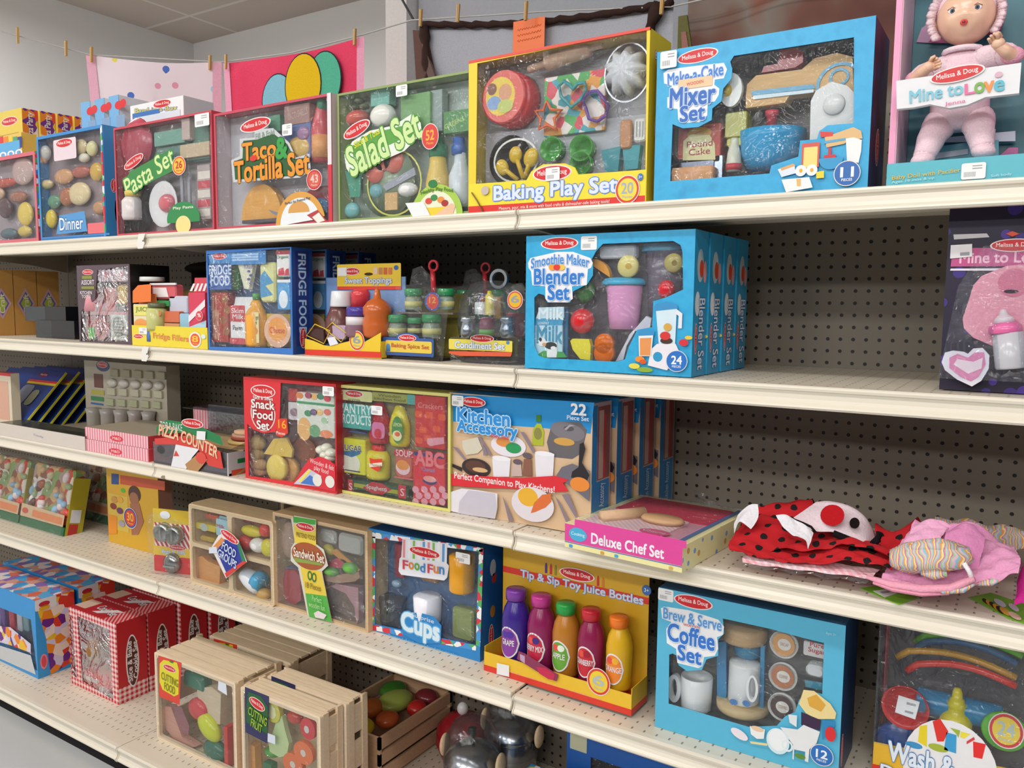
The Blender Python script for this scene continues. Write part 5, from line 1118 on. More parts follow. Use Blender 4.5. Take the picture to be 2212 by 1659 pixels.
lathe('toy_pitcher/lid','4c98b8p',.2706,.2288,.044,[(.0404,0),(.0416,.0046),(.0367,.0137),(.0005,.0141)],0,sq=0.5)
lathe('banana_slice','e0d080p',.2164,.2004,.016,[(.0005,.008),(.0192,.008),(.0212,.004),(.0212,-.002)],ax='c')
ell('banana_slice','c8a030c',.2197,.2006,.0065,.0055,0,0.0075,0.0001)
lathe('banana_slice2','b8a860p',.3042,.2054,.022,[(.0005,.008),(.0166,.008),(.0185,-.002)],ax='c')
ell('banana_slice2','806820c',.3075,.2049,.0052,.0053,0,0.0135,0.0001)
ell('orange_wedge','f0a030p',.1344,.1807,.0414,.0361,0,0.032,0.012,a0=0,a1=110)
ball('toy_strawberry','cc1e2cp',.2941,.1571,.012,.0162,.0175,.012,0)
ball('lime','2c6c20p',.1216,.1541,.025,.0203,.0228,.012,-20)
ball('toy_strawberry','d42028p',.1196,.0964,.018,.025,.0246,.018,35)
rbx('ice_tray','c8c8d0p',.1517,.216,.02,.228,.2412,.035,.006)
prism('milk_carton','bcdcecc',[(.0171,.0199),(.0176,.086),(.0815,.0873),(.0826,.0239)],0.01,0.004)
prism('milk_carton','3c9cc8c',[(.0176,.086),(.0203,.0997),(.084,.1019),(.0815,.0873)],0.01,0.004)
prism('milk_carton','c8e4f0c',[(.0209,.0997),(.0292,.122),(.0842,.1237),(.0846,.1019)],0.009,0.003)
prism('milk_carton','2a78a8c',[(.0771,.0232),(.0757,.1005),(.0795,.1225),(.0879,.1201),(.0883,.0249)],0.02,0.004)
text('milk_carton','e8f4f8c','Milk',.0558,.11,.0563,.0219,0,0.0052,'F',0.05)
text('milk_carton','3c94b8c','Milk',.0535,.0684,.0594,.0343,0,0.0055,'F',0.04)
text('milk_carton','e8f4f8c','LOWFAT',.0391,.0907,.0257,.0049,0,0.0052,'F',0.02)
prism('milk_carton','3ca048c',[(.0226,.0253),(.0398,.0359),(.0849,.0352),(.0934,.0246),(.0428,.0212)],0.0055,0.0003)
prism('milk_carton','f0f0f0c',[(.0397,.0557),(.0709,.053),(.0713,.0322),(.07,.0236),(.0488,.0227),(.0471,.0436)],0.005,0.0003)
ell('milk_carton','18181cc',.0572,.0464,.0136,.0074,0,0.0046,0.0001)
ell('milk_carton','f0f0f0c',.0372,.0532,.0086,.0084,0,0.0046,0.0001)
ell('milk_carton','18181cc',.033,.058,.0034,.004,0,0.0042,0.0001)
ell('milk_carton','e8a070c',.0418,.0484,.0046,.0035,0,0.0042,0.0001)
ell('milk_carton','f4f4f4c',.0631,.0418,.0062,.0039,0,0.0042,0.0001)
prism('lemon_wedge','ecdc28p',[(.0955,.0568),(.101,.0614),(.1365,.0617),(.1408,.0486),(.1401,.0207),(.1183,.0222),(.1014,.0398)],0.026,0.012)
lathe('carrot_slice','f07818p',.1729,.0537,.012,[(.0005,.01),(.0183,.01),(.0199,.006),(.0199,-.004)],ax='c')
lathe('carrot_slice#2','f07818p',.1733,.036,.012,[(.0005,.01),(.0194,.01),(.021,.006),(.021,-.004)],ax='c')
prism('white_base','dcdce8p',[(.1913,.0196),(.2209,.0747),(.2308,.0843),(.2527,.108),(.2628,.1035),(.2608,.085),(.2309,.0796),(.2138,.0509),(.208,.0247)],0.03,0.01)
prism('title_plate','f0f0f6c',[(.0047,.2102),(.0103,.2199),(.0709,.2304),(.1064,.2295),(.1439,.2168),(.1494,.2074),(.1457,.1981),(.1391,.1959),(.1381,.1818),(.1371,.1654),(.1049,.1632),(.1075,.1394),(.0973,.1322),(.0529,.1324),(.0458,.1392),(.0454,.1635),(.0154,.166),(.0122,.193),(.0063,.2004)],-0.00018,0.0001)
logo(.0757,.2465,.0418,.0124,0,-0.00036)
sticker(.1236,.2582,.1576,.2322,-0.0009)
text('title_lettering','4c8cd4c','Smoothie Maker',.0774,.2123,.1294,.0191,0,-0.00164,'F',0.04,'d0e0f4c',0.07,arc=.0081)
text('title_lettering','2f7cd0c','Blender',.0759,.1825,.1104,.0299,0,-0.002,'F',0.05,'d0e0f4c',0.07)
text('title_lettering','2f7cd0c','Set',.0766,.1518,.047,.0288,0,-0.00236,'F',0.05,'d0e0f4c',0.07)
ell('title_lettering','f0a030c',.0616,.2006,.0078,.0058,0,-0.00252,0.0001)
ell('title_lettering','f0c850c',.0824,.2002,.0077,.0057,0,-0.0027,0.0001)
ell('title_lettering','e03830c',.0723,.2004,.0077,.0057,0,-0.00288,0.0001)
prism('printed_picture','d4e8f4c',[(.281,.1198),(.3212,.1225),(.3197,.0558),(.2888,.0547)],-0.00306,0.0001)
prism('printed_picture','3c94ccc',[(.2773,.1243),(.2807,.131),(.3021,.1345),(.321,.1291),(.3236,.1225),(.2811,.1176)],-0.00324,0.0001)
prism('printed_picture','ece8f0c',[(.3213,.1214),(.332,.1138),(.3317,.0873),(.3247,.0871),(.3252,.1093),(.3192,.1136)],-0.00342,0.0001)
prism('printed_picture','ece8f0c',[(.2736,.0474),(.2854,.058),(.321,.0592),(.3296,.0428),(.3059,.0104),(.2683,.0176)],-0.0036,0.0001)
ell('printed_picture','2f98c8c',.2873,.0344,.0091,.009,0,-0.00378,0.0001)
ell('printed_picture','48302cc',.3033,.0642,.0118,.0058,0,-0.00396,0.0001)
ell('printed_picture','d83434c',.3007,.0731,.01,.0076,0,-0.00414,0.0001)
ell('printed_picture','d8a84cc',.305,.0889,.0076,.0071,0,-0.00432,0.0001)
prism('printed_picture','e8f0f4c',[(.2488,.0728),(.278,.0759),(.2743,.035),(.251,.034)],-0.0045,0.0001)
prism('printed_picture','e89858c',[(.2515,.0672),(.2746,.069),(.2731,.0361),(.2528,.0353)],-0.00468,0.0001)
prism('printed_picture','3c94ccc',[(.2463,.0808),(.2609,.0852),(.2804,.0816),(.2794,.0737),(.2477,.0717)],-0.00486,0.0001)
ell('printed_picture','f09030c',.2527,.0284,.0094,.0055,0,-0.00504,0.0001)
ell('printed_picture','e05828c',.259,.0241,.0069,.0041,0,-0.00522,0.0001)
ell('printed_picture','e8d850c',.242,.0153,.0109,.0051,0,-0.0054,0.0001)
ell('printed_picture','8cb038c',.2632,.0095,.0157,.0046,0,-0.00558,0.0001)
ell('printed_picture','d83040c',.3368,.062,.0088,.0062,0,-0.00576,0.0001)
ell('printed_picture','ecc838c',.3458,.0711,.0069,.0035,0,-0.00594,0.0001)
badge('count_badge',.3247,.0282,.0206,.0196,'2a74c8c','2a74c8c','24','f4f4f8c','PIECES',-0.00612)
text('side_lettering','e8f0fac','Blender Set',.045,T.H*.29,.13,.03,-90,-.0006,'R',om='2a68b0c');logo(.016,T.H*.26,.028,.006,90,-.0006,'R');ell('side_picture','b8c8d0c',.03,T.H*.76,.016,.03,0,-.0004,.0001,'R');ell('side_picture','d84828c',.036,T.H*.74,.01,.016,0,-.0006,.0001,'R');ell('side_picture','e8f0f8c',.02,T.H*.5,.012,.022,0,-.0004,.0001,'R');ell('side_picture','e8a0a0c',.055,T.H*.72,.008,.02,0,-.0004,.0001,'R')
dup(T,(.0116,.096,1.1909),'bright blue toy blender box, second of the four in a row')
dup(T,(.0131,.174,1.1909),'bright blue toy blender box, third of the four in a row')
dup(T,(.0146,.252,1.1909),'bright blue toy blender box, rearmost of the four in a row')
th('doll_accessory_pack','dark purple starred pack of doll bib and bottle, right end of second shelf','toy set',(.7533,.03,1.1909),0)
T.W,T.H,T.D=.2072,.30,.05
bx('backing_card','stars',0,0,.03,T.W,.292,.034);bx('backing_card','1a1028c',.004,0,.034,T.W-.004,.01,.055)
prism('title_band','c05088c',[(.0072,.2206),(.1924,.2152),(.1939,.1905),(.006,.1919)],0.0295,0.0005)
prism('title_band','e8e0ecc',[(.0062,.1888),(.1941,.1871),(.1944,.1829),(.0054,.1857)],0.0292,0.0005)
prism('title_band','c8c4c8c',[(.007,.2411),(.0518,.241),(.0557,.2352),(.0083,.2333)],0.0292,0.0005)
text('title_lettering','f0b8d0c','Mine to Love',.0732,.2047,.1109,.016,0,0.0285,'F',0.04)
logo(.0893,.2221,.0324,.0099,0,0.0284)
prism('title_band','e04828c',[(.0763,.2394),(.0847,.243),(.0943,.2387),(.0851,.2351)],0.0285,0.0003)
prism('price_sticker','ece8ecc',[(.0044,.2247),(.0333,.2258),(.0343,.2065),(.0046,.2042)],0.0275,0.0003)
prism('price_sticker','9898a0c',[(.0178,.213),(.0304,.2137),(.0307,.2086),(.0181,.2083)],0.027,0.0002)
prism('bib','eaa0b4f',[(.0657,.1847),(.0809,.1914),(.0996,.1931),(.1181,.1907),(.1318,.1837),(.151,.164),(.1647,.1253),(.1665,.0962),(.1532,.0762),(.1272,.0684),(.0795,.0666),(.0431,.0828),(.0297,.0969),(.0271,.1113),(.033,.1361),(.0387,.1627),(.0486,.1768)],0.026,0.004)
ell('bib/neck','d87c98f',.091,.1663,.0204,.0208,0,0.0212,0.0001)
ell('bib/neck','2c1830k',.0884,.1533,.0096,.0028,0,0.0205,0.0001)
prism('heart_pacifier','ece8f4p',[(.0462,.0092),(.0259,.0187),(.0086,.0323),(.0034,.0446),(.0072,.0594),(.018,.0629),(.0326,.0614),(.0381,.0585),(.0448,.067),(.0571,.0684),(.0665,.0576),(.0668,.0373),(.0582,.0185)],0.012,0.008)
prism('heart_pacifier','e48cb8p',[(.0444,.0173),(.0298,.0236),(.0146,.0363),(.0137,.0517),(.0242,.0583),(.0389,.0528),(.0473,.0613),(.0596,.0618),(.0624,.0437),(.0546,.025)],0.0038,0.0008)
prism('heart_pacifier','f4e0ecp',[(.0403,.0284),(.0198,.0417),(.0247,.0502),(.0464,.047),(.0583,.0537),(.0575,.0374)],0.003,0.0006)
lathe('doll_bottle','c4c4ccp',.0953,.0387,.012,[(.0003,-.0008),(.0196,0),(.0208,.0028),(.0208,.0541)],8,n=32)
lathe('doll_bottle/collar','e06ca4p',.0853,.0915,.012,[(.0212,0),(.0222,.0016),(.0216,.01),(.0154,.016)],8,n=32)
lathe('doll_bottle/teat','e8d8e0p',.0827,.1064,.012,[(.0151,0),(.012,.008),(.0062,.0124),(.0045,.018),(.0034,.02),(.0003,.0208)],8)
film('blister',[(.0,.02),(T.W-.01,.02),(T.W-.01,.22),(.05,.22),(.02,.16)],-.004)
# ---------------------------------------------------------------- third shelf
th('toy_card_pack','blue and yellow carded toy leaning back, frontmost of the six at left','toy set',(-2.5744,.1,.8572),0,rx=-42,group='leaning carded toys')
T.W,T.H,T.D=.4122,.26,.012
bx('backing_card','24489cc',0,0,0,T.W,.26,.004);bx('card_edge','d8d030c',T.W-.002,0,-.001,T.W+.0015,.26,.006)
rr('header','dc3038c',T.W-.2,.205,T.W-.002,.215,.003,-0.0006,.0004)
rr('header','e8c830c',T.W-.2,.195,T.W-.002,.205,.003,-0.0006,.0004)
rr('header','2a3c8cc',T.W-.2,.215,T.W-.002,.256,.003,-0.0006,.0004)
logo(T.W-.13,.24,.03,.013,0,-.0008)
rr('tray_picture','a8b0d0c',T.W-.2,.1,T.W-.12,.19,.02,-0.0008,.0004)
rr('tray_picture','d83c50c',T.W-.21,.01,T.W-.135,.1,.02,-0.0008,.0004)
rr('tray_picture','d8dce8c',T.W-.2,.02,T.W-.145,.09,.02,-0.0014,.0004)
rr('tray_picture','48b0c8c',T.W-.12,.03,T.W-.08,.06,.003,-0.001,.0004)
rr('tray_picture','c8d0a8p',T.W-.11,.1,T.W-.06,.17,.02,-0.002,.0004)
rr('tray_picture','98c8e8c',T.W-.19,.005,T.W-.12,.02,.003,-0.001,.0004)
dup(T,(-2.5714,.148,.8572),'blue and yellow carded toy leaning back, second of the six at left')
dup(T,(-2.5684,.196,.8572),'blue and yellow carded toy leaning back, third of the six at left')
dup(T,(-2.5654,.244,.8572),'blue and yellow carded toy leaning back, fourth of the six at left')
dup(T,(-2.5624,.292,.8572),'blue and yellow carded toy leaning back, fifth of the six at left')
dup(T,(-2.5594,.34,.8572),'blue and yellow carded toy leaning back, rearmost of the six at left')
th('toy_box','cream box with a red top edge at the far left end of the third shelf','box',(-2.3489,.09,.857),0)
T.W,T.H,T.D=.16,.2,.03
carton('dcd0b8c',.16,.2,.03,top='c83038c');rr('printed_artwork','c82830c',0,.19,.16,.2,.001,-.0004);rr('printed_artwork','d8a890c',.02,.03,.14,.17,.004,-.0004)
th('craft_tray_box','low box with blank cream front strip and clear lid, left end of third shelf','box',(-2.0954,0,.8572),0)
T.W,T.H,T.D=.5239,.044,.085
bx('front_strip','d8cec4c',0,0,0,T.W,.044,.002);bx('tray','8a8880c',0,0,.002,T.W,.03,.085);plate('clear_lid','b0b4acg',[(0,0),(T.W,0),(T.W,.085),(0,.085)],[],0,.001,'T')
text('pencil_mark','a8a4b0c','Candy',T.W-.27,.02,.06,.008,-4,-.0006)
th('stamp_set_box','cream box of wooden stamps in five columns standing at the back of the third shelf','toy set',(-1.9791,.24,.8572),0)
T.W,T.H,T.D=.4775,.25,.05
carton('b8b0a0c',T.W,.25,.05)
ell('brand_patch','3c4478c',.1176,.2347,.0416,.0198,0,-0.00018,0.0001)
logo(.1138,.2386,.0316,.0107,0,-0.00036)
rr('side_picture','6c4438c',.0602,.2049,.1148,.1562,.001,-0.0009,0.0001)
rr('side_picture','b8b04cc',.038,.1472,.1206,.1309,.001,-0.00108,0.0001)
rr('side_picture','3c8a50c',.0367,.124,.1158,.1086,.001,-0.00126,0.0001)
rr('side_picture','3068a8c',.0353,.1008,.1115,.0946,.001,-0.00144,0.0001)
rbx('stamp','a8a48cw',.1698,.202,-.008,.2169,.2271,0,.002)
ball('stamp_handle','d0ccc4p',.1761,.1787,-.004,.0267,.0156,.012,0)
rbx('stamp#2','c4c0a8w',.1469,.1357,-.008,.1945,.1604,0,.002)
rbx('stamp#3','b4b898w',.1351,.0982,-.008,.183,.1226,0,.002)
rbx('stamp#4','a8a48cw',.2391,.2034,-.008,.2851,.2281,0,.002)
ball('stamp_handle#2','d0ccc4p',.2454,.1804,-.004,.026,.0154,.012,0)
rbx('stamp#5','c4c0a8w',.2171,.138,-.008,.2635,.1624,0,.002)
rbx('stamp#6','b4b898w',.2057,.1009,-.008,.2523,.1251,0,.002)
rbx('stamp#7','a8a48cw',.3067,.2047,-.008,.3515,.2292,0,.002)
ball('stamp_handle#3','d0ccc4p',.3129,.182,-.004,.0253,.0152,.012,0)
rbx('stamp#8','c4c0a8w',.2854,.1402,-.008,.3306,.1643,0,.002)
rbx('stamp#9','b4b898w',.2743,.1036,-.008,.3198,.1275,0,.002)
rbx('stamp#10','a8a48cw',.3725,.2061,-.008,.4162,.2302,0,.002)
ball('stamp_handle#4','d0ccc4p',.3787,.1836,-.004,.0247,.015,.012,0)
rbx('stamp#11','c4c0a8w',.3519,.1424,-.008,.396,.1662,0,.002)
rbx('stamp#12','b4b898w',.3412,.1063,-.008,.3856,.1299,0,.002)
rbx('stamp#13','a8a48cw',.4366,.2073,-.008,.4793,.2312,0,.002)
ball('stamp_handle#5','d0ccc4p',.4428,.1852,-.004,.0241,.0148,.012,0)
rbx('stamp#14','c4c0a8w',.4167,.1445,-.008,.4597,.168,0,.002)
rbx('stamp#15','b4b898w',.4064,.1088,-.008,.4497,.1321,0,.002)
lathe('marker','b4b0acp',.0799,.0224,-.02,[(.022,0),(.022,.042),(.0264,.0631)],0,n=12)
lathe('marker#2','b4b0acp',.165,.0266,-.02,[(.0213,0),(.0213,.0414),(.0256,.062)],0,n=12)
lathe('marker#3','b4b0acp',.2473,.0307,-.02,[(.0206,0),(.0206,.0407),(.0248,.0611)],0,n=12)
lathe('marker#4','b4b0acp',.3271,.0346,-.02,[(.02,0),(.02,.0401),(.024,.0601)],0,n=12)
lathe('marker#5','b4b0acp',.4045,.0385,-.02,[(.0194,0),(.0194,.0394),(.0233,.0592)],0,n=12)
th('striped_box','flat pink and white striped box, lower of two stacked in front of the stamp set','box',(-1.5932,.004,.8572),0)
carton('pinkbars',.3407,.036,.2,[],None,'carton','e04048c','a89c90c')
ell('brand_oval','e03848c',.1776,.0133,.0339,.0093,0,-0.00018,0.0001)
text('brand_oval','f4d0d4c','M&D',.1779,.0133,.0424,.0079,0,-0.00056,'F',0.02)
th('striped_box','flat pink and white striped box with an open clear top, upper of two stacked boxes','box',(-1.5811,.008,.8937),0)
carton('pinkbars',.3224,.036,.2,[],None,'carton','e04048c','a09480c')
ell('brand_oval','e03848c',.1675,.0154,.0339,.0093,0,-0.00018,0.0001)
text('brand_oval','f4d0d4c','M&D',.1678,.0155,.0423,.0078,0,-0.00056,'F',0.02)
bx('back_flap','pinkbars',T.W-.05,.036,.19,T.W+.06,.1,.2)
th('pizza_counter','clear domed toy pizza counter with a green and red banner, beside the striped boxes','toy set',(-1.2319,.006,.8572),0)
T.W,T.H,T.D=.3285,.15,.19
bx('base','9c98a0p',0,0,.002,T.W,.006,.19);bx('counter','c0bcc0p',T.W-.004,0,0,T.W,.062,.19);bx('counter_front','d8d4d8g',0,0,0,T.W-.004,.062,.002);bx('counter','c8a878w',.01,.06,.05,T.W,.066,.19)
prism('hood','dcdee0g',[(0,.066),(.0,.068),(.07,.085),(.1,.145),(.19,.15),(.19,.066)],.004,.003,'R');bx('hood','d4d4d8g',0,.148,.1,T.W,.15,.19);bx('hood','d8dce0g',0,.066,.186,T.W,.148,.188)
lathe('toy_sandwich','d8b878w',T.W-.07,.066,.13,[(.001,0),(.06,.001),(.06,.009),(.001,.01)])
lathe('toy_sandwich','a85848f',T.W-.07,.078,.13,[(.001,0),(.051,.001),(.051,.009),(.001,.01)])
lathe('toy_sandwich','c8a088f',T.W-.07,.083,.13,[(.001,0),(.048,.001),(.048,.009),(.001,.01)])
lathe('toy_sandwich','d8b090f',T.W-.07,.092,.13,[(.001,0),(.042,.001),(.042,.009),(.001,.01)])
prism('banner','208048c',[(.0241,.1062),(.0714,.1303),(.145,.13),(.2356,.1218),(.3031,.1058),(.3141,.0817),(.3023,.0837),(.2246,.0951),(.1436,.1004),(.0203,.0856)],-0.003,0.0001)
prism('banner','d84038c',[(.0143,.0716),(.1434,.0906),(.2341,.08),(.3018,.0647),(.312,.0184),(.2514,.0209),(.2133,.0586),(.1108,.0644),(.0134,.0546)],-0.0032,0.0001)
text('title_lettering','e8c8a0c','PIZZA COUNTER',.1648,.083,.2571,.0311,-9,-0.0042,'F',0.04,'c83830c',0.07,arc=.0079)
text('title_lettering','c8e0d0c','TOP & BAKE',.0933,.1141,.101,.0199,0,-0.0042,'F',0.02)
logo(.1887,.1301,.0467,.013,0,-0.005)
prism('price_sticker','ececeec',[(.2096,.1118),(.247,.1136),(.2435,.0894),(.2061,.0889)],-0.0062,0.0001)
ball('toy_pizza_tool','38343cp',.0341,.0409,.012,.0351,.0225,.012,0)
prism('picture_card','e8e8ecc',[(.112,.0646),(.2145,.062),(.183,.036),(.1555,0),(.0873,0)],-0.004,0.0001)
prism('picture_card','b88858c',[(.1519,.0129),(.2147,.0525),(.2489,.0368),(.2071,0),(.1615,0)],-0.0045,0.0001)
ell('picture_card','dc4c40c',.2223,.0388,.022,.0162,0,-0.005,0.0001)
prism('picture_card','d84840c',[(.1004,.0303),(.1119,.0481),(.1269,.0332)],-0.0045,0.0001)
rr('side_stripe','1c7840c',.03,.03,.15,.042,.001,-.0004,.0001,'R');rr('side_stripe','d8482cc',.01,.0,.16,.014,.001,-.0004,.0001,'R');prism('side_stripe','b08858c',[(.02,.0),(.035,.0),(.16,.05),(.15,.055)],-.0006,.0001,'R')
th('snack_food_set','red windowed box of toy snacks with crackers, chips and popcorn, beside the pizza counter','toy set',(-.8549,.022,.8572),0)
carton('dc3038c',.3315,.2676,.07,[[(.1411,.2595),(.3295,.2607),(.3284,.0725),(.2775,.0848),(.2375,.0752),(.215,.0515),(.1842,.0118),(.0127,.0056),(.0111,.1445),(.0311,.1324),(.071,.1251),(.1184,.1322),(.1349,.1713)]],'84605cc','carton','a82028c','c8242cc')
film('window',[(.1411,.2595),(.3295,.2607),(.3284,.0725),(.2775,.0848),(.2375,.0752),(.215,.0515),(.1842,.0118),(.0127,.0056),(.0111,.1445),(.0311,.1324),(.071,.1251),(.1184,.1322),(.1349,.1713)],.002)
rbx('chip_bag','b83830c',.1506,.2134,.015,.1838,.2456,.05,.002)
rbx('drink_box','d4ccccp',.1498,.1659,.015,.1865,.2109,.05,.002)
ell('drink_box','8c7078c',.173,.1861,.0151,.0101,0,0.014,0.0001)
rbx('cracker_box','dcdcd0c',.1883,.133,.008,.318,.2393,.05,.004)
rr('cracker_box','3c9460c',.1891,.2171,.3197,.2111,.001,0.0075,0.0001)
ell('cracker_box','e08038c',.2001,.231,.0126,.0079,0,0.0072,0.0001)
ell('cracker_box','a8405cc',.2314,.2331,.0124,.0078,0,0.0072,0.0001)
ell('cracker_box','e8b060c',.2513,.2319,.0123,.0078,0,0.0072,0.0001)
ell('cracker_box','2c7c58c',.2729,.2334,.0121,.0077,0,0.0072,0.0001)
ell('cracker_box','d84048c',.2959,.2298,.012,.0077,0,0.0072,0.0001)
ell('cracker_box','3c8c60c',.2287,.1886,.0124,.0078,0,0.0072,0.0001)
ell('cracker_box','6c4878c',.2488,.1928,.0123,.0078,0,0.0072,0.0001)
ell('cracker_box','e8c078c',.2686,.1944,.0122,.0078,0,0.0072,0.0001)
ell('cracker_box','dc7060c',.2953,.1965,.012,.0077,0,0.0072,0.0001)
ell('cracker_box','a8c8a0c',.286,.1752,.0121,.0077,0,0.0072,0.0001)
ell('cracker_box','e8b068c',.2149,.1481,.0229,.029,0,0.0072,0.0001)
ell('cracker_box','68a070c',.2517,.1463,.0181,.0157,0,0.007,0.0001)
ell('cracker_box','e88858c',.2912,.1422,.0213,.0098,0,0.0068,0.0001)
ball('pretzel','b09058w',.0123,.0906,.03,.033,.0211,.014,0)
ball('pretzel#2','9c7c48w',.0093,.0593,.03,.0289,.017,.014,0)
ball('pretzel#3','b08858w',.0208,.0324,.03,.0288,.017,.014,0)
ball('pretzel#4','a07048w',.0161,.0121,.03,.031,.0113,.014,0)
prism('tortilla_chip','dcb850p',[(.0583,.0677),(.0973,.1116),(.1442,.1188),(.1663,.0887),(.1621,.0694)],0.018,0.006)
lathe('cheese_round','e8cc5cp',.1073,.035,.016,[(.0008,.01),(.0323,.01),(.0362,.006),(.0362,-.004)],ax='c')
lathe('cheese_round','d8a058p',.1287,.031,.03,[(.0008,.004),(.0312,.004),(.0359,0),(.0359,-.01)],ax='c')
ell('cookie','8c4c2cw',.1859,.0883,.0396,.0297,0,0.047,0.012)
ball('popcorn','e4e0ccp',.267,.0998,.014,.0159,.0115,.014,0)
ball('popcorn','e4e0ccp',.285,.1069,.014,.0157,.0115,.014,0)
ball('popcorn','e4e0ccp',.2991,.0954,.014,.0163,.012,.014,0)
ball('popcorn','e4e0ccp',.2811,.0883,.014,.0165,.012,.014,0)
ball('popcorn','e4e0ccp',.2953,.082,.014,.0142,.0104,.014,0)
ell('title_burst','e8d8d0c',.0728,.177,.0469,.0468,0,-0.00018,0.0001)
ell('title_burst','c0202cc',.073,.177,.0429,.0441,0,-0.00036,0.0001)
logo(.0749,.234,.0467,.0168,0,-0.00054)
text('title_lettering','ece4e4c','Slice & Serve',.075,.2165,.0752,.0092,0,-0.00128,'F',0.02)
text('title_lettering','f0ece8c','Snack\nFood\nSet',.0742,.1732,.0873,.0761,0,-0.00164,'F',0.04,'8c2428c',0.07)
prism('count_banner','dc3c28c',[(.1292,.1683),(.1636,.1712),(.1665,.1343),(.1433,.1214),(.1222,.1248)],-0.0018,0.0001)
text('count_banner','f8a828c','16',.1463,.1551,.0283,.0214,0,-0.00218,'F',0.02)
text('count_banner','f4e0d8c','Pieces',.1403,.1319,.0323,.0075,0,-0.00254,'F',0.02)
prism('corner_label','dc3040c',[(.187,.0087),(.2216,.0527),(.2404,.0759),(.2803,.0868),(.3121,.0813),(.3293,.0704),(.3301,.0063)],-0.0027,0.0001)
text('corner_label','f0c8c8c','Wooden & felt\nplay food',.2836,.06,.0821,.0286,-8,-0.00308,'F',0.02)
prism('corner_label','c8c8d8c',[(.1857,.0073),(.2405,.0524),(.2835,.0393),(.2759,.0122)],-0.00324,0.0001)
prism('corner_label','4878c8c',[(.2103,.0118),(.244,.0371),(.2763,.0254),(.2689,.0127)],-0.00342,0.0001)
prism('corner_label','f0e060c',[(.2032,.0162),(.2408,.0512),(.2481,.0494),(.2124,.0147)],-0.0036,0.0001)
ell('corner_label','e8e4dcc',.2695,.0272,.0159,.0152,0,-0.00378,0.0001)
ell('corner_label','e8e4dcc',.3124,.0287,.0155,.015,0,-0.00396,0.0001)
sticker(.2921,.2611,.33,.2383,-0.00414)
th('pantry_products_set','pale yellow framed box of toy pantry products, right of the red snack set','toy set',(-.5421,.04,.8572),0)
carton('dcd880c',.3478,.2648,.06,[[(.007,.007),(.3408,.007),(.3408,.2578),(.007,.2578)]],'8c8454c','carton','c8c068c','d0c870c')
film('window',[(.007,.007),(.3408,.007),(.3408,.2578),(.007,.2578)],.002)
rr('title_card','e4e4a0c',.0034,.2527,.1131,.228,.004,0.006,0.0001)
rr('title_card','a8a850c',.1134,.2535,.22,.2328,.002,0.006,0.0001)
rr('title_card','58b0a8c',.2201,.2545,.243,.2321,.002,0.006,0.0001)
rr('title_card','3ca89cc',.0051,.2202,.1096,.1611,.005,0.0055,0.0001)
text('title_lettering','dcece8c','PANTRY',.0604,.2086,.1016,.0227,0,0.005,'F',0.03)
text('title_lettering','dcece8c','PRODUCTS',.0584,.1831,.1019,.0228,0,0.005,'F',0.03)
logo(.0553,.2447,.0292,.0086,0,0.0055)
text('title_lettering','6c6c30c','Wooden\nkitchen food',.1671,.2432,.0956,.0147,0,0.0055,'F',0.02)
text('title_lettering','585838c','WOODEN',.0552,.2296,.0407,.0056,0,0.0055,'F',0.02)
rbx('rice_pack','3050a0c',.0262,.1486,.015,.0825,.1523,.04,.002)
lathe('ketchup_bottle','cc2030p',.1137,.1293,.03,[(.0265,0),(.0298,.0101),(.0298,.0609),(.0199,.0837),(.0099,.1015)],0,sq=0.6)
rr('ketchup_bottle/label','d878a8c',.1129,.1828,.1533,.1443,.012,0.004,0.0001)
ell('ketchup_bottle/label','c82838c',.1327,.156,.0117,.0119,0,0.0035,0.0001)
lathe('dressing_bottle','ecdc18p',.1772,.1282,.03,[(.025,0),(.0294,.01),(.0294,.0499),(.0224,.0723),(.0128,.0922),(.0064,.096)],0,sq=0.55)
ell('dressing_bottle/label','3c8c3cc',.19,.1696,.0174,.0318,0,0.006,0.0001)
text('dressing_bottle/label','e8f0a0c','LEMON',.1909,.1821,.0265,.0083,0,0.005,'F',0.02)
ell('dressing_bottle/label','e8e4b0c',.1897,.1562,.0139,.0123,0,0.0052,0.0001)
ell('dressing_bottle/label','e86030c',.191,.1601,.0082,.0054,0,0.0048,0.0001)
rbx('cereal_box','cc2828c',.2422,.1363,.006,.3281,.2555,.04,.003)
text('cereal_box','e88888c','Crackers',.2871,.2331,.0713,.0118,0,0.0055,'F',0.02)
rr('cereal_box','e05020c',.2434,.2188,.2652,.2043,.004,0.0052,0.0001)
rr('cereal_box','e05020c',.2736,.2188,.2951,.2044,.004,0.0052,0.0001)
rr('cereal_box','e05020c',.3093,.2169,.3303,.2027,.004,0.0052,0.0001)
rr('cereal_box','e05020c',.2555,.1838,.2772,.1696,.004,0.0052,0.0001)
rr('cereal_box','e05020c',.2945,.1897,.3157,.1755,.004,0.0052,0.0001)
rr('cereal_box','e05020c',.2706,.1661,.2921,.1519,.004,0.0052,0.0001)
rr('cereal_box','e05020c',.2432,.1587,.2651,.1444,.004,0.0052,0.0001)
prism('cereal_box','e09aa8c',[(.2787,.1588),(.326,.1657),(.3275,.1517),(.2877,.1418),(.2787,.1468)],0.0048,0.0002)
rbx('sugar_box','dcd820p',.0108,.0485,.008,.0878,.135,.04,.004)
rr('sugar_box','e8e4d0c',.0083,.096,.0715,.053,.02,0.0075,0.0001)
prism('sugar_box','2870a0c',[(.0139,.1019),(.0741,.1082),(.0723,.1004),(.0449,.0897),(.0138,.0941)],0.0072,0.0002)
text('sugar_box','3c4860c','SUGAR',.0447,.1123,.0653,.0144,0,0.007,'F',0.02,'e0dcc0c',0.07)
rr('sugar_box','303858c',.0117,.0576,.072,.0549,.001,0.007,0.0001)
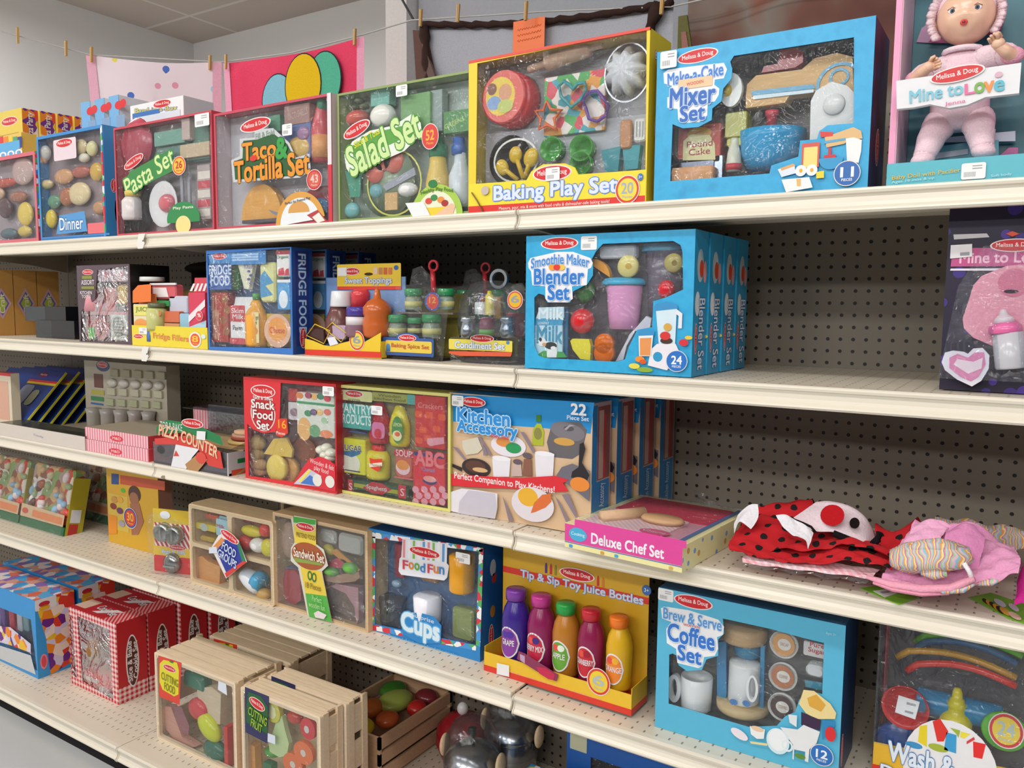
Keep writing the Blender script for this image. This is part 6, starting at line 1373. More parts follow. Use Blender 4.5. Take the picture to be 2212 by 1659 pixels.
lathe('mustard_jar','e8d830p',.108,.0407,.03,[(.0301,0),(.0361,.0077),(.0361,.0564),(.0267,.0687)],0,sq=0.6)
lathe('mustard_jar/cap','dc2820p',.1102,.1099,.03,[(.0173,0),(.0193,.0025),(.0186,.0127),(.0007,.0132)],0,sq=0.6)
prism('mustard_jar/label','dc3c28c',[(.1077,.0962),(.1209,.0939),(.147,.0981),(.1469,.0843),(.1337,.0653),(.1108,.0726)],0.0015,0.0002)
prism('mustard_jar/label','ecdcc8c',[(.1062,.0822),(.1472,.0894),(.1472,.0807),(.1077,.0736)],0.0012,0.0002)
text('mustard_jar/label','404850c','Mustard',.1278,.081,.0328,.0065,0,0.001,'F',0.02)
rbx('soup_can','c8604cp',.175,.0544,.012,.2314,.1226,.04,.012)
rr('soup_can','c82840c',.1755,.1217,.232,.1071,.001,0.0115,0.0001)
text('soup_can','ecd0d0c','SOUP',.2044,.1152,.0471,.0147,0,0.011,'F',0.02)
ell('soup_can','ecc8d0c',.2019,.0817,.0214,.0173,0,0.0112,0.0001)
ell('soup_can','e89038c',.2016,.0879,.0183,.0118,0,0.0108,0.0001)
rr('soup_can','e06c78c',.1753,.0587,.2321,.0553,.001,0.0112,0.0001)
rbx('spaghetti_box','28543cc',.0296,.0118,.008,.2206,.0349,.035,.003)
rr('spaghetti_box','a8a828c',.0507,.0273,.1895,.0176,.001,0.0075,0.0001)
prism('spaghetti_box','bc2c38c',[(.0798,.0195),(.1085,.0372),(.1415,.0376),(.1706,.0264),(.1413,.0099),(.1083,.0093)],0.0072,0.0002)
text('spaghetti_box','c8d8d8c','Spaghetti',.1237,.0228,.0627,.0127,0,0.0068,'F',0.02)
rr('spaghetti_box','c83040c',.031,.0339,.0472,0,.001,0.0072,0.0001)
rr('spaghetti_box','c83040c',.1914,.0415,.2143,.0099,.001,0.0072,0.0001)
text('spaghetti_box','f0c8ccc','S',.2034,.0246,.0107,.0173,0,0.0068,'F',0.02)
text('spaghetti_box','f0c8ccc','S',.0402,.017,.0104,.0171,0,0.0068,'F',0.02)
rbx('cereal_box2','dc2838c',.2366,.0092,.006,.3283,.1243,.04,.003)
rr('cereal_box2','34347cc',.2385,.1245,.327,.1162,.001,0.0055,0.0001)
text('cereal_box2','e87880c','ABC',.2845,.1115,.0809,.0335,0,0.005,'F',0.06,'c82838c',0.07)
text('cereal_box2','3c3c8cc','Cereal',.2815,.0872,.0361,.0072,0,0.005,'F',0.02,'e8a0c0c',0.07)
ell('cereal_box2','303478c',.286,.0637,.021,.0106,0,0.005,0.0001,a0=180,a1=360)
ell('cereal_box2','e89890c',.2862,.0662,.0186,.0072,0,0.0047,0.0001)
ell('cereal_box2','e8a0b0c',.2447,.0365,.0099,.0083,0,0.0052,0.0001)
ell('cereal_box2','e8a0b0c',.2705,.0399,.0097,.0082,0,0.0051,0.0001)
ell('cereal_box2','e8a0b0c',.2958,.0433,.0096,.0082,0,0.005,0.0001)
ell('cereal_box2','e8a0b0c',.3206,.0465,.0094,.0081,0,0.0052,0.0001)
ell('cereal_box2','e8a0b0c',.254,.0236,.0098,.0083,0,0.0051,0.0001)
ell('cereal_box2','e8a0b0c',.2796,.0271,.0097,.0082,0,0.005,0.0001)
ell('cereal_box2','e8a0b0c',.3046,.0305,.0095,.0082,0,0.0052,0.0001)
ell('cereal_box2','e8a0b0c',.3295,.0339,.0094,.0081,0,0.0051,0.0001)
ell('cereal_box2','e8a0b0c',.2448,.0082,.0099,.0083,0,0.005,0.0001)
ell('cereal_box2','e8a0b0c',.2703,.0117,.0097,.0083,0,0.0052,0.0001)
ell('cereal_box2','e8a0b0c',.2958,.0153,.0096,.0082,0,0.0051,0.0001)
ell('cereal_box2','e8a0b0c',.3208,.0188,.0094,.0081,0,0.005,0.0001)
sticker(.1157,.2221,.1503,.2008,-0.00054)
th('kitchen_accessory_set','large blue and tan printed kitchen toy box, frontmost of the four in a row','toy set',(-.2054,.05,.8572),0,group='kitchen accessory boxes')
carton('d8b894c',.3545,.2665,.085,[],None,'carton','b0a8acc','2088c8c')
prism('printed_artwork','2090d4c',[(.0068,.2634),(.3575,.2696),(.3506,.207),(.242,.2088),(.0044,.2024)],-0.00018,0.0001)
prism('printed_artwork','686468c',[(.2508,.1797),(.2611,.2153),(.2931,.2263),(.3271,.2281),(.3429,.2132),(.331,.1655),(.3103,.1515),(.2595,.1507)],-0.00036,0.0001)
ell('printed_artwork','7c7880c',.2988,.2069,.0396,.0183,-8,-0.00054,0.0001)
ell('printed_artwork','d0a050c',.2914,.185,.0239,.008,0,-0.00072,0.0001)
ell('printed_artwork','585458c',.3016,.213,.0116,.0052,0,-0.0009,0.0001)
prism('printed_artwork','a8a4a8c',[(.2911,.2109),(.3041,.2215),(.3173,.2203),(.3042,.2168),(.2965,.2091)],-0.00108,0.0001)
prism('printed_artwork','b0b830c',[(.2156,.1703),(.2179,.2043),(.2274,.2172),(.2371,.2169),(.2442,.2019),(.2432,.1719)],-0.00126,0.0001)
rr('printed_artwork','3c8030c',.2253,.235,.2371,.2205,.001,-0.00144,0.0001)
ell('printed_artwork','8c8848c',.2299,.1959,.0094,.0125,0,-0.00162,0.0001)
ell('printed_artwork','e8e0e8c',.1576,.1633,.044,.0237,0,-0.0018,0.0001)
ell('printed_artwork','e09048c',.1475,.1697,.021,.0099,0,-0.00198,0.0001)
ell('printed_artwork','2c9858c',.1709,.1598,.0195,.0113,0,-0.00216,0.0001)
prism('printed_artwork','d4ccb8c',[(.0376,.1626),(.0792,.1743),(.0915,.1503),(.0794,.1389),(.0487,.1318),(.0393,.1449)],-0.00234,0.0001)
ell('printed_artwork','382c2cc',.0752,.1068,.0382,.0203,0,-0.00252,0.0001)
ell('printed_artwork','5c3c30c',.0737,.1092,.0269,.0132,0,-0.0027,0.0001)
prism('printed_artwork','302828c',[(.0067,.1092),(.0383,.1025),(.0368,.0934),(.0067,.1027)],-0.00288,0.0001)
ell('printed_artwork','d8b080c',.0862,.1031,.02,.0051,0,-0.00306,0.0001)
prism('printed_artwork','e8e4ecc',[(.1177,.1319),(.1646,.1371),(.1616,.0972),(.1216,.0922)],-0.00324,0.0001)
ell('printed_artwork','f0eef4c',.1415,.1346,.0234,.0055,0,-0.00342,0.0001)
prism('printed_artwork','e8e4ecc',[(.2242,.1534),(.2707,.1584),(.268,.1079),(.2284,.103)],-0.0036,0.0001)
ell('printed_artwork','f0eef4c',.2477,.1559,.0232,.0053,0,-0.00378,0.0001)
prism('printed_artwork','c8b0a8c',[(.1669,.0992),(.1724,.127),(.191,.1291),(.1941,.1025)],-0.00396,0.0001)
prism('printed_artwork','8c5c4cc',[(.1956,.104),(.198,.1397),(.2163,.1417),(.2182,.1055)],-0.00414,0.0001)
ell('printed_artwork','685860c',.1826,.1319,.0114,.0059,0,-0.00432,0.0001)
ell('printed_artwork','685860c',.2066,.148,.0118,.0063,0,-0.0045,0.0001)
prism('printed_artwork','8c7c88c',[(.0127,.1476),(.0253,.1464),(.052,.1211),(.0458,.1204)],-0.00468,0.0001)
prism('printed_artwork','8c7c88c',[(.0809,.1748),(.087,.1779),(.1172,.1409),(.1128,.1366)],-0.00486,0.0001)
prism('printed_artwork','8c7c88c',[(.1894,.1962),(.1979,.197),(.2263,.1587),(.2208,.1545)],-0.00504,0.0001)
prism('printed_artwork','8c7c88c',[(.1463,.0545),(.1553,.0407),(.1746,.0036),(.163,.0018)],-0.00522,0.0001)
prism('printed_artwork','8c7c88c',[(.2745,.0719),(.2854,.0614),(.3156,.0157),(.3077,.0097)],-0.0054,0.0001)
prism('printed_artwork','8c7c88c',[(.2906,.0765),(.3065,.0811),(.3284,.0368),(.3233,.0336)],-0.00558,0.0001)
prism('printed_artwork','8c7c88c',[(.0937,.1611),(.1028,.152),(.1074,.1399),(.0969,.1363)],-0.00576,0.0001)
prism('printed_artwork','706c78c',[(.2768,.1142),(.2898,.1336),(.3135,.1434),(.3526,.1339),(.3539,.0711),(.3011,.1018)],-0.00594,0.0001)
prism('printed_artwork','282428c',[(.3297,.1849),(.3387,.1893),(.3428,.1769),(.3356,.1483),(.3528,.1247),(.348,.1124),(.3115,.1149),(.3139,.127),(.3281,.138)],-0.00612,0.0001)
ell('printed_artwork','e88c38c',.3314,.1033,.022,.0145,0,-0.0063,0.0001)
prism('printed_artwork','dc2c38c',[(.0104,.0856),(.1038,.0919),(.1915,.099),(.2744,.114),(.3065,.1096),(.2934,.1009),(.3069,.086),(.2749,.0806),(.1918,.0756),(.104,.0667),(.0105,.0597)],-0.00648,0.0001)
text('banner_lettering','f4e4e4c','Perfect Companion to Play Kitchens!',.147,.0823,.2543,.0187,0,-0.00686,'F',0.03)
ell('printed_artwork','e0d8e0c',.2221,.0468,.0517,.0366,0,-0.00702,0.0001)
ell('printed_artwork','e8b030c',.2108,.0612,.0242,.0196,0,-0.0072,0.0001)
prism('printed_artwork','dc7038c',[(.2184,.028),(.2265,.0512),(.2456,.0708),(.266,.076),(.2677,.0594),(.2542,.0454),(.2295,.0321)],-0.00738,0.0001)
prism('printed_artwork','e4e0e8c',[(.0072,.0438),(.0403,.0573),(.0836,.0591),(.1346,.0583),(.1349,.0257),(.1292,.0022),(.0562,0),(.0073,.002)],-0.00756,0.0001)
prism('printed_artwork','c8c4d0c',[(.0343,.0268),(.0591,.0559),(.1288,.0576),(.135,.0258),(.1293,.0023),(.0313,0)],-0.00774,0.0001)
text('title_lettering','2f8cd4c','Kitchen',.0963,.2204,.1347,.0299,0,-0.00812,'F',0.06,'b8dcf4c',0.1)
text('title_lettering','2f8cd4c','Accessory',.1057,.1926,.1549,.0323,0,-0.00848,'F',0.06,'b8dcf4c',0.1)
text('title_lettering','dc4c58c','Play Set',.1401,.181,.0438,.0099,0,-0.00884,'F',0.02)
logo(.0712,.251,.0328,.011,0,-0.009)
text('count_lettering','f4f4f8c','22',.3276,.2546,.0334,.0219,0,-0.00974,'F',0.05)
text('count_lettering','e0ecf8c','Piece Set',.3268,.2372,.049,.0088,0,-0.0101,'F',0.02)
sticker(.015,.2623,.0462,.2392,-0.01026)
bx('side_panel','2a80c0c',T.W,.0,.002,T.W+.0004,.105,.08);bx('side_panel','8c5450c',T.W,.108,.024,T.W+.0003,.258,.08);bx('side_panel','b8a098c',T.W,.11,.03,T.W+.0005,.25,.05);bx('side_panel','c83038c',T.W,.108,.052,T.W+.0006,.24,.058);bx('side_panel','2a80c0c',T.W,.105,0,T.W+.0004,.262,.022);text('side_lettering','b8dcf0c','Kitchen Accessory',.048,.055,.09,.03,90,-.0009,'R',om='1c60a8c')
dup(T,(-.1974,.148,.8572),'large blue and tan printed kitchen toy box, second of the four in a row')
dup(T,(-.1894,.246,.8572),'large blue and tan printed kitchen toy box, third of the four in a row')
dup(T,(-.1814,.344,.8572),'large blue and tan printed kitchen toy box, rearmost of the four in a row')
th('chef_costume_set','flat yellow dotted box with a pink front band, jutting out over the third shelf edge','toy set',(.139,-.038,.8555),-5)
T.W,T.H,T.D=.245,.047,.3
carton('f0e8a8c',.245,.047,.3,[],None,'carton','chefspots','f0e8b0c')
rr('front_band','e0489cc',.0219,.0579,.252,.045,.001,-0.0003,0.0001)
rr('front_band','e0489cc',.0,.012,T.W,.046,.0005,-.0003)
text('title_lettering','f4ecf4c','Deluxe Chef Set',.135,.028,.15,.02,0,-.001,bold=.05);ell('brand_oval','48b0d8c',.03,.029,.02,.013,0,-.0008);text('brand_oval','d8ecf8c','Cooking',.03,.029,.03,.008,0,-.0012)
bx('edge_trim','5878c0c',0,.0095,-.0006,T.W,.011,0)
rr('edge_trim','48a0d8c',.01,.001,.018,.007,.002,-.0004)
rr('edge_trim','d8a040c',.08,.001,.088,.007,.002,-.0004)
rr('edge_trim','48a8d8c',.11,.001,.118,.007,.002,-.0004)
rr('edge_trim','d8b060c',.22,.001,.228,.007,.002,-.0004)
rr('inner_tray','e8a8b8c',.016,.018,T.W-.018,.285,.004,-.0003,.0001,'T');rr('cloth_apron','d83c58f',.02,.15,T.W-.02,.28,.01,-.0006,.002,'T');rr('cloth_apron#2','pinkdots',.02,.022,.19,.15,.01,-.0006,.002,'T')
tube('toy_rolling_pin','d8b490w',[(.05,.05,.055),(.1,.13,.056)],.013,12,'W');lathe('toy_bread','c8a078w',.15,.05,.11,[(.001,0),(.04,.001),(.045,.006),(.04,.011),(.001,.012)],sq=.6);ell('corner_label','e8488cc',.17,.04,.03,.018,0,-.0035,.0004,'T');text('corner_label','f4d0e4c','Costume',.17,.04,.045,.014,0,-.0045,'T')
f=pm('T');T.add('window',[f(.012,.014,-.008),(f(T.W-.014,.014,-.008)),f(T.W-.014,.288,-.008),f(.012,.288,-.008)],[(0,1,2,3)],'f4f8fat');bx('window_rim','5078b8c',T.W-.016,.047,.014,T.W-.012,.052,.288)

def roll(path, m, P, r, seed=0, n=18, turns=True, flat=.75):
    f = pm('W'); V, F, UV = [], [], []; k = len(P)
    for i in range(k):
        d = Vector(P[min(i + 1, k - 1)]) - Vector(P[max(i - 1, 0)]); d.normalize(); u = d.cross(Vector((0, 0, 1))).normalized(); v = u.cross(d)
        R0 = r[i] if isinstance(r, list) else r
        for j in range(n):
            q = 2 * PI * j / n; w = R0 * (1 + .06 * math.sin(4 * q + seed + i * .7) + .05 * math.sin(7 * q + i * 1.3))
            p = Vector(P[i]) + u * w * math.cos(q) + v * w * math.sin(q) * flat; V.append(tuple(p)); UV.append((i * .03, q * R0))
    for i in range(k - 1):
        for j in range(n): q = (j + 1) % n; F.append((i * n + j, i * n + q, (i + 1) * n + q, (i + 1) * n + j))
    F += [tuple(range(n)), tuple(range(k * n - 1, (k - 1) * n - 1, -1))]
    T.add(path, V, F, m, True, UV)

th('ladybug_apron','red apron with black dots, white ruffles and a spotted bib, folded beside the chef box','apron',(.4,0,.8552),0)
T.W,T.H,T.D=.3,.1,.3
patch('skirt','ladybug',[[(.0472,0,.0389),(.0991,0,.0332),(.1458,0,.0335),(.1907,0,.0385),(.2407,0,.0523),(.2892,0,.0535),(.307,0,.0493)],[(.0382,.02,.0408),(.0893,.02,.0378),(.1408,.02,.0354),(.1826,.02,.0397),(.2296,.02,.0576),(.2722,.02,.0589),(.3055,.02,.0541)],[(.0361,.05,.0468),(.0844,.05,.0505),(.1292,.05,.0413),(.1682,.05,.0423),(.2091,.05,.0607),(.2459,.05,.0606),(.3001,.05,.0544)],[(.0354,.09,.0546),(.0766,.09,.0715),(.1139,.09,.0687),(.1508,.09,.0543),(.1935,.09,.063),(.239,.09,.0624),(.2921,.09,.0505)],[(.0315,.15,.0511),(.0642,.15,.0705),(.1071,.15,.0698),(.1491,.15,.0623),(.1897,.15,.0566),(.237,.15,.0516),(.2794,.15,.0378)],[(.06,.28,0),(.1,.28,.01),(.14,.28,.01),(.18,.28,.01),(.22,.27,.01),(.26,.27,.01),(.3,.27,0)]],6,5,.0025)
patch('skirt_fold','ladybug',[[(.0909,.03,.0289),(.1378,.03,.047),(.1837,.03,.0517),(.2344,.03,.0716),(.2772,.03,.068),(.3052,.03,.0606)],[(.0985,.06,.0377),(.1381,.06,.0528),(.1807,.06,.0583),(.2289,.06,.0744),(.269,.06,.07),(.2977,.06,.0623)],[(.1124,.1,.043),(.1446,.1,.0526),(.18,.1,.0584),(.222,.1,.067),(.2596,.1,.0617),(.2891,.1,.0538)]],6,5,.003)
patch('skirt_top','ladybug',[[(.0647,.1,.0657),(.1032,.1,.0673),(.1437,.1,.0737),(.1688,.1,.0818)],[(.0522,.14,.0709),(.0881,.14,.0798),(.1296,.14,.0894),(.1579,.14,.097)],[(.0495,.17,.0804),(.0841,.17,.0907),(.1263,.17,.102),(.1476,.17,.1085)],[(.07,.3,.02),(.1,.3,.02),(.13,.3,.02),(.15,.3,.02)]],6,5,.002)
patch('skirt_corner','ladybug',[[(.2705,.07,.0518),(.2881,.07,.0423),(.3108,.07,.0519)],[(.2663,.12,.0596),(.2864,.12,.0532),(.313,.12,.0714)],[(.2598,.16,.0841),(.2876,.16,.07),(.3248,.16,.1023)],[(.3,.25,.01),(.32,.25,.02),(.34,.25,.02)]],6,5,.002)
patch('bib','e6d4dcf',[[(.1383,.065,.0949),(.1711,.065,.0769),(.2113,.065,.0801),(.2428,.065,.0707),(.2607,.065,.061)],[(.1498,.085,.104),(.1814,.085,.0971),(.2175,.085,.0927),(.2478,.085,.0813),(.2626,.085,.0627)],[(.1575,.11,.1099),(.1874,.11,.1109),(.2214,.11,.1059),(.2492,.11,.0904),(.2631,.11,.0648)],[(.1647,.135,.1127),(.1868,.135,.1166),(.2198,.135,.112),(.2465,.135,.0943),(.2616,.135,.0634)],[(.16,.2,.08),(.19,.2,.08),(.22,.2,.07),(.25,.2,.05),(.27,.2,.03)]],8,7,0)
T.add('round_patch',[(.2203,.0735,.1095),(.2205,.0688,.1048),(.2186,.0653,.1001),(.2149,.0632,.0959),(.2097,.0627,.0926),(.2036,.0639,.0904),(.197,.0667,.0897),(.1906,.0708,.0904),(.1851,.0758,.0926),(.1809,.0812,.0961),(.1787,.0865,.1004),(.1785,.0912,.1053),(.1804,.0947,.1101),(.1842,.0968,.1145),(.1896,.0973,.1179),(.1959,.0961,.1199),(.2026,.0933,.1205),(.2089,.0892,.1196),(.2143,.0842,.1173),(.2182,.0788,.1138)],[tuple(range(20))],'b8161ef')
T.add('round_patch#2',[(.2453,.0728,.0998),(.2454,.0703,.0974),(.2447,.0683,.095),(.2432,.0671,.093),(.2411,.0667,.0914),(.2386,.0671,.0904),(.2359,.0684,.0901),(.2333,.0703,.0906),(.231,.0728,.0919),(.2293,.0755,.0937),(.2283,.0783,.0959),(.2281,.0807,.0983),(.2289,.0827,.1007),(.2303,.0839,.1028),(.2325,.0843,.1044),(.235,.0839,.1054),(.2378,.0826,.1056),(.2404,.0807,.105),(.2426,.0782,.1038),(.2443,.0755,.102)],[tuple(range(20))],'14080cf')
patch('ruffle','e8e6ecf',[[(.113,.045,.0988),(.1318,.045,.1033),(.1494,.045,.0944),(.1651,.045,.0887),(.1769,.045,.0792)],[(.1236,.036,.0892),(.1393,.036,.0884),(.1536,.036,.0808),(.1677,.036,.075),(.1757,.036,.065)],[(.1345,.032,.0787),(.1456,.032,.0724),(.1549,.032,.0722),(.1674,.032,.0662),(.1718,.032,.0524)]],7,5,.0012)
patch('cuff','e8e6ecf',[[(.0373,.075,.0827),(.0569,.075,.1028),(.0727,.075,.1068)],[(.035,.062,.0679),(.0529,.062,.0895),(.0779,.062,.0882)],[(.0392,.05,.0541),(.0485,.05,.0778),(.069,.05,.0657)]],6,5,.001)
tube('trim','18141cf',[(.1419,.05,.0955),(.1584,.05,.0914),(.1717,.05,.087),(.1797,.05,.0785)],0.0022,8,'W')
tube('strap','141014f',[(.2063,.06,.0788),(.2364,.06,.0709),(.2602,.06,.059),(.2777,.06,.0525)],0.006,8,'W')
tube('strap','141014f',[(.2635,.075,.0621),(.2743,.075,.0759),(.2766,.075,.0882)],0.006,8,'W')
th('checked_cloth','pink checked cloth in clear wrap lying under the red dotted apron','cloth',(.43,-.002,.8562),0)
T.W,T.H,T.D=.1,.1,.1
patch('cloth','pinkdots',[[(.0408,.002,.0172),(.1163,.002,.0213),(.1904,.002,.0258),(.2467,.002,.0288)],[(.0376,.012,.024),(.1136,.012,.0278),(.1882,.012,.032),(.2518,.012,.0346)],[(.0381,.032,.0255),(.1085,.032,.0297),(.1841,.032,.0353),(.2556,.032,.0375)]],8,4,.0012)
patch('clear_wrap','f4f8fat',[[(.0387,-.001,.011),(.1173,-.001,.0159),(.1913,-.001,.019),(.2406,-.001,.0209)],[(.0349,.01,.024),(.114,.01,.0284),(.1885,.01,.0326),(.252,.01,.0353)]],14,4,.003)
th('knit_apron','pink folded apron rolled with wavy rainbow-striped cloth, right of the red dotted apron','apron',(.7,0,.8552),0)
T.W,T.H,T.D=.25,.09,.2
patch('fabric','e8a2c8f',[[(-.0086,-.005,.025),(.0312,-.005,.0299),(.0824,-.005,.0328),(.1188,-.005,.0459),(.1537,-.005,.0641),(.176,-.005,.0796)],[(-.0055,.015,.0405),(.0347,.015,.0443),(.0797,.015,.0529),(.1168,.015,.0614),(.1521,.015,.0809),(.1781,.015,.0892)],[(.0045,.06,.0651),(.0414,.06,.0792),(.0811,.06,.0815),(.1196,.06,.0807),(.1501,.06,.0934),(.1748,.06,.0875)],[(.0162,.11,.0864),(.0498,.11,.0855),(.083,.11,.1003),(.116,.11,.101),(.1424,.11,.09),(.1715,.11,.0799)],[(.0252,.15,.1013),(.0512,.15,.0939),(.0968,.15,.1058),(.1274,.15,.0988),(.1469,.15,.081),(.168,.15,.0737)],[(.02,.25,.02),(.05,.25,.03),(.09,.25,.03),(.13,.25,.03),(.16,.25,.02),(.19,.25,.01)]],8,6,.0035)
patch('fabric_fold','eeb0d2f',[[(.0154,.05,.0788),(.0385,.05,.0904),(.0651,.05,.0888)],[(.0214,.08,.0943),(.0414,.08,.1053),(.0718,.08,.1024)],[(.0323,.1,.1087),(.0504,.1,.1177),(.0805,.1,.1099)]],7,6,.0025)
patch('fabric_fold#2','dc8ebcf',[[(.0857,.02,.0526),(.1007,.02,.0665),(.1228,.02,.0597)],[(.0746,.05,.0949),(.0993,.05,.1139),(.1286,.05,.0966)],[(.0779,.08,.111),(.1033,.08,.1241),(.1296,.08,.1117)]],7,6,.0025)
roll('striped_roll','rainbowknit',[(.0068,.01,.0541),(.0118,.01,.0625),(.0307,.01,.0704),(.0564,.01,.078),(.0847,.01,.0845),(.1084,.01,.0844),(.1161,.01,.08)],[.008,.024,.032,.034,.032,.022,.006],1,flat=0.75)
roll('striped_roll#2','rainbowknit',[(.0213,0,.0833),(.0437,0,.0931),(.0721,0,.0995),(.0971,0,.0994)],[.006,.014,.016,.008],5,flat=0.75)
roll('striped_trim','rainbowknit',[(.05,-.012,.0577),(.0678,-.012,.0582),(.0852,-.012,.0615)],[.006,.012,.006],2,flat=0.75)
roll('folded_hem','f2a8bef',[(-.0269,-.014,.0362),(.0091,-.014,.0311),(.0515,-.014,.0322),(.092,-.014,.0417),(.1214,-.014,.0618)],[.005,.009,.01,.01,.007],3,flat=0.6)
roll('folded_hem#2','f0a0b8f',[(-.0167,-.016,.0296),(.013,-.016,.025),(.0521,-.016,.0255),(.0895,-.016,.0332)],[.004,.007,.007,.004],6,flat=0.6)
roll('striped_trim#2','rainbowknit',[(.0642,-.016,.0382),(.0831,-.016,.0362),(.1075,-.016,.0425),(.122,-.016,.054)],[.004,.008,.007,.003],4,flat=0.6)
roll('striped_trim#3','rainbowknit',[(.1245,-.002,.0504),(.1421,-.002,.0567),(.1525,-.002,.0616)],[.004,.009,.004],8,flat=0.6)
tube('tie','f4eef4f',[(.1062,-.012,.0826),(.1142,-.012,.0706),(.1184,-.012,.0593)],0.0035,8,'W')
th('striped_cloth','wavy rainbow-striped cloth at the back of the third shelf behind the pink apron','cloth',(.8,.2,.8552),0)
T.W,T.H,T.D=.1,.1,.1
patch('','rainbowknit',[[(-.0501,.01,.0431),(-.0073,.01,.0505),(.0414,.01,.0507),(.0826,.01,.0578),(.114,.01,.0554)],[(-.0559,.05,.0838),(-.0119,.05,.0887),(.038,.05,.0856),(.0805,.05,.0881),(.119,.05,.0902)],[(-.05,.16,.03),(0,.16,.04),(.06,.16,.04),(.11,.16,.03),(.15,.16,.02)]],8,6,.004)
th('price_tag','green card tag with a white price sticker under the pink apron roll','tag',(.69,-.02,.8552),0)
T.W,T.H,T.D=.1,.1,.1
prism('card','82c43cc',[(-.0326,.0527),(-.0045,.0879),(.0569,.0665),(.032,.0055)],.001,.0008,'W')
prism('price_sticker','ecece8c',[(-.0122,.0486),(.0069,.072),(.0224,.059),(.0089,.0271)],.0016,.0005,'W')
prism('price_sticker','a0a0a0c',[(-.0024,.0487),(.0083,.0611),(.0131,.0566),(.0027,.0418)],.002,.0003,'W')
th('price_tag','green card tag with a printed bee at the right edge of the third shelf','tag',(.82,-.02,.8552),0)
T.W,T.H,T.D=.1,.1,.1
prism('card','82c43cc',[(-.0088,.1048),(.0204,.15),(.0959,.1035),(.0948,.0125),(.0486,.036)],.001,.0008,'W')
prism('bee_print','2a2018c',[(.0212,.0947),(.0217,.0887),(.0206,.0852),(.0184,.0851),(.0155,.0885),(.0127,.0944),(.0107,.1013),(.0102,.1074),(.0112,.111),(.0135,.1111),(.0165,.1076),(.0193,.1016)],.0014,.0002,'W')
prism('bee_print','e8b428c',[(.0264,.0877),(.0271,.0807),(.0262,.0765),(.024,.0761),(.0211,.0797),(.0182,.0863),(.0161,.0942),(.0154,.1013),(.0162,.1057),(.0185,.1061),(.0215,.1023),(.0244,.0956)],.0017,.0002,'W')
prism('bee_print','2a2018c',[(.0323,.0804),(.0328,.0735),(.0317,.0695),(.0292,.0693),(.026,.073),(.0229,.0797),(.0208,.0876),(.0202,.0946),(.0213,.0987),(.0238,.0989),(.0271,.095),(.0302,.0882)],.002,.0002,'W')
prism('bee_print','e8b428c',[(.0374,.0712),(.0381,.0635),(.0372,.0588),(.0348,.0583),(.0316,.0622),(.0284,.0695),(.0261,.0783),(.0253,.0863),(.0263,.0912),(.0288,.0916),(.032,.0875),(.0352,.0801)],.0023,.0002,'W')
prism('bee_print','2a2018c',[(.0419,.0619),(.0426,.0542),(.0416,.0496),(.0392,.0491),(.0361,.0529),(.033,.0601),(.0307,.0688),(.03,.0767),(.031,.0815),(.0334,.0819),(.0366,.0779),(.0398,.0705)],.0026,.0002,'W')
prism('bee_print','e8b048c',[(.0493,.0575),(.0499,.049),(.0486,.0439),(.0457,.0436),(.0419,.048),(.0383,.0561),(.0357,.0659),(.035,.0746),(.0363,.0799),(.0393,.0803),(.0432,.0756),(.0468,.0672)],.0029,.0002,'W')
prism('bee_print','d4e0ecc',[(.043,.0923),(.0433,.0845),(.0414,.0803),(.0377,.0806),(.0332,.0855),(.0291,.0937),(.0264,.103),(.026,.111),(.0279,.1155),(.0317,.1151),(.0363,.11),(.0404,.1016)],.0032,.0002,'W')
prism('bee_print','e8e0f0c',[(.0603,.0813),(.0607,.0736),(.0592,.0691),(.0563,.069),(.0525,.0734),(.0491,.0811),(.0467,.0901),(.0462,.098),(.0477,.1026),(.0508,.1027),(.0546,.0981),(.0581,.0903)],.0035,.0002,'W')
prism('bee_print','ecc8b0c',[(.0637,.04),(.0639,.0329),(.0618,.0291),(.058,.0295),(.0535,.0341),(.0495,.0417),(.047,.0504),(.0467,.0577),(.0488,.0617),(.0528,.0612),(.0573,.0564),(.0614,.0486)],.0038,.0002,'W')
th('magenta_cloth','bright magenta cloth at the right edge of the photo on the third shelf','cloth',(.9,.02,.8552),0)
T.W,T.H,T.D=.1,.1,.1
patch('','c42a86f',[[(-.0268,-.02,.0285),(-.0128,-.02,.0357),(.0129,-.02,.0341)],[(-.0244,0,.0413),(-.0142,0,.0575),(.0118,0,.0556)],[(-.0231,.04,.0514),(-.0127,.04,.0781),(.0162,.04,.0877)],[(0,.16,.01),(.05,.16,.03),(.1,.16,.03)]],6,5,.002)
th('clear_wrapper','crumpled empty clear wrapper at the back of the third shelf behind the chef box','wrapper',(.31,.3,.8552),0)
T.W,T.H,T.D=.1,.1,.1
patch('','f4f8fat',[[(-.0361,0,.0427),(.0264,0,.0211),(.0863,0,.0101),(.1433,0,.0189)],[(-.0476,.03,.0613),(.0057,.03,.0374),(.0569,.03,.0293),(.1158,.03,.0329)]],10,6,.004)
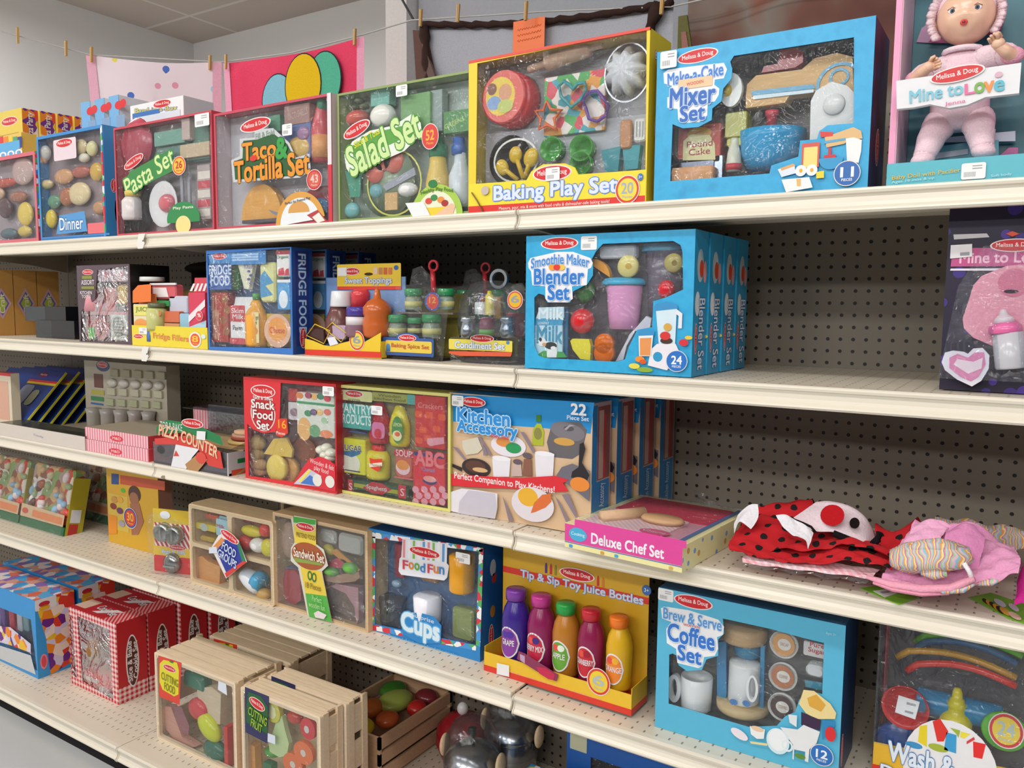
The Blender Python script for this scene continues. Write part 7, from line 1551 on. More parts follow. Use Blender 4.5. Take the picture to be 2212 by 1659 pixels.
# ---------------------------------------------------------------- fourth shelf
th('play_food_bag','clear bag of mixed toy food with green base, leaning on the fourth shelf','toy set',(-2.1862,.1,.5095),0,rx=-12)
T.W,T.H,T.D=.2882,.24,.05
rbx('food_contents','veg',.015,.03,.005,T.W-.01,.225,.045,.012)
ball('toy_food#1','f0d8d8p',.2363,.195,.004,.0214,.0145,.012,75)
ball('toy_food#2','98c0e0p',.074,.1467,.004,.0196,.0179,.012,12)
ball('toy_food#3','f0d8d8p',.1023,.0877,.004,.0217,.0169,.012,5)
ball('toy_food#4','a8b888p',.2598,.1665,.004,.0194,.0116,.012,1)
ball('toy_food#5','6a4030p',.045,.08,.004,.0226,.016,.012,59)
ball('toy_food#6','d8c8a0p',.135,.1929,.004,.0182,.0164,.012,63)
ball('toy_food#7','e0b080p',.1878,.139,.004,.0153,.02,.012,10)
ball('toy_food#8','e05040p',.1051,.1072,.004,.0155,.0107,.012,13)
ball('toy_food#9','a8b888p',.0557,.1157,.004,.0128,.0102,.012,87)
ball('toy_food#10','e0b080p',.0809,.2048,.004,.0126,.0138,.012,90)
ball('toy_food#11','a8b888p',.13,.1543,.004,.0144,.0167,.012,43)
ball('toy_food#12','f0ece8p',.1041,.0771,.004,.0169,.0192,.012,17)
ball('toy_food#13','98c0e0p',.1984,.0765,.004,.0176,.0149,.012,87)
ball('toy_food#14','6a4030p',.0749,.1462,.004,.0238,.0177,.012,53)
ball('toy_food#15','a8b888p',.0578,.1339,.004,.0146,.0127,.012,75)
ball('toy_food#16','e05040p',.2677,.0777,.004,.0142,.02,.012,77)
ball('toy_food#17','f0ece8p',.04,.0955,.004,.0173,.0101,.012,78)
ball('toy_food#18','d8c8a0p',.2278,.1291,.004,.0129,.0121,.012,81)
ball('toy_food#19','98c0e0p',.0337,.1266,.004,.0195,.0113,.012,75)
ball('toy_food#20','f0d8d8p',.2283,.094,.004,.0166,.0163,.012,39)
ball('toy_food#21','98c0e0p',.2248,.1099,.004,.0143,.0174,.012,70)
ball('toy_food#22','98c0e0p',.1937,.1293,.004,.0178,.0108,.012,6)
ball('toy_food#23','f0ece8p',.056,.1467,.004,.0151,.0174,.012,50)
ball('toy_food#24','e05040p',.1303,.2017,.004,.0179,.0152,.012,8)
ball('toy_food#25','b86848p',.0844,.1533,.004,.0222,.0161,.012,35)
ball('toy_food#26','98c0e0p',.2486,.1036,.004,.0122,.0127,.012,57)
bx('base_band','2a6c40c',0,.0,-.006,T.W,.028,.05);prism('front_card','d8b890c',[(.0,.03),(T.W-.005,.03),(T.W-.005,.07),(.0,.075)],-.008,.001);prism('front_card','e88850c',[(.08,.038),(T.W-.015,.036),(T.W-.015,.06),(.08,.062)],-.0092,.0003);ell('front_card','d85040c',.03,.052,.02,.01,0,-.0095)
bx('side_card','b8a830c',T.W-.001,.0,.0,T.W+.002,.2,.06);bx('side_card','e4e4e8c',T.W+.0021,.045,.01,T.W+.003,.09,.045);bx('side_card','c83830c',T.W+.0021,.0,.008,T.W+.003,.04,.04);film('clear_wrap',[(-.006,0),(T.W+.004,0),(T.W+.01,.235),(.01,.245)],-.018)
dup(T,(-2.4862,.1,.5095),'clear bag of mixed toy food cut off by the left edge, on the fourth shelf')
dup(T,(-2.1262,.27,.5095),'clear bag of mixed toy food, deepest in shadow on the fourth shelf at left')
th('toy_puzzle_box','yellow box with a child photo and red count badge, behind the red tin card','toy set',(-1.7152,.15,.5095),0)
T.W,T.H,T.D=.2832,.262,.05
carton('d8a828c',.2832,.262,.05,[],None,'carton','a87868c','8a5c30c')
prism('printed_artwork','c8542cc',[(.0803,.2378),(.3209,.2465),(.3193,.2168),(.0783,.2066)],-0.00018,0.0001)
prism('printed_artwork','28488cc',[(.0307,.2365),(.073,.24),(.0707,.2041),(.0283,.2003)],-0.00036,0.0001)
rr('printed_artwork','d8b848c',.0051,.169,.1182,.0481,.001,-0.00054,0.0001)
ell('printed_artwork','4cb82cc',.0936,.1871,.0125,.0075,0,-0.00072,0.0001)
ell('printed_artwork','4c2c20c',.1575,.1834,.0335,.0277,0,-0.0009,0.0001)
ell('printed_artwork','a06848c',.1543,.1677,.0255,.0216,0,-0.00108,0.0001)
prism('printed_artwork','a86c50c',[(.1306,.1491),(.1816,.1563),(.2032,.0986),(.1704,.0506),(.1345,.0447)],-0.00126,0.0001)
prism('printed_artwork','e89020c',[(.0069,.0938),(.0549,.0946),(.051,.0343),(.0024,.0265)],-0.00144,0.0001)
ell('printed_artwork','8a3020c',.0361,.1264,.0182,.0108,0,-0.00162,0.0001)
ell('printed_artwork','e0a830c',.075,.1538,.0179,.0107,0,-0.0018,0.0001)
ell('printed_artwork','6c3860c',.0729,.1162,.0179,.0107,0,-0.00198,0.0001)
ell('printed_artwork','c89048c',.0438,.1495,.0181,.0107,0,-0.00216,0.0001)
ell('printed_artwork','a8a0b0c',.0812,.0738,.0179,.0107,0,-0.00234,0.0001)
badge('count_badge',.1322,.1003,.0371,.0349,'3850a0c','dc4028c','30','f0c040c','Pieces',-0.00252)
th('tin_set','red and yellow blister card holding toy tins, angled beside the wooden food crate','toy set',(-1.3117,.035,.5095),16)
T.W,T.H,T.D=.1542,.19,.03
bx('backing_card','d8b838c',0,0,.02,T.W,.192,.024);rr('backing_card','redbars',.004,.065,T.W-.004,.15,.004,.0195);rr('backing_card','dc2028c',0,0,T.W,.05,.003,.0192);rr('backing_card','ecc430c',0,.05,T.W,.078,.002,.019)
lathe('toy_tin#45','b8b8b4m',.045,.125,.018,[(.02,.024),(.026,.022),(.028,.0),(.028,-.002)],ax='c',flute=.04,n=48,nf=20)
lathe('toy_tin#85','a8a8a4m',.085,.12,.018,[(.02,.024),(.026,.022),(.028,.0),(.028,-.002)],ax='c',flute=.04,n=48,nf=20)
lathe('toy_pan','a0a09cm',.07,.032,.018,[(.015,.02),(.028,.012),(.03,.0)],ax='c');bx('toy_grater','b8b8b4m',.05,.022,-.004,.09,.028,-.003);logo(.085,.078,.03,.008,0,.0186);text('title_lettering','d8e4f4c','Pots & Tins',.07,.064,.08,.014,4,.0186,om='7890b8c');ell('title_lettering','e8eaf0c',.045,.175,.018,.012,0,.0186)
film('blister',[(0,.0),(T.W,0),(T.W,.16),(.02,.19),(0,.17)],-.006)
th('food_groups_crate','pale wooden four-compartment crate of toy food with a diamond label, on the fourth shelf','toy set',(-1.1392,.05,.5095),0,group='four-part wooden food crates')
plate('crate','e8cca4w',rpts(0,0,.3537,.2331,.01),[rpts(.012,.012,.1698,.1096,.008),rpts(.012,.1212,.1698,.2211,.008),rpts(.1874,.012,.3417,.1096,.008),rpts(.1874,.1212,.3417,.2211,.008)],0,.01)
T.W,T.H,T.D=.3537,.2331,.08;bx('crate','e8cca4w',0,0,.01,.008,T.H,.08);bx('crate','e8cca4w',T.W-.008,0,.01,T.W,T.H,.08);bx('crate','e8cca4w',.008,T.H-.008,.01,T.W-.008,T.H,.08);bx('crate','e8cca4w',.008,0,.01,T.W-.008,.008,.08);bx('crate','c8a070w',.008,.008,.072,T.W-.008,T.H-.008,.08);bx('divider','e0c098w',T.W*.49,.008,.01,T.W*.52,T.H-.008,.07);bx('divider','e0c098w',.008,T.H*.475,.01,T.W-.008,T.H*.51,.07)
rbx('cheese_pack','d8c030p',.0061,.1565,.015,.0985,.1752,.04,.006)
ell('cheese_pack','b8c0b0c',.0471,.1663,.0188,.0112,0,0.0145,0.0001)
rbx('red_pack','c8583cp',.0364,.1879,.03,.0927,.2016,.05,.002)
rbx('milk_carton','a8d0dcc',.1042,.1535,.012,.1595,.2019,.042,.003)
prism('milk_carton','a0c8d8c',[(.1042,.2019),(.1616,.2019),(.1556,.2079),(.1102,.2079)],.024,.002)
text('milk_carton','c8384cc','Milk',.1246,.182,.0329,.0093,0,0.0115,'F',0.02)
rbx('toy_bread','c0a040w',.0191,.1222,.02,.0822,.1369,.05,.008)
rbx('red_lid','c04038p',.1949,.2023,.03,.2725,.209,.05,.01)
ball('toy_corn','d8c828p',.2433,.1842,.025,.0428,.016,.018,0)
ball('toy_tomato','dc4030p',.303,.1976,.02,.0189,.0184,.018,0)
ball('toy_apple','c83838p',.2167,.1478,.025,.0296,.0203,.02,0)
ball('toy_egg','e4e0dcp',.2761,.1521,.016,.0299,.0199,.018,0)
ball('toy_lemon','dcd030p',.3129,.1508,.02,.0263,.025,.018,0)
prism('toy_bread_slice','e0a060w',[(-.0226,.0019),(-.0183,.0487),(.0023,.0696),(.0285,.0771),(.0495,.0667),(.1082,.0605),(.1016,0),(.0641,.0072),(-.0137,.0036)],0.04,0.02)
ball('toy_drumstick','a8744cw',.0087,-.0035,.02,.0263,.0115,.015,0)
rbx('toy_bread_base','dcb080w',.039,-.0028,.02,.1395,-.0004,.05,.006)
lathe('toy_bottle','dce0e8p',.2062,.0623,.02,[(.0119,0),(.0199,.0054),(.0255,.0327),(.0263,.0599),(.0199,.0817)],-112,n=18)
lathe('toy_bottle/band','4ca0c8p',.2606,.0552,.02,[(.0264,0),(.0271,.0161),(.0233,.0296)],-112,n=18)
ball('toy_potato','dca850p',.2925,.0181,.018,.0229,.0161,.018,0)
prism('diamond_label','e8e0e0c',[(.1449,.1648),(.1775,.1781),(.2283,.1652),(.2612,.1103),(.1726,.047),(.1184,.1143),(.1148,.1273)],-0.01098,0.0001)
prism('diamond_label','28389cc',[(.165,.1574),(.2205,.1586),(.246,.1102),(.1735,.0648),(.1351,.1172)],-0.01116,0.0001)
prism('diamond_label','2c8058c',[(.2207,.1587),(.2324,.1594),(.2578,.1098),(.2422,.1043)],-0.01134,0.0001)
prism('diamond_label','d84038c',[(.2465,.1104),(.2599,.1089),(.1754,.0504),(.1678,.0611)],-0.01152,0.0001)
prism('diamond_label','e09048c',[(.1578,.1617),(.1735,.1536),(.1402,.1264),(.122,.1287)],-0.0117,0.0001)
logo(.1922,.1687,.039,.0128,-18,-0.01188)
text('title_lettering','d0dcf4c','FOOD\nGROUPS',.1851,.1183,.08,.0512,-18,-0.01262,'F',0.03,'1c2c88c',0.07)
prism('price_sticker','dce0ecc',[(.1046,.1232),(.1378,.1316),(.1411,.1133),(.104,.1068)],-0.01278,0.0001)
film('window',[(.004,.004),(T.W-.004,.004),(T.W-.004,T.H-.004),(.004,T.H-.004)],-.0004)
dup(T,(-.9692,.24,.5095),'pale wooden four-compartment crate standing behind the one with the diamond label')
th('sandwich_crate','pale wooden open crate of toy sandwich parts with a yellow and green strap label','toy set',(-.799,.062,.5095),0)
T.W,T.H,T.D=.3365,.255,.09
carton('dcba90w',.3365,.255,.09,[[(.009,.009),(.3275,.009),(.3275,.246),(.009,.246)]],None,'crate',None,None)
film('window',[(.009,.009),(.3275,.009),(.3275,.246),(.009,.246)],.002)
bx('crate','b89468w',.003,.003,.08,T.W-.003,T.H-.003,.09)
ball('toy_bread','d0a890w',.0299,.1759,.03,.0311,.0496,.016,0)
rbx('toy_lid','8890b8c',.0096,.0105,.03,.0659,.0991,.05,.002)
prism('toy_steak','c8404cp',[(.0206,.0959),(.0608,.1007),(.0784,.0859),(.0806,.024),(.055,.0056),(.0221,.0092),(.0083,.0461)],0.03,0.01)
rbx('clear_slice','d4ccc0p',.1478,.1931,.02,.208,.2281,.03,.012)
rbx('clear_slice#2','d4ccc0p',.2152,.1796,.02,.2989,.2289,.03,.012)
ball('toy_pepper','e0cc40p',.1877,.1797,.02,.0202,.0125,.012,-20)
prism('toy_cheese','eea048p',[(.1984,.1776),(.2185,.1885),(.2991,.1492),(.2894,.1401)],0.016,0.004)
prism('toy_ham','d8485cp',[(.1858,.1449),(.2195,.1647),(.2458,.1657),(.2652,.157),(.239,.1423),(.1923,.1362)],0.018,0.006)
ball('toy_lettuce','6cb050p',.2016,.1271,.012,.0262,.0125,.014,0)
ball('toy_lettuce2','6cb848p',.2676,.1481,.012,.0259,.0147,.014,0)
prism('toy_bun','c8987cw',[(.1621,.1112),(.2095,.1177),(.2979,.1443),(.301,.1303),(.2848,.1174),(.2259,.101),(.1687,.0973)],0.024,0.014)
prism('toy_bread_crust','d89ca0w',[(.1898,.0829),(.2101,.0932),(.2857,.0982),(.2865,.019),(.2798,.0001),(.2722,.0458),(.2431,.0747)],0.04,0.02)
prism('toy_bread_crust','8c7468w',[(.1552,.0595),(.1898,.0829),(.2431,.0747),(.2722,.0458),(.2782,.0022),(.2087,0),(.1748,0)],0.04,0.01)
ball('toy_potato','c89870w',.1675,.0865,.03,.0151,.0102,.012,0)
prism('strap_label','d8d4c8c',[(.0762,.2479),(.0889,.2593),(.1681,.2606),(.1652,.1972),(.1936,.1872),(.2079,.1479),(.1859,.129),(.2204,.002),(.1319,0),(.0998,.1229),(.0717,.1356),(.0744,.1717),(.089,.1893)],-0.00558,0.0001)
prism('strap_label','48a83cc',[(.0837,.2566),(.1676,.2593),(.1647,.2466),(.0851,.2404)],-0.00576,0.0001)
prism('strap_label','e8cc48c',[(.087,.237),(.1648,.2429),(.1672,.1927),(.0876,.1879)],-0.00594,0.0001)
prism('strap_label','e8cc48c',[(.1082,.1271),(.183,.1286),(.2021,.0678),(.1252,.0596)],-0.00612,0.0001)
prism('strap_label','54b048c',[(.1254,.0597),(.2023,.0679),(.2195,.0032),(.1379,0)],-0.0063,0.0001)
ell('strap_label','a8582cc',.1381,.1603,.0604,.0352,0,-0.00648,0.0001)
prism('strap_label','8ca048c',[(.0857,.1485),(.1908,.1525),(.1873,.1444),(.0907,.1368)],-0.00666,0.0001)
logo(.1287,.2355,.0346,.011,0,-0.00684)
text('strap_label','847020c','PRETEND FOOD',.1308,.2118,.0691,.012,0,-0.00758,'F',0.02)
text('title_lettering','ecdcccc','Sandwich Set',.1412,.1637,.1103,.0238,0,-0.00794,'F',0.04,'8c4424c',0.07)
ell('strap_label','3c7434c',.1439,.1105,.0076,.0126,0,-0.0081,0.0001)
ell('strap_label','3c7434c',.1595,.1085,.0075,.0125,0,-0.00828,0.0001)
ell('strap_label','e8cc48c',.1457,.1109,.0041,.0075,0,-0.00846,0.0001)
ell('strap_label','e8cc48c',.1612,.109,.0041,.0075,0,-0.00864,0.0001)
text('strap_label','8c7820c','18 Pieces',.1561,.0843,.0549,.0151,0,-0.00902,'F',0.02)
text('strap_label','a8dc94c','Perfect\nwooden fun',.1694,.0445,.058,.0327,0,-0.00938,'F',0.02)
prism('price_sticker','e8dce0c',[(.1589,.0147),(.1744,.0244),(.2047,.0197),(.1944,.0062),(.1638,.0044)],-0.00954,0.0001)
film('window',[(.004,.004),(T.W-.004,.004),(T.W-.004,T.H-.004),(.004,T.H-.004)],-.0004)
th('cups_play_set','blue box with peppermint-striped frame around a window of toy cups, on the fourth shelf','toy set',(-.4758,.08,.5095),0)
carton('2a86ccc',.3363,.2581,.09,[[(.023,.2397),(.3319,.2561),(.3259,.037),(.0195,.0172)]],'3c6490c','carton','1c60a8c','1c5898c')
film('window',[(.023,.2397),(.3319,.2561),(.3259,.037),(.0195,.0172)],.002)
prism('striped_frame','trimbars',[(.0075,.2496),(.3443,.267),(.342,.2574),(.0074,.235)],-0.0005,0.0001)
prism('striped_frame','trimbars',[(.0074,.2383),(.0235,.2399),(.0185,.0148),(.0007,.012)],-0.0005,0.0001)
prism('striped_frame','trimbars',[(.3322,.2609),(.3443,.265),(.3374,.0357),(.325,.037)],-0.0005,0.0001)
prism('striped_frame','trimbars',[(.0022,.0146),(.1104,.02),(.1089,.0074),(.0012,.0006)],-0.0005,0.0001)
prism('striped_frame','trimbars',[(.2243,.029),(.3263,.0373),(.3251,.0243),(.219,.0158)],-0.0005,0.0001)
lathe('toy_cup','b4b4b8g',.0442,.0082,.04,[(.0278,0),(.0322,.0046),(.0351,.0741)],0)
lathe('toy_cup#2','f4f2fcp',.1615,.0447,.03,[(.0301,0),(.0323,.0045),(.035,.0646),(.0273,.069)],0)
lathe('toy_cup#3','f0a820p',.2671,.1452,.025,[(.0269,0),(.0302,.0043),(.0312,.0855),(.0256,.0897)],0,n=32)
rbx('toy_drink','8c9858p',.2325,.023,.03,.2948,.0998,.06,.01)
rbx('toy_sachet','a02c38p',.0484,.1318,.04,.0767,.2195,.05,.006)
rbx('toy_coffee','b07830p',.1316,.1412,.035,.1861,.1616,.05,.01)
ball('toy_lid','88a8c0p',.0651,.1211,.03,.0144,.0091,.01,0)
prism('title_plate','e8e8f0c',[(.1107,.25),(.244,.2605),(.2428,.2139),(.2492,.2087),(.2441,.1803),(.2351,.1711),(.1061,.1603),(.0977,.1676),(.1007,.199),(.1063,.2044)],-0.00126,0.0001)
prism('title_plate','e89098c',[(.1121,.2481),(.1195,.2486),(.1183,.2043),(.1108,.2036)],-0.0013,0.0001)
prism('title_plate','f0f0f4c',[(.1272,.2493),(.1346,.2498),(.1334,.2057),(.126,.205)],-0.0013,0.0001)
prism('title_plate','88b858c',[(.1423,.2505),(.1496,.251),(.1484,.2071),(.141,.2064)],-0.0013,0.0001)
prism('title_plate','f0f0f4c',[(.1572,.2517),(.1644,.2522),(.1633,.2085),(.156,.2078)],-0.0013,0.0001)
prism('title_plate','5c9cd8c',[(.1719,.2528),(.1791,.2534),(.178,.2098),(.1708,.2092)],-0.0013,0.0001)
prism('title_plate','e89098c',[(.1866,.254),(.1937,.2546),(.1927,.2112),(.1855,.2105)],-0.0013,0.0001)
prism('title_plate','88b858c',[(.2011,.2552),(.2082,.2557),(.2072,.2125),(.2001,.2119)],-0.0013,0.0001)
prism('title_plate','f0f0f4c',[(.2155,.2563),(.2226,.2569),(.2216,.2139),(.2145,.2132)],-0.0013,0.0001)
prism('title_plate','5c9cd8c',[(.2298,.2575),(.2368,.258),(.2358,.2152),(.2288,.2145)],-0.0013,0.0001)
logo(.1774,.2278,.0475,.0125,0,-0.00144)
text('title_lettering','d83c54c','F',.1202,.1876,.0155,.0219,0,-0.0032,'F',0.03)
text('title_lettering','e88838c','o',.1377,.1886,.0142,.017,0,-0.0032,'F',0.03)
text('title_lettering','58b040c','o',.1552,.1896,.0141,.0169,0,-0.0032,'F',0.03)
text('title_lettering','3888d0c','d',.1724,.1906,.0139,.0216,0,-0.0032,'F',0.03)
text('title_lettering','d83c54c','F',.1953,.1919,.0148,.0214,0,-0.0032,'F',0.03)
text('title_lettering','e88838c','u',.2122,.1928,.0136,.0166,0,-0.0032,'F',0.03)
text('title_lettering','3888d0c','n',.2289,.1938,.0135,.0166,0,-0.0032,'F',0.03)
prism('title_plate','2a86ccc',[(.105,.0384),(.1121,.0622),(.159,.0791),(.2072,.0787),(.2283,.0619),(.2257,.0181),(.1642,.0034),(.1119,.0132)],-0.00234,0.0001)
text('title_lettering','d8ecf8c','Cups',.1645,.0398,.1139,.0593,-2,-0.00272,'F',0.07,'5cb0e4c',0.1)
text('title_lettering','d0e4f4c','Surprise',.1729,.067,.0674,.0131,-3,-0.00308,'F',0.02)
text('title_lettering','6cb4e0c','Pretend drink cups for little cooks',.1704,.0007,.2086,.0088,0,-0.00344,'F',0.02)
sticker(.2699,.2467,.3101,.2227,-0.0036)
logo(.045,T.H*.17,.03,.01,90,-.0004,'R');ell('side_picture','c8d0d8c',.05,T.H*.8,.012,.02,0,-.0004,.0001,'R');ell('side_picture','c84038c',.055,T.H*.7,.01,.012,0,-.0004,.0001,'R');ell('side_picture','c88830c',.05,T.H*.4,.01,.014,0,-.0004,.0001,'R');rr('side_picture','d8d0c8c',.035,.0,.06,T.H*.12,.003,-.0004,.0001,'R')
th('juice_bottle_set','yellow tray card with five upright toy juice bottles of different flavours, on the fourth shelf','toy set',(-.1088,.052,.5095),-1)
T.W,T.H,T.D=.3575,.30,.075
bx('tray','ecc030c',0,0,0,T.W,.043,.0015);bx('tray','e0b830c',0,0,.0015,.0015,.055,.075);bx('tray','e0b830c',T.W-.0015,0,.0015,T.W,.055,.075);bx('tray','d8b028c',.0015,0,.0015,T.W-.0015,.0015,.075);bx('tray','dc3c2cc',-.0004,0,-.0006,T.W+.0004,.013,.073)
text('banner_small_print','f4a8a0c',"It's like magic! Tip the bottle & watch as liquid disappears!",.1825,.0127,.2159,.0083,0,-0.00038,'F',0.02)
prism('back_card','d8a828c',rpts(.0,.0,T.W,.292,.012),.0735,.0015);rr('back_card','dc3828c',0,.205,T.W,.219,.001,.0718)
logo(.1909,.2353,.0433,.0137,0,0.0708)
text('title_lettering','dce4f4c','Tip & Sip Toy Juice Bottles',.1966,.2081,.2972,.0232,0,0.0712,'F',0.05,'4c74b8c',0.07)
ell('title_lettering','3c6cb0c',.352,.2341,.0102,.0107,0,0.0712,0.0001)
text('title_lettering','e8f0f8c','3+',.3522,.2343,.0097,.0079,0,0.0707,'F',0.02)
prism('title_lettering','503090c',[(.1113,.2234),(.1111,.2384),(.1127,.2463),(.115,.2467),(.1168,.2395),(.117,.2245)],0.0712,0.0001)
prism('title_lettering','c83038c',[(.1236,.2233),(.1233,.2382),(.1249,.246),(.1272,.2465),(.129,.2393),(.1292,.2244)],0.0712,0.0001)
prism('title_lettering','8c8c30c',[(.1355,.2231),(.1352,.238),(.1368,.2458),(.139,.2462),(.1408,.2391),(.1411,.2242)],0.0712,0.0001)
prism('title_lettering','c83030c',[(.2392,.2204),(.2389,.2349),(.2403,.2424),(.2424,.2428),(.2441,.2359),(.2444,.2215)],0.0712,0.0001)
prism('title_lettering','d88030c',[(.251,.2192),(.2507,.2336),(.2521,.2411),(.2542,.2415),(.2559,.2347),(.2563,.2203)],0.0712,0.0001)
lathe('juice_bottle#1','3c2488p',.0613,.0281,.035,[(.0271,0),(.0288,.0038),(.03,.0409),(.0318,.0767),(.0318,.0946),(.0271,.1177),(.0194,.133),(.0177,.1381)],0,n=28)
lathe('juice_bottle#1/cap','7c3ca0p',.0602,.1655,.035,[(.0205,0),(.0228,.001),(.0228,.0202),(.0211,.0232),(.0006,.0237)],0,n=28)
CYL=(.0613,.035,.0316)
cell('juice_bottle#1/label','ece4e8c',.0593,.0767,.0254,.0351,-.0002);cell('juice_bottle#1/label','8840a0c',.0593,.0767,.0225,.0316,-.0005)
text('juice_bottle#1/label','f0e8ecc','GRAPE',.0593,.0767,.0318,.0125,0,-.0011,bold=.03)
cell('juice_bottle#1/label','5030a0c',.0523,.0937,.0087,.0075,-.0008);cell('juice_bottle#1/label','5030a0c',.0653,.0947,.0087,.0075,-.001)
CYL=None
lathe('juice_bottle#2','8c2058p',.1264,.031,.035,[(.026,0),(.0277,.0038),(.0288,.0401),(.0305,.0752),(.0305,.0927),(.026,.1153),(.0186,.1303),(.0169,.1353)],0,n=28)
lathe('juice_bottle#2/cap','c0388cp',.1249,.1656,.035,[(.0196,0),(.0219,.001),(.0219,.0198),(.0202,.0227),(.0006,.0232)],0,n=28)
CYL=(.1264,.035,.0303)
cell('juice_bottle#2/label','ece4e8c',.1244,.0788,.0244,.0344,-.0002);cell('juice_bottle#2/label','c82848c',.1244,.0788,.0216,.0309,-.0005)
text('juice_bottle#2/label','f0e8ecc','BERRY MIX',.1244,.0788,.0416,.0123,0,-.0011,bold=.03)
cell('juice_bottle#2/label','e85040c',.1174,.0958,.0083,.0074,-.0008);cell('juice_bottle#2/label','402880c',.1304,.0968,.0083,.0074,-.001)
CYL=None
lathe('juice_bottle#3','b87828p',.1876,.0298,.035,[(.025,0),(.0266,.0037),(.0277,.0393),(.0293,.0738),(.0293,.091),(.025,.1131),(.0179,.1279),(.0163,.1328)],0,n=28)
lathe('juice_bottle#3/cap','28a048p',.1858,.1618,.035,[(.0189,0),(.021,.001),(.021,.0194),(.0194,.0223),(.0005,.0228)],0,n=28)
CYL=(.1876,.035,.0292)
cell('juice_bottle#3/label','ece4e8c',.1856,.0769,.0234,.0337,-.0002);cell('juice_bottle#3/label','68a838c',.1856,.0769,.0208,.0303,-.0005)
text('juice_bottle#3/label','f0e8ecc','APPLE',.1856,.0769,.0293,.012,0,-.0011,bold=.03)
cell('juice_bottle#3/label','e85040c',.1786,.0939,.008,.0072,-.0008);cell('juice_bottle#3/label','e8f0e0c',.1916,.0949,.008,.0072,-.001)
CYL=None
lathe('juice_bottle#4','8c1c4cp',.2479,.0325,.035,[(.024,0),(.0256,.0036),(.0266,.0386),(.0282,.0723),(.0282,.0892),(.024,.1109),(.0172,.1254),(.0157,.1302)],0,n=28)
lathe('juice_bottle#4/cap','c82838p',.2456,.162,.035,[(.0182,0),(.0202,.001),(.0202,.019),(.0187,.0219),(.0005,.0224)],0,n=28)
CYL=(.2479,.035,.0281)
cell('juice_bottle#4/label','ece4e8c',.2459,.079,.0225,.0331,-.0002);cell('juice_bottle#4/label','c82838c',.2459,.079,.02,.0298,-.0005)
text('juice_bottle#4/label','f0e8ecc','CRANBERRY',.2459,.079,.0384,.0118,0,-.0011,bold=.03)
cell('juice_bottle#4/label','e85040c',.2389,.096,.0077,.0071,-.0008);cell('juice_bottle#4/label','a01830c',.2519,.097,.0077,.0071,-.001)
CYL=None
lathe('juice_bottle#5','dcac20p',.3121,.0345,.035,[(.023,0),(.0245,.0035),(.0255,.0378),(.027,.0708),(.027,.0873),(.023,.1086),(.0165,.1227),(.015,.1274)],0,n=28)
lathe('juice_bottle#5/cap','f47c20p',.3095,.1613,.035,[(.0174,0),(.0194,.0009),(.0194,.0186),(.0179,.0214),(.0005,.0219)],0,n=28)
CYL=(.3121,.035,.0269)
cell('juice_bottle#5/label','ece4e8c',.3101,.0803,.0216,.0324,-.0002);cell('juice_bottle#5/label','f08830c',.3101,.0803,.0191,.0291,-.0005)
text('juice_bottle#5/label','f0e8ecc','ORANGE',.3101,.0803,.0368,.0116,0,-.0011,bold=.03)
cell('juice_bottle#5/label','e85040c',.3031,.0973,.0074,.0069,-.0008);cell('juice_bottle#5/label','f0b030c',.3161,.0983,.0074,.0069,-.001)
CYL=None
prism('sample_print','8c3458c',[(.0936,.0683),(.1092,.0673),(.1924,.0424),(.1886,.0269),(.171,.0269),(.0895,.0498)],-0.004,0.0001)
prism('sample_print','c82850c',[(.1379,.0453),(.1627,.0493),(.1846,.0406),(.1821,.0277),(.1685,.0265),(.1464,.0328)],-0.0045,0.0001)
prism('sample_print','c0a0c0c',[(.0968,.0631),(.1096,.0614),(.1098,.0453),(.0984,.0498)],-0.0045,0.0001)
badge('count_badge',.2843,.0506,.0264,.0285,'d83c30c','f0d038c','6','b8c0b8c','Pieces',-0.00072)
prism('price_sticker','ececf0c',[(.0365,.0269),(.0688,.0291),(.0691,.0039),(.0361,.0014)],-0.003,0.0001)
th('coffee_play_set','light blue windowed box of a wooden toy coffee maker, right of the juice bottles','toy set',(.2991,.045,.5035),0)
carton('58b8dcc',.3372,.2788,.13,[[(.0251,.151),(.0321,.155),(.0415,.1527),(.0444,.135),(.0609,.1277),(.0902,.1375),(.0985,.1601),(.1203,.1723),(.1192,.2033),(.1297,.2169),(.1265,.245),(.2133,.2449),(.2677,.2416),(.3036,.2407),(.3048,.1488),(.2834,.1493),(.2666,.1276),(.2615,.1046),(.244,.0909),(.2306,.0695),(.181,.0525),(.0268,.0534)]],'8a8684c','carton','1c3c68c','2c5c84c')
film('window',[(.0251,.151),(.0321,.155),(.0415,.1527),(.0444,.135),(.0609,.1277),(.0902,.1375),(.0985,.1601),(.1203,.1723),(.1192,.2033),(.1297,.2169),(.1265,.245),(.2133,.2449),(.2677,.2416),(.3036,.2407),(.3048,.1488),(.2834,.1493),(.2666,.1276),(.2615,.1046),(.244,.0909),(.2306,.0695),(.181,.0525),(.0268,.0534)],.002)
lathe('white_mug','fbfbfbp',.0676,.0384,.04,[(.0256,0),(.0289,.0047),(.0303,.0657),(.0284,.0671),(.027,.0563)],0,n=32)
ring('white_mug/handle','fbfbfbp',.0261,.0721,.0139,.028,.0081,0,0.04,0.012)
lathe('coffee_maker','cca87cw',.1494,.1893,.06,[(.0004,-.0014),(.0395,0),(.0422,.0045),(.0422,.0249),(.0373,.0295),(.0004,.0299)],0,n=36)
lathe('coffee_maker','dcc090w',.1522,.054,.06,[(.0004,-.0014),(.0475,0),(.0491,.0046),(.0491,.0161),(.0004,.0166)],0,n=36)
lathe('coffee_maker/filter','3c88b0p',.1572,.1591,.06,[(.0175,0),(.0241,.0045),(.0245,.0272),(.0197,.0295)],0,n=28)
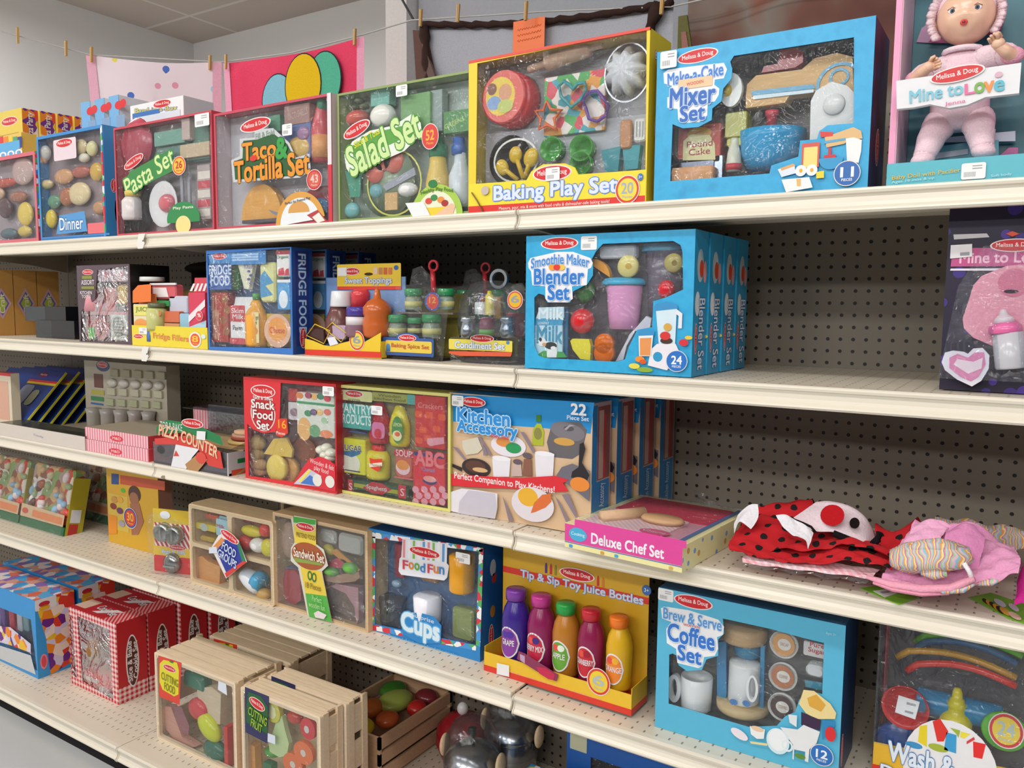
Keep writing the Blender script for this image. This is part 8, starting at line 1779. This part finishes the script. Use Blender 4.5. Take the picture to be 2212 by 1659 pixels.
prism('coffee_maker/frame','3c94ccp',[(.1003,.1753),(.1183,.1819),(.123,.0808),(.1223,.0689),(.1051,.0689)],0.06,0.01)
prism('coffee_maker/frame','3c98ccp',[(.1834,.1883),(.1909,.1901),(.1934,.0704),(.1859,.0682)],0.06,0.01)
prism('coffee_maker/frame','2c70a0p',[(.0984,.1649),(.1797,.1749),(.1845,.0529),(.1024,.0488)],0.095,0.01)
lathe('coffee_pot','f4f4f4p',.157,.0768,.045,[(.0258,0),(.0288,.0045),(.0284,.0727),(.0267,.0772),(.0131,.0795)],0,n=32)
ring('coffee_pot/handle','fbfbfbp',.1822,.1223,.011,.0254,.0047,0,0.02,0.012)
ell('coffee_pot/print','4888ccc',.1481,.0859,.0074,.0058,0,0.012,0.0001)
ell('coffee_pot/print','4888ccc',.1718,.0896,.0072,.0058,0,0.012,0.0001)
lathe('coffee_pod','d8d4d0p',.2319,.2132,.02,[(.0239,0),(.0247,.002),(.0247,-.012)],ax='c')
ell('coffee_pod','dca060p',.2322,.2142,.0198,.021,0,0.0172,0.0001)
ell('coffee_pod','e8e0d8c',.2338,.2149,.0117,.0107,0,0.0165,0.0001)
text('coffee_pod','c09880c','DECAF',.2339,.2151,.0141,.0056,0,0.016,'F',0.02)
lathe('coffee_pod#2','d8d4d0p',.2327,.1535,.02,[(.024,0),(.0248,.002),(.0248,-.012)],ax='c')
ell('coffee_pod#2','c07850p',.233,.1547,.0199,.0212,0,0.0172,0.0001)
ell('coffee_pod#2','e8e0d8c',.2345,.1554,.0117,.0108,0,0.0165,0.0001)
text('coffee_pod#2','c09880c','COFFEE',.2347,.1556,.0142,.0056,0,0.016,'F',0.02)
lathe('coffee_pod#3','d8d4d0p',.2334,.0966,.02,[(.0241,0),(.0249,.002),(.0249,-.012)],ax='c')
ell('coffee_pod#3','4c3430p',.2336,.0979,.0199,.0213,0,0.0172,0.0001)
ell('coffee_pod#3','e8e0d8c',.2352,.0987,.0118,.0108,0,0.0165,0.0001)
text('coffee_pod#3','c09880c','COFFEE',.2353,.0989,.0142,.0056,0,0.016,'F',0.02)
rbx('sugar_box','e4dcdcc',.2656,.203,.02,.3041,.2287,.05,.003)
text('sugar_box','c83848c','Pure\nSugar',.2889,.2196,.0291,.021,0,0.0195,'F',0.02)
rbx('creamer','e8e8eap',.2714,.1681,.015,.3047,.1892,.04,.01)
prism('creamer','3c94b0p',[(.2724,.1602),(.3047,.1634),(.3034,.1503),(.2739,.1487)],0.016,0.003)
prism('title_plate','f0f2f6c',[(.006,.2392),(.0177,.244),(.0618,.2466),(.118,.241),(.1293,.2302),(.1277,.2143),(.1169,.2073),(.1199,.1857),(.1138,.1707),(.0939,.1635),(.0912,.1447),(.0834,.1393),(.042,.139),(.0388,.166),(.0198,.1729),(.0178,.2002),(.0279,.2164),(.009,.2191)],-0.00018,0.0001)
sticker(-.0003,.2783,.0304,.2548,-0.00036)
logo(.0694,.2643,.0379,.013,0,-0.0009)
text('title_lettering','5c98d8c','Brew & Serve',.0684,.2315,.113,.0213,0,-0.00164,'F',0.04,'d8e8f4c',0.07)
text('title_lettering','e05840c','WOODEN',.0678,.2179,.0317,.005,0,-0.002,'F',0.02)
text('title_lettering','3476d0c','Coffee',.0675,.1975,.0906,.0338,0,-0.00236,'F',0.05,'d4e4f8c',0.07)
text('title_lettering','3476d0c','Set',.0664,.1621,.0454,.0294,0,-0.00272,'F',0.05,'d4e4f8c',0.07)
text('title_lettering','a8dcf0c','Ages 3+',.3148,.2599,.0168,.0061,0,-0.00308,'F',0.02)
prism('printed_picture','ecd898c',[(.2675,.1228),(.2743,.1502),(.2918,.1529),(.3194,.1374),(.3295,.1236),(.3281,.1127),(.2978,.1038),(.28,.1092)],-0.00324,0.0001)
prism('printed_picture','e0a840c',[(.2808,.1372),(.2959,.1478),(.312,.1333),(.3049,.1187),(.2853,.1236)],-0.00342,0.0001)
prism('printed_picture','382044c',[(.2721,.1093),(.3056,.1041),(.3045,.0847),(.2731,.086)],-0.0036,0.0001)
prism('printed_picture','2c88c0c',[(.3076,.1048),(.3284,.1088),(.3288,.1005),(.3091,.0692)],-0.00378,0.0001)
prism('printed_picture','e8eaecc',[(.2376,.0712),(.2677,.0759),(.2771,.0873),(.3047,.0828),(.2999,.0601),(.2887,.0459),(.2878,.0219),(.2819,.0222),(.2821,.0395),(.2633,.0378),(.2631,.0183),(.261,.0198),(.2609,.0458)],-0.00396,0.0001)
ell('printed_picture','d4ecf4c',.2347,.0442,.0202,.0238,0,-0.00414,0.0001)
ell('printed_picture','f0f4f8c',.2346,.0465,.0166,.0199,0,-0.00432,0.0001)
ring('printed_picture','e8f0f4c',.2512,.0408,.01,.0107,.0032,0,-0.0045,0.0001)
prism('printed_picture','f0f0f0c',[(.1843,.0578),(.2115,.0593),(.2102,.0413),(.1978,.0375),(.187,.0431)],-0.00468,0.0001)
ell('printed_picture','e8c8a8c',.1981,.0565,.0114,.0048,0,-0.00486,0.0001)
ell('printed_picture','f0e4ecc',.166,.0368,.0166,.0084,-20,-0.00504,0.0001)
prism('printed_picture','e8d8a0c',[(.1855,.0295),(.2168,.0348),(.217,.0304),(.1878,.0258)],-0.00522,0.0001)
prism('printed_picture','e0e8ecc',[(.251,.0996),(.2659,.1018),(.2658,.0803),(.2536,.0853)],-0.0054,0.0001)
ell('printed_picture','dc2c30c',.3222,.0847,.0087,.0133,0,-0.00558,0.0001)
ell('printed_picture','5c8c38c',.274,.0292,.009,.0047,0,-0.00576,0.0001)
badge('count_badge',.3098,.0428,.0194,.0193,'2a70c0c','2a70c0c','12','f0f4f8c','PIECES',-0.00594)
logo(.022,T.H*.17,.03,.008,90,-.0004,'R')
th('dish_play_set','clear pack of colourful toy dishes with a red bowl, right end of fourth shelf','toy set',(.6812,.1,.5035),0)
T.W,T.H,T.D=.27,.28,.11
bx('frame','7c8088g',0,0,0,.003,T.H,.11);bx('frame','5c5a60c',.004,0,.105,T.W,T.H,.11);bx('frame','c8404cc',.004,0,.06,.006,T.H,.1)
prism('tray','e8b830c',[(.0011,.0621),(.0503,.0658),(.2248,.0808),(.2285,.0201),(.0009,0)],0,0.001)
prism('tray','dc3428c',[(.0002,.0216),(.2271,.0432),(.2281,.0265),(-.0004,.0028)],-0.0006,0.0005)
tube('toy_plate','78c83cp',[(.0489,.2251,.08),(.0651,.2411,.08),(.0817,.2465,.08),(.0981,.2508,.08),(.1144,.2536,.08),(.1306,.2547,.08),(.1467,.2541,.08),(.1626,.2519,.08),(.1785,.2483,.08),(.1942,.2438,.08),(.2098,.2388,.08)],.006)
tube('toy_plate#2','4c7cb0p',[(.05,.2145,.075),(.0653,.2302,.075),(.081,.2354,.075),(.0966,.2395,.075),(.112,.2421,.075),(.1274,.2431,.075),(.1427,.2423,.075),(.1579,.2399,.075),(.1729,.2361,.075),(.1879,.2314,.075),(.2028,.2262,.075)],.006)
tube('toy_plate#3','c8942cp',[(.0241,.2021,.05),(.0424,.2175,.05),(.0609,.2223,.05),(.0792,.226,.05),(.0974,.2283,.05),(.1153,.2289,.05),(.1331,.2278,.05),(.1508,.225,.05),(.1683,.221,.05),(.1856,.216,.05),(.2028,.2105,.05)],.006)
tube('toy_plate#4','dc3c34p',[(.0423,.1855,.04),(.0586,.2014,.04),(.0753,.2069,.04),(.0917,.2113,.04),(.1081,.2142,.04),(.1243,.2155,.04),(.1403,.2151,.04),(.1563,.2131,.04),(.1722,.2097,.04),(.1879,.2054,.04),(.2035,.2006,.04)],.006)
lathe('sponge_roll','2a88bcp',.1234,.1379,.045,[(.0003,-.0649),(.0203,-.0643),(.0216,-.061),(.0216,.061),(.0203,.0635),(.0003,.0636)],90,n=32)
lathe('red_bowl','d42c2cp',.0453,.1305,.02,[(.0003,-.03),(.0213,-.03),(.034,-.005),(.038,.006),(.0371,.009),(.0319,-.004),(.0191,-.024),(.0003,-.024)],ax='c',n=40,sq=1)
lathe('green_bowl','6cc83cp',.1914,.1305,.02,[(.0003,-.02),(.0252,-.02),(.0309,0),(.033,.004),(.0302,.008)],ax='c',n=40)
lathe('blue_bowl','28509cp',.035,.0545,.035,[(.0003,-.02),(.0261,-.02),(.0348,0),(.0379,.004),(.0348,.008)],ax='c',n=40)
lathe('soap_bottle','e4d428p',.1215,.0919,.03,[(.0202,0),(.0242,.0096),(.0248,.0304),(.0202,.0417),(.0135,.0481),(.0129,.0545),(.0151,.0593),(.0118,.0641),(.011,.0689),(.0081,.0705),(.0075,.0801),(.0048,.0873),(.0003,.0881)],0,n=32)
ell('picture_disc','ececf0c',.118,.0495,.0704,.0855,0,-0.002,0.0001)
prism('picture_disc','ecd428c',[(.0707,.1125),(.0816,.1174),(.0829,.0789),(.0694,.0844)],-0.0025,0.0001)
prism('picture_disc','e03428c',[(.0894,.1261),(.0999,.134),(.1131,.1156),(.1074,.0962),(.098,.0933)],-0.0025,0.0001)
prism('picture_disc','3ca0d8c',[(.1105,.1132),(.1253,.1129),(.1264,.0813),(.1088,.0822)],-0.0025,0.0001)
prism('picture_disc','e82c2cc',[(.1494,.1092),(.1675,.1101),(.1638,.0838),(.1515,.083)],-0.0025,0.0001)
prism('picture_disc','f0e040c',[(.1309,.1209),(.1448,.1204),(.1361,.1099),(.1307,.1114)],-0.0025,0.0001)
prism('picture_disc','9cb838c',[(.1154,.1226),(.1301,.1223),(.1282,.109),(.1252,.1145)],-0.0025,0.0001)
prism('picture_disc','d84048c',[(.1403,.1064),(.1502,.1173),(.1518,.1131),(.1406,.1017)],-0.0025,0.0001)
ell('picture_disc','3c94ccc',.0635,.076,.0132,.0055,0,-0.0025,0.0001)
ell('picture_disc','a8b838c',.0999,.0826,.0148,.0063,0,-0.0025,0.0001)
prism('price_sticker','f2f0f2c',[(.0357,.156),(.0684,.1529),(.0631,.1205),(.0316,.1244)],0,0.0005)
prism('price_sticker','a8a4a8c',[(.049,.1477),(.0631,.1476),(.0626,.1435),(.0485,.1435)],-0.0007,0.0001)
prism('price_sticker','a8a4a8c',[(.047,.1325),(.0597,.1328),(.0592,.1286),(.0464,.129)],-0.0007,0.0001)
badge('count_badge',.1939,.1397,.0248,.0296,'d83034c','f0d040c','24','b8c8c8c','Pieces',-0.00018)
logo(.178,.04,.055,.014,-2,-.004);text('title_lettering','e4eefac','Wash &',.075,.055,.1,.034,0,-.0035,om='3c7cb8c',bold=.05);text('title_lettering','e4eefac','Dry Dish Set',.1,.015,.17,.025,0,-.0035,om='3c7cb8c',bold=.05)
film('window',[(.0,.06),(T.W,.06),(T.W,T.H),(.0,T.H)],-.0012)
# ---------------------------------------------------------------- base shelf
th('castle_play_set','blue windowed box with candy-coloured printed edges at the left end of the base shelf','toy set',(-2.3337,-.045,.0722),0)
carton('2f94d8c',.5075,.2666,.13,[[(.0303,.1926),(.4777,.1968),(.5025,.0272),(.0111,.0258)]],'8a90acc','carton','3a9cdcc','candy2')
film('window',[(.0303,.1926),(.4777,.1968),(.5025,.0272),(.0111,.0258)],.002)
rbx('toy_tower','6c3c98p',.2289,.0956,.02,.2595,.2271,.05,.006)
rbx('toy_tower#2','d03048p',.2913,.11,.02,.3215,.2398,.05,.006)
rbx('toy_tower#3','c8c8d4p',.3436,.122,.02,.3735,.2505,.05,.006)
rbx('toy_tower#4','78a0a8p',.3864,.1318,.02,.4159,.2592,.05,.006)
prism('candy_print','candy',[(.0292,.0877),(.3412,.1396),(.4711,.1121),(.4683,.0806),(.3348,.0749),(.0246,.0484)],-0.0006,0.0001)
prism('candy_print','c8ccd0c',[(.0245,.0389),(.4683,.0719),(.4951,.0125),(.0205,.0043)],-0.001,0.0001)
prism('side_print','candy',[(.04,.0),(.13,.02),(.13,T.H),(.0,T.H),(.03,T.H*.5)],-.0004,.0001,'R')
rr('side_print','ece8e8c',.0,T.H*.86,.07,T.H,.004,-.0008,.0001,'R')
for z_,c_ in ((.93,'c83040c'),(.88,'e8b030c')): ell('side_print',c_,.03,T.H*z_,.018,.009,0,-.0012,.0001,'R')
ell('brand_oval','f090a0c',.02,T.H*.2,.012,.026,0,-.001,.0001,'R');ell('brand_oval','e0505cc',.02,T.H*.2,.008,.02,0,-.0014,.0001,'R')
dup(T,(-2.3337,.1,.0722),'blue box with candy-coloured printed edges behind the front one on the base shelf')
th('cookie_play_set','red windowed toy cookie set box with checked lower edge, frontmost on the base shelf','toy set',(-1.7058,0,.0722),0,group='red cookie set boxes')
carton('gingham',.263,.2587,.1,[[(.0468,.2385),(.2246,.2324),(.2338,.0072),(.0601,.0234)],[(.002,.2335),(.0164,.2318),(.0304,.0241),(.002,.0306)]],'b0706cc','carton','c0242cc','b8202cc')
film('window',[(.0468,.2385),(.2246,.2324),(.2338,.0072),(.0601,.0234)],.002)
film('window',[(.002,.2335),(.0164,.2318),(.0304,.0241),(.002,.0306)],.002)
ball('cookie','9c6c38w',.1027,.1295,.02,.0368,.0391,.02,0)
rbx('mitt','d84850f',.0415,.0106,.012,.2039,.057,.05,.01)
rbx('cookie_tray','b8b0b0m',.0481,.0841,.04,.1556,.2041,.045,.004)
rbx('dough_tube','d4ccc8p',.0508,.0288,.006,.1375,.0401,.02,.006)
rbx('dough_tube','c0b8b4p',.1445,.0035,.006,.1994,.0265,.02,.006)
ell('side_lettering','f0e8e8c',.05,T.H*.48,.022,.085,0,-.0004,.0001,'R');ell('side_lettering','5c2c24c',.05,T.H*.48,.018,.08,0,-.0006,.0001,'R');text('side_lettering','ece4e4c','Slice & Bake\nCookie Set',.05,T.H*.48,.13,.034,90,-.001,'R',bold=.04);rr('side_lettering','gingham',.0,.0,.1,.05,.001,-.0003,.0001,'R')
prism('top_lettering','e4dcdcc',[(.1,.02),(.13,.02),(.2,.07),(.16,.07)],-.0003,.0001,'T');text('top_lettering','ece4e4c','Cookie Set',.14,.05,.11,.03,-8,-.0004,'T',om='4c2820c');rr('top_lettering','gingham',.19,.0,T.W,.1,.001,-.0002,.0001,'T');rr('top_lettering','d8b8a0c',.0,.02,.06,.08,.004,-.0002,.0001,'T')
dup(T,(-1.7058,.105,.0722),'red toy cookie set box, second of the four in a row on the base shelf')
dup(T,(-1.6938,.215,.0722),'red toy cookie set box, third of the four in a row on the base shelf')
dup(T,(-1.6858,.325,.0722),'red toy cookie set box, rearmost of the four in a row on the base shelf')
th('wooden_food_crate','wooden slatted crate of cuttable toy food with a yellow and red label','toy set',(-1.1706,-.052,.0722),0)
T.W,T.H,T.D=.3475,.2575,.155
plate('crate','ecd6b8w',rpts(0,0,T.W,T.H,.006),[rpts(.012,.012,T.W-.012,T.H-.014,.006)],0,.01);bx('crate','dcc4a0w',.008,.004,T.D-.006,T.W-.008,T.H-.01,T.D)
bx('crate_side#1','e6cdacw',0,.0,.01,0+.008,T.H,.028)
bx('crate_side#1','e6cdacw',0,.0,.137,0+.008,T.H,.155)
bx('crate_side#1','e6cdacw',0+.001,0*T.H,.02,0+.006,.26*T.H,T.D-.01)
bx('crate_side#1','e6cdacw',0+.001,.34*T.H,.02,0+.006,.6*T.H,T.D-.01)
bx('crate_side#1','e6cdacw',0+.001,.68*T.H,.02,0+.006,.94*T.H,T.D-.01)
bx('crate_side#2','e6cdacw',T.W-.008,.0,.01,T.W-.008+.008,T.H,.028)
bx('crate_side#2','e6cdacw',T.W-.008,.0,.137,T.W-.008+.008,T.H,.155)
bx('crate_side#2','e6cdacw',T.W-.008+.001,0*T.H,.02,T.W-.008+.006,.26*T.H,T.D-.01)
bx('crate_side#2','e6cdacw',T.W-.008+.001,.34*T.H,.02,T.W-.008+.006,.6*T.H,T.D-.01)
bx('crate_side#2','e6cdacw',T.W-.008+.001,.68*T.H,.02,T.W-.008+.006,.94*T.H,T.D-.01)
bx('crate_top#1','e8d2b2w',.008,T.H-.007,.012,T.W-.008,T.H-.001,.039)
bx('crate_top#2','e8d2b2w',.008,T.H-.007,.0457,T.W-.008,T.H-.001,.0728)
bx('crate_top#3','e8d2b2w',.008,T.H-.007,.0795,T.W-.008,T.H-.001,.1065)
bx('crate_top#4','e8d2b2w',.008,T.H-.007,.1133,T.W-.008,T.H-.001,.1403)
prism('toy_melon','d8a090w',[(.003,.0888),(.0392,.0961),(.0882,.0184),(.148,.0111),(.1215,0),(.056,0),(.0131,.0218)],0.04,0.02)
prism('toy_melon','a06870w',[(.0563,.1042),(.0915,.1114),(.1237,.0643),(.1182,.0372),(.0965,.0334),(.0673,.0617)],0.019,0.001)
rbx('green_block','3c7c64p',.0996,.1766,.02,.1862,.2201,.05,.01)
ball('toy_tomato','d8484cp',.1583,.1223,.025,.0391,.0311,.018,0)
prism('toy_bread','dcc8acw',[(.1528,.1795),(.2158,.202),(.2557,.1908),(.2484,.1037),(.1867,.0938),(.1628,.1206)],0.045,0.02)
ball('toy_lemon','d4dc30p',.2085,.0855,.022,.0498,.0308,.02,-30)
ball('toy_broccoli','2c6c58p',.2306,.026,.022,.0452,.0308,.02,0)
rbx('red_board','d83838p',.279,-.0006,.012,.2945,.1139,.04,.003)
prism('label_card','dc4030c',[(.0199,.2515),(.1245,.2567),(.1099,.1308),(.0179,.1304)],-0.001,0.0001)
prism('label_card','e4d828c',[(.026,.2291),(.0445,.2451),(.1057,.2521),(.1132,.2319),(.1077,.161),(.0877,.1499),(.0354,.1553),(.0222,.1744)],-0.0014,0.0001)
logo(.0716,.227,.0291,.0096,0,-0.00198)
text('label_card','808020c','CUTTING\nFOOD',.0701,.182,.0751,.0483,-4,-0.00272,'F',0.02)
ell('label_card','3c7c30c',.0818,.2489,.0088,.0028,0,-0.00288,0.0001)
prism('price_sticker','dce4f0c',[(.2812,.246),(.3124,.2464),(.3151,.2154),(.2783,.2213)],-0.001,0.0001)
film('window',[(.006,.006),(T.W-.006,.006),(T.W-.006,T.H-.006),(.006,T.H-.006)],-.0004)
dup(T,(-1.1406,.11,.0722),'wooden slatted crate right behind the one with the yellow and red label')
th('wooden_food_crate','wooden slatted crate of toy fruit with a dark green and purple label','toy set',(-.7688,-.078,.0722),0)
T.W,T.H,T.D=.2822,.2746,.075
plate('crate','ecd6b8w',rpts(0,0,T.W,T.H,.006),[rpts(.012,.012,T.W-.012,T.H-.014,.006)],0,.01);bx('crate','dcc4a0w',.008,.004,T.D-.006,T.W-.008,T.H-.01,T.D)
bx('crate_side#1','e6cdacw',0,.0,.01,0+.008,T.H,.028)
bx('crate_side#1','e6cdacw',0,.0,.057,0+.008,T.H,.075)
bx('crate_side#1','e6cdacw',0+.001,0*T.H,.02,0+.006,.26*T.H,T.D-.01)
bx('crate_side#1','e6cdacw',0+.001,.34*T.H,.02,0+.006,.6*T.H,T.D-.01)
bx('crate_side#1','e6cdacw',0+.001,.68*T.H,.02,0+.006,.94*T.H,T.D-.01)
bx('crate_side#2','e6cdacw',T.W-.008,.0,.01,T.W-.008+.008,T.H,.028)
bx('crate_side#2','e6cdacw',T.W-.008,.0,.057,T.W-.008+.008,T.H,.075)
bx('crate_side#2','e6cdacw',T.W-.008+.001,0*T.H,.02,T.W-.008+.006,.26*T.H,T.D-.01)
bx('crate_side#2','e6cdacw',T.W-.008+.001,.34*T.H,.02,T.W-.008+.006,.6*T.H,T.D-.01)
bx('crate_side#2','e6cdacw',T.W-.008+.001,.68*T.H,.02,T.W-.008+.006,.94*T.H,T.D-.01)
bx('crate_top#1','e8d2b2w',.008,T.H-.007,.012,T.W-.008,T.H-.001,.023)
bx('crate_top#2','e8d2b2w',.008,T.H-.007,.0257,T.W-.008,T.H-.001,.0367)
bx('crate_top#3','e8d2b2w',.008,T.H-.007,.0395,T.W-.008,T.H-.001,.0505)
bx('crate_top#4','e8d2b2w',.008,T.H-.007,.0532,T.W-.008,T.H-.001,.0642)
ell('toy_banana_slice','d8d050p',.1073,.2337,.0274,.0277,0,0.02,0.012)
ell('toy_banana_slice','ece8b0p',.1043,.2331,.0162,.0182,0,0.0075,0.0001)
prism('toy_pear','cce0a4p',[(.1238,.229),(.1376,.228),(.1471,.1958),(.16,.1648),(.1524,.1323),(.1244,.1183),(.0893,.1224),(.0865,.1471),(.1051,.1832)],0.024,0.012)
ball('toy_strawberry','c84838p',.1762,.2361,.02,.0237,.0174,.016,0)
ell('watermelon_slice','d83840p',.2347,.2288,.0249,.0268,0,0.016,0.012)
ell('watermelon_slice','dcd4ccp',.2319,.227,.0085,.0093,0,0.0035,0.0001)
ell('orange_slice','e87840p',.2207,.1646,.0331,.0283,0,0.014,0.012)
ell('orange_slice','dcd0c4p',.2212,.1651,.0093,.0084,0,0.0015,0.0001)
ell('orange_slice#2','e87840p',.1831,.123,.0339,.0287,0,0.014,0.012)
ell('orange_slice#2','dcd0c4p',.1837,.1235,.0095,.0085,0,0.0015,0.0001)
prism('toy_melon','e8a860w',[(-.0219,.0903),(.0051,.1145),(.0234,.1097),(.0249,.0367),(-.0241,.0205)],0.04,0.02)
ball('toy_lime','4c9c38p',.0822,.1122,.03,.0251,.013,.02,0)
rbx('green_block','2c7850p',.0533,.0564,.02,.085,.0794,.04,.002)
prism('label_card','2c2c5cc',[(.0175,.2779),(.1066,.2772),(.0978,.1521),(.0153,.1573)],-0.001,0.0001)
prism('label_card','1c5c28c',[(.0304,.2689),(.077,.2692),(.1028,.249),(.099,.1778),(.0204,.1846),(.0217,.2259)],-0.0014,0.0001)
logo(.0628,.2454,.0295,.0142,-12,-0.00198)
text('label_card','a8c028c','CUTTING\nFRUIT',.062,.2013,.0685,.0484,-12,-0.00272,'F',0.02,'1c5c28c',0.07)
prism('price_sticker','d8e0f0c',[(.0986,.18),(.1265,.1811),(.1259,.1584),(.0979,.1572)],-0.001,0.0001)
film('window',[(.006,.006),(T.W-.006,.006),(T.W-.006,T.H-.006),(.006,T.H-.006)],-.0004)
dup(T,(-.7608,0,.0722),'wooden slatted crate directly behind the toy fruit crate with the dark label')
th('open_fruit_crate','long open wooden tray of toy fruit in shadow right of the slatted crates','toy set',(-.7,.12,.0722),0)
T.W,T.H,T.D=.22,.12,.31

for s in (0, 1):
    for k in range(3): bx('crate_side#%d' % (s + 1), 'c8a080w', s * .212, .01 + k * .044, 0, s * .212 + .008, .042 + k * .044, .31)
bx('crate_end', 'd0a884w', 0, 0, 0, .22, .13, .008); bx('crate_end#2', 'd0a884w', 0, 0, .302, .22, .13, .31); bx('base', 'b89070w', .008, 0, .008, .212, .01, .302)
bx('lid_board', 'a88468w', .008, .06, .008, .212, .086, .302)
for i, (x, y, a, b_, c, m) in enumerate(((.05, .05, .035, .02, .04, 'e0b828p'), (.12, .04, .04, .022, .035, 'e8c830p'), (.07, .13, .04, .024, .04, 'd87838p'), (.15, .11, .035, .02, .035, 'c85c30p'), (.10, .2, .05, .024, .06, 'a8b858p'), (.18, .2, .03, .022, .03, 'c02828p'), (.05, .25, .04, .02, .045, '3c7c28p'), (.16, .27, .04, .02, .03, '7c2830p'))): ball('toy_fruit#%d' % (i + 1), m, x, .115, y, a * .9, b_, c)


def pot_set(x, y, z, a, lab):
    th('pot_set', lab, 'toy pot', (x, y, z), a, group='clear-wrapped toy pots'); T.W, T.H, T.D = .2, .14, .2; T.sc = (.8, .8, 1.75)
    lathe('pot', 'b0b0b4m', .1, .0, .1, [(.002, .0), (.07, .001), (.082, .012), (.086, .05), (.088, .07), (.084, .071), (.078, .03), (.002, .012)], n=36)
    lathe('lid', 'c4c4c8m', .1, .072, .1, [(.09, .0), (.088, .004), (.07, .016), (.03, .026), (.002, .028)], n=36); lathe('lid/knob', '1c1c1ep', .1, .099, .1, [(.006, 0), (.007, .008), (.014, .012), (.013, .02), (.002, .022)], n=16)
    for s in (-1, 1): ball('handle#%d' % (s + 2), 'e8caa4w', .1 + s * .105, .08, .1, .011, .017, .026); bx('band#%d' % (s + 2), '707478m', .1 + s * .09 - .006, .06, .085, .1 + s * .09 + .006, .07, .115)
    lathe('clear_dome', 'f0f4f8g', .1, .075, .1, [(.088, -.03), (.09, .0), (.084, .03), (.064, .05), (.03, .06), (.002, .062)], n=30)
pot_set(-.31, .10, .0722, 0, 'clear-domed toy cooking pot with pale wooden handles, frontmost of the two')
pot_set(-.298, .262, .0722, 0, 'clear-domed toy cooking pot with pale wooden handles, rear one of the two')
th('toy_kettle', 'round red toy kettle with a white knob at the bottom edge of the photo', 'toy kettle', (-.40, -.03, .0722)); T.W, T.H, T.D = .16, .1, .16
lathe('kettle_body', 'b01c30p', .05, .0, .07, [(.002, 0), (.06, .002), (.075, .03), (.07, .055), (.045, .075), (.002, .08)], n=30); ball('knob', 'e0dcdcp', .05, .09, .07, .016, .018, .016)
th('toy_kettle', 'round red toy kettle with a white knob in shadow behind the pots', 'toy kettle', (-.44, .29, .0722)); T.W, T.H, T.D = .16, .1, .16
lathe('kettle_body', 'a01c28p', .05, .0, .07, [(.002, 0), (.06, .002), (.075, .04), (.07, .085), (.045, .11), (.002, .12)], n=30); ball('knob', 'e0dcdcp', .05, .135, .07, .016, .018, .016)

th('confetti_box','light blue confetti-printed box lying flat at the bottom edge of the photo','toy set',(-.03,-.04,.0722),0)
T.W,T.H,T.D=.26,.205,.17
carton('confbox',.26,.205,.17,[],None,'carton','2a90d0c','confbox')
ell('printed_artwork','ecd030c',.17,.05,.035,.03,0,-.0004,.0001,'T');prism('side_print','f0c8ccc',[(0,.04),(.03,.0),(.0,.0)],-.0006,.0001)
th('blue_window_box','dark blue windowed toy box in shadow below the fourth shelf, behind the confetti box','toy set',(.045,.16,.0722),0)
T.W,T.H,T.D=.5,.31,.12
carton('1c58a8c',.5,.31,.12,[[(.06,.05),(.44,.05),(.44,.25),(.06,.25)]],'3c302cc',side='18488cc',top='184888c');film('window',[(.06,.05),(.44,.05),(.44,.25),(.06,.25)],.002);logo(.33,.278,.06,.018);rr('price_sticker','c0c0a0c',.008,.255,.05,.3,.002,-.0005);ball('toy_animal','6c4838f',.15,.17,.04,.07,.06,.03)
if T: T.done()
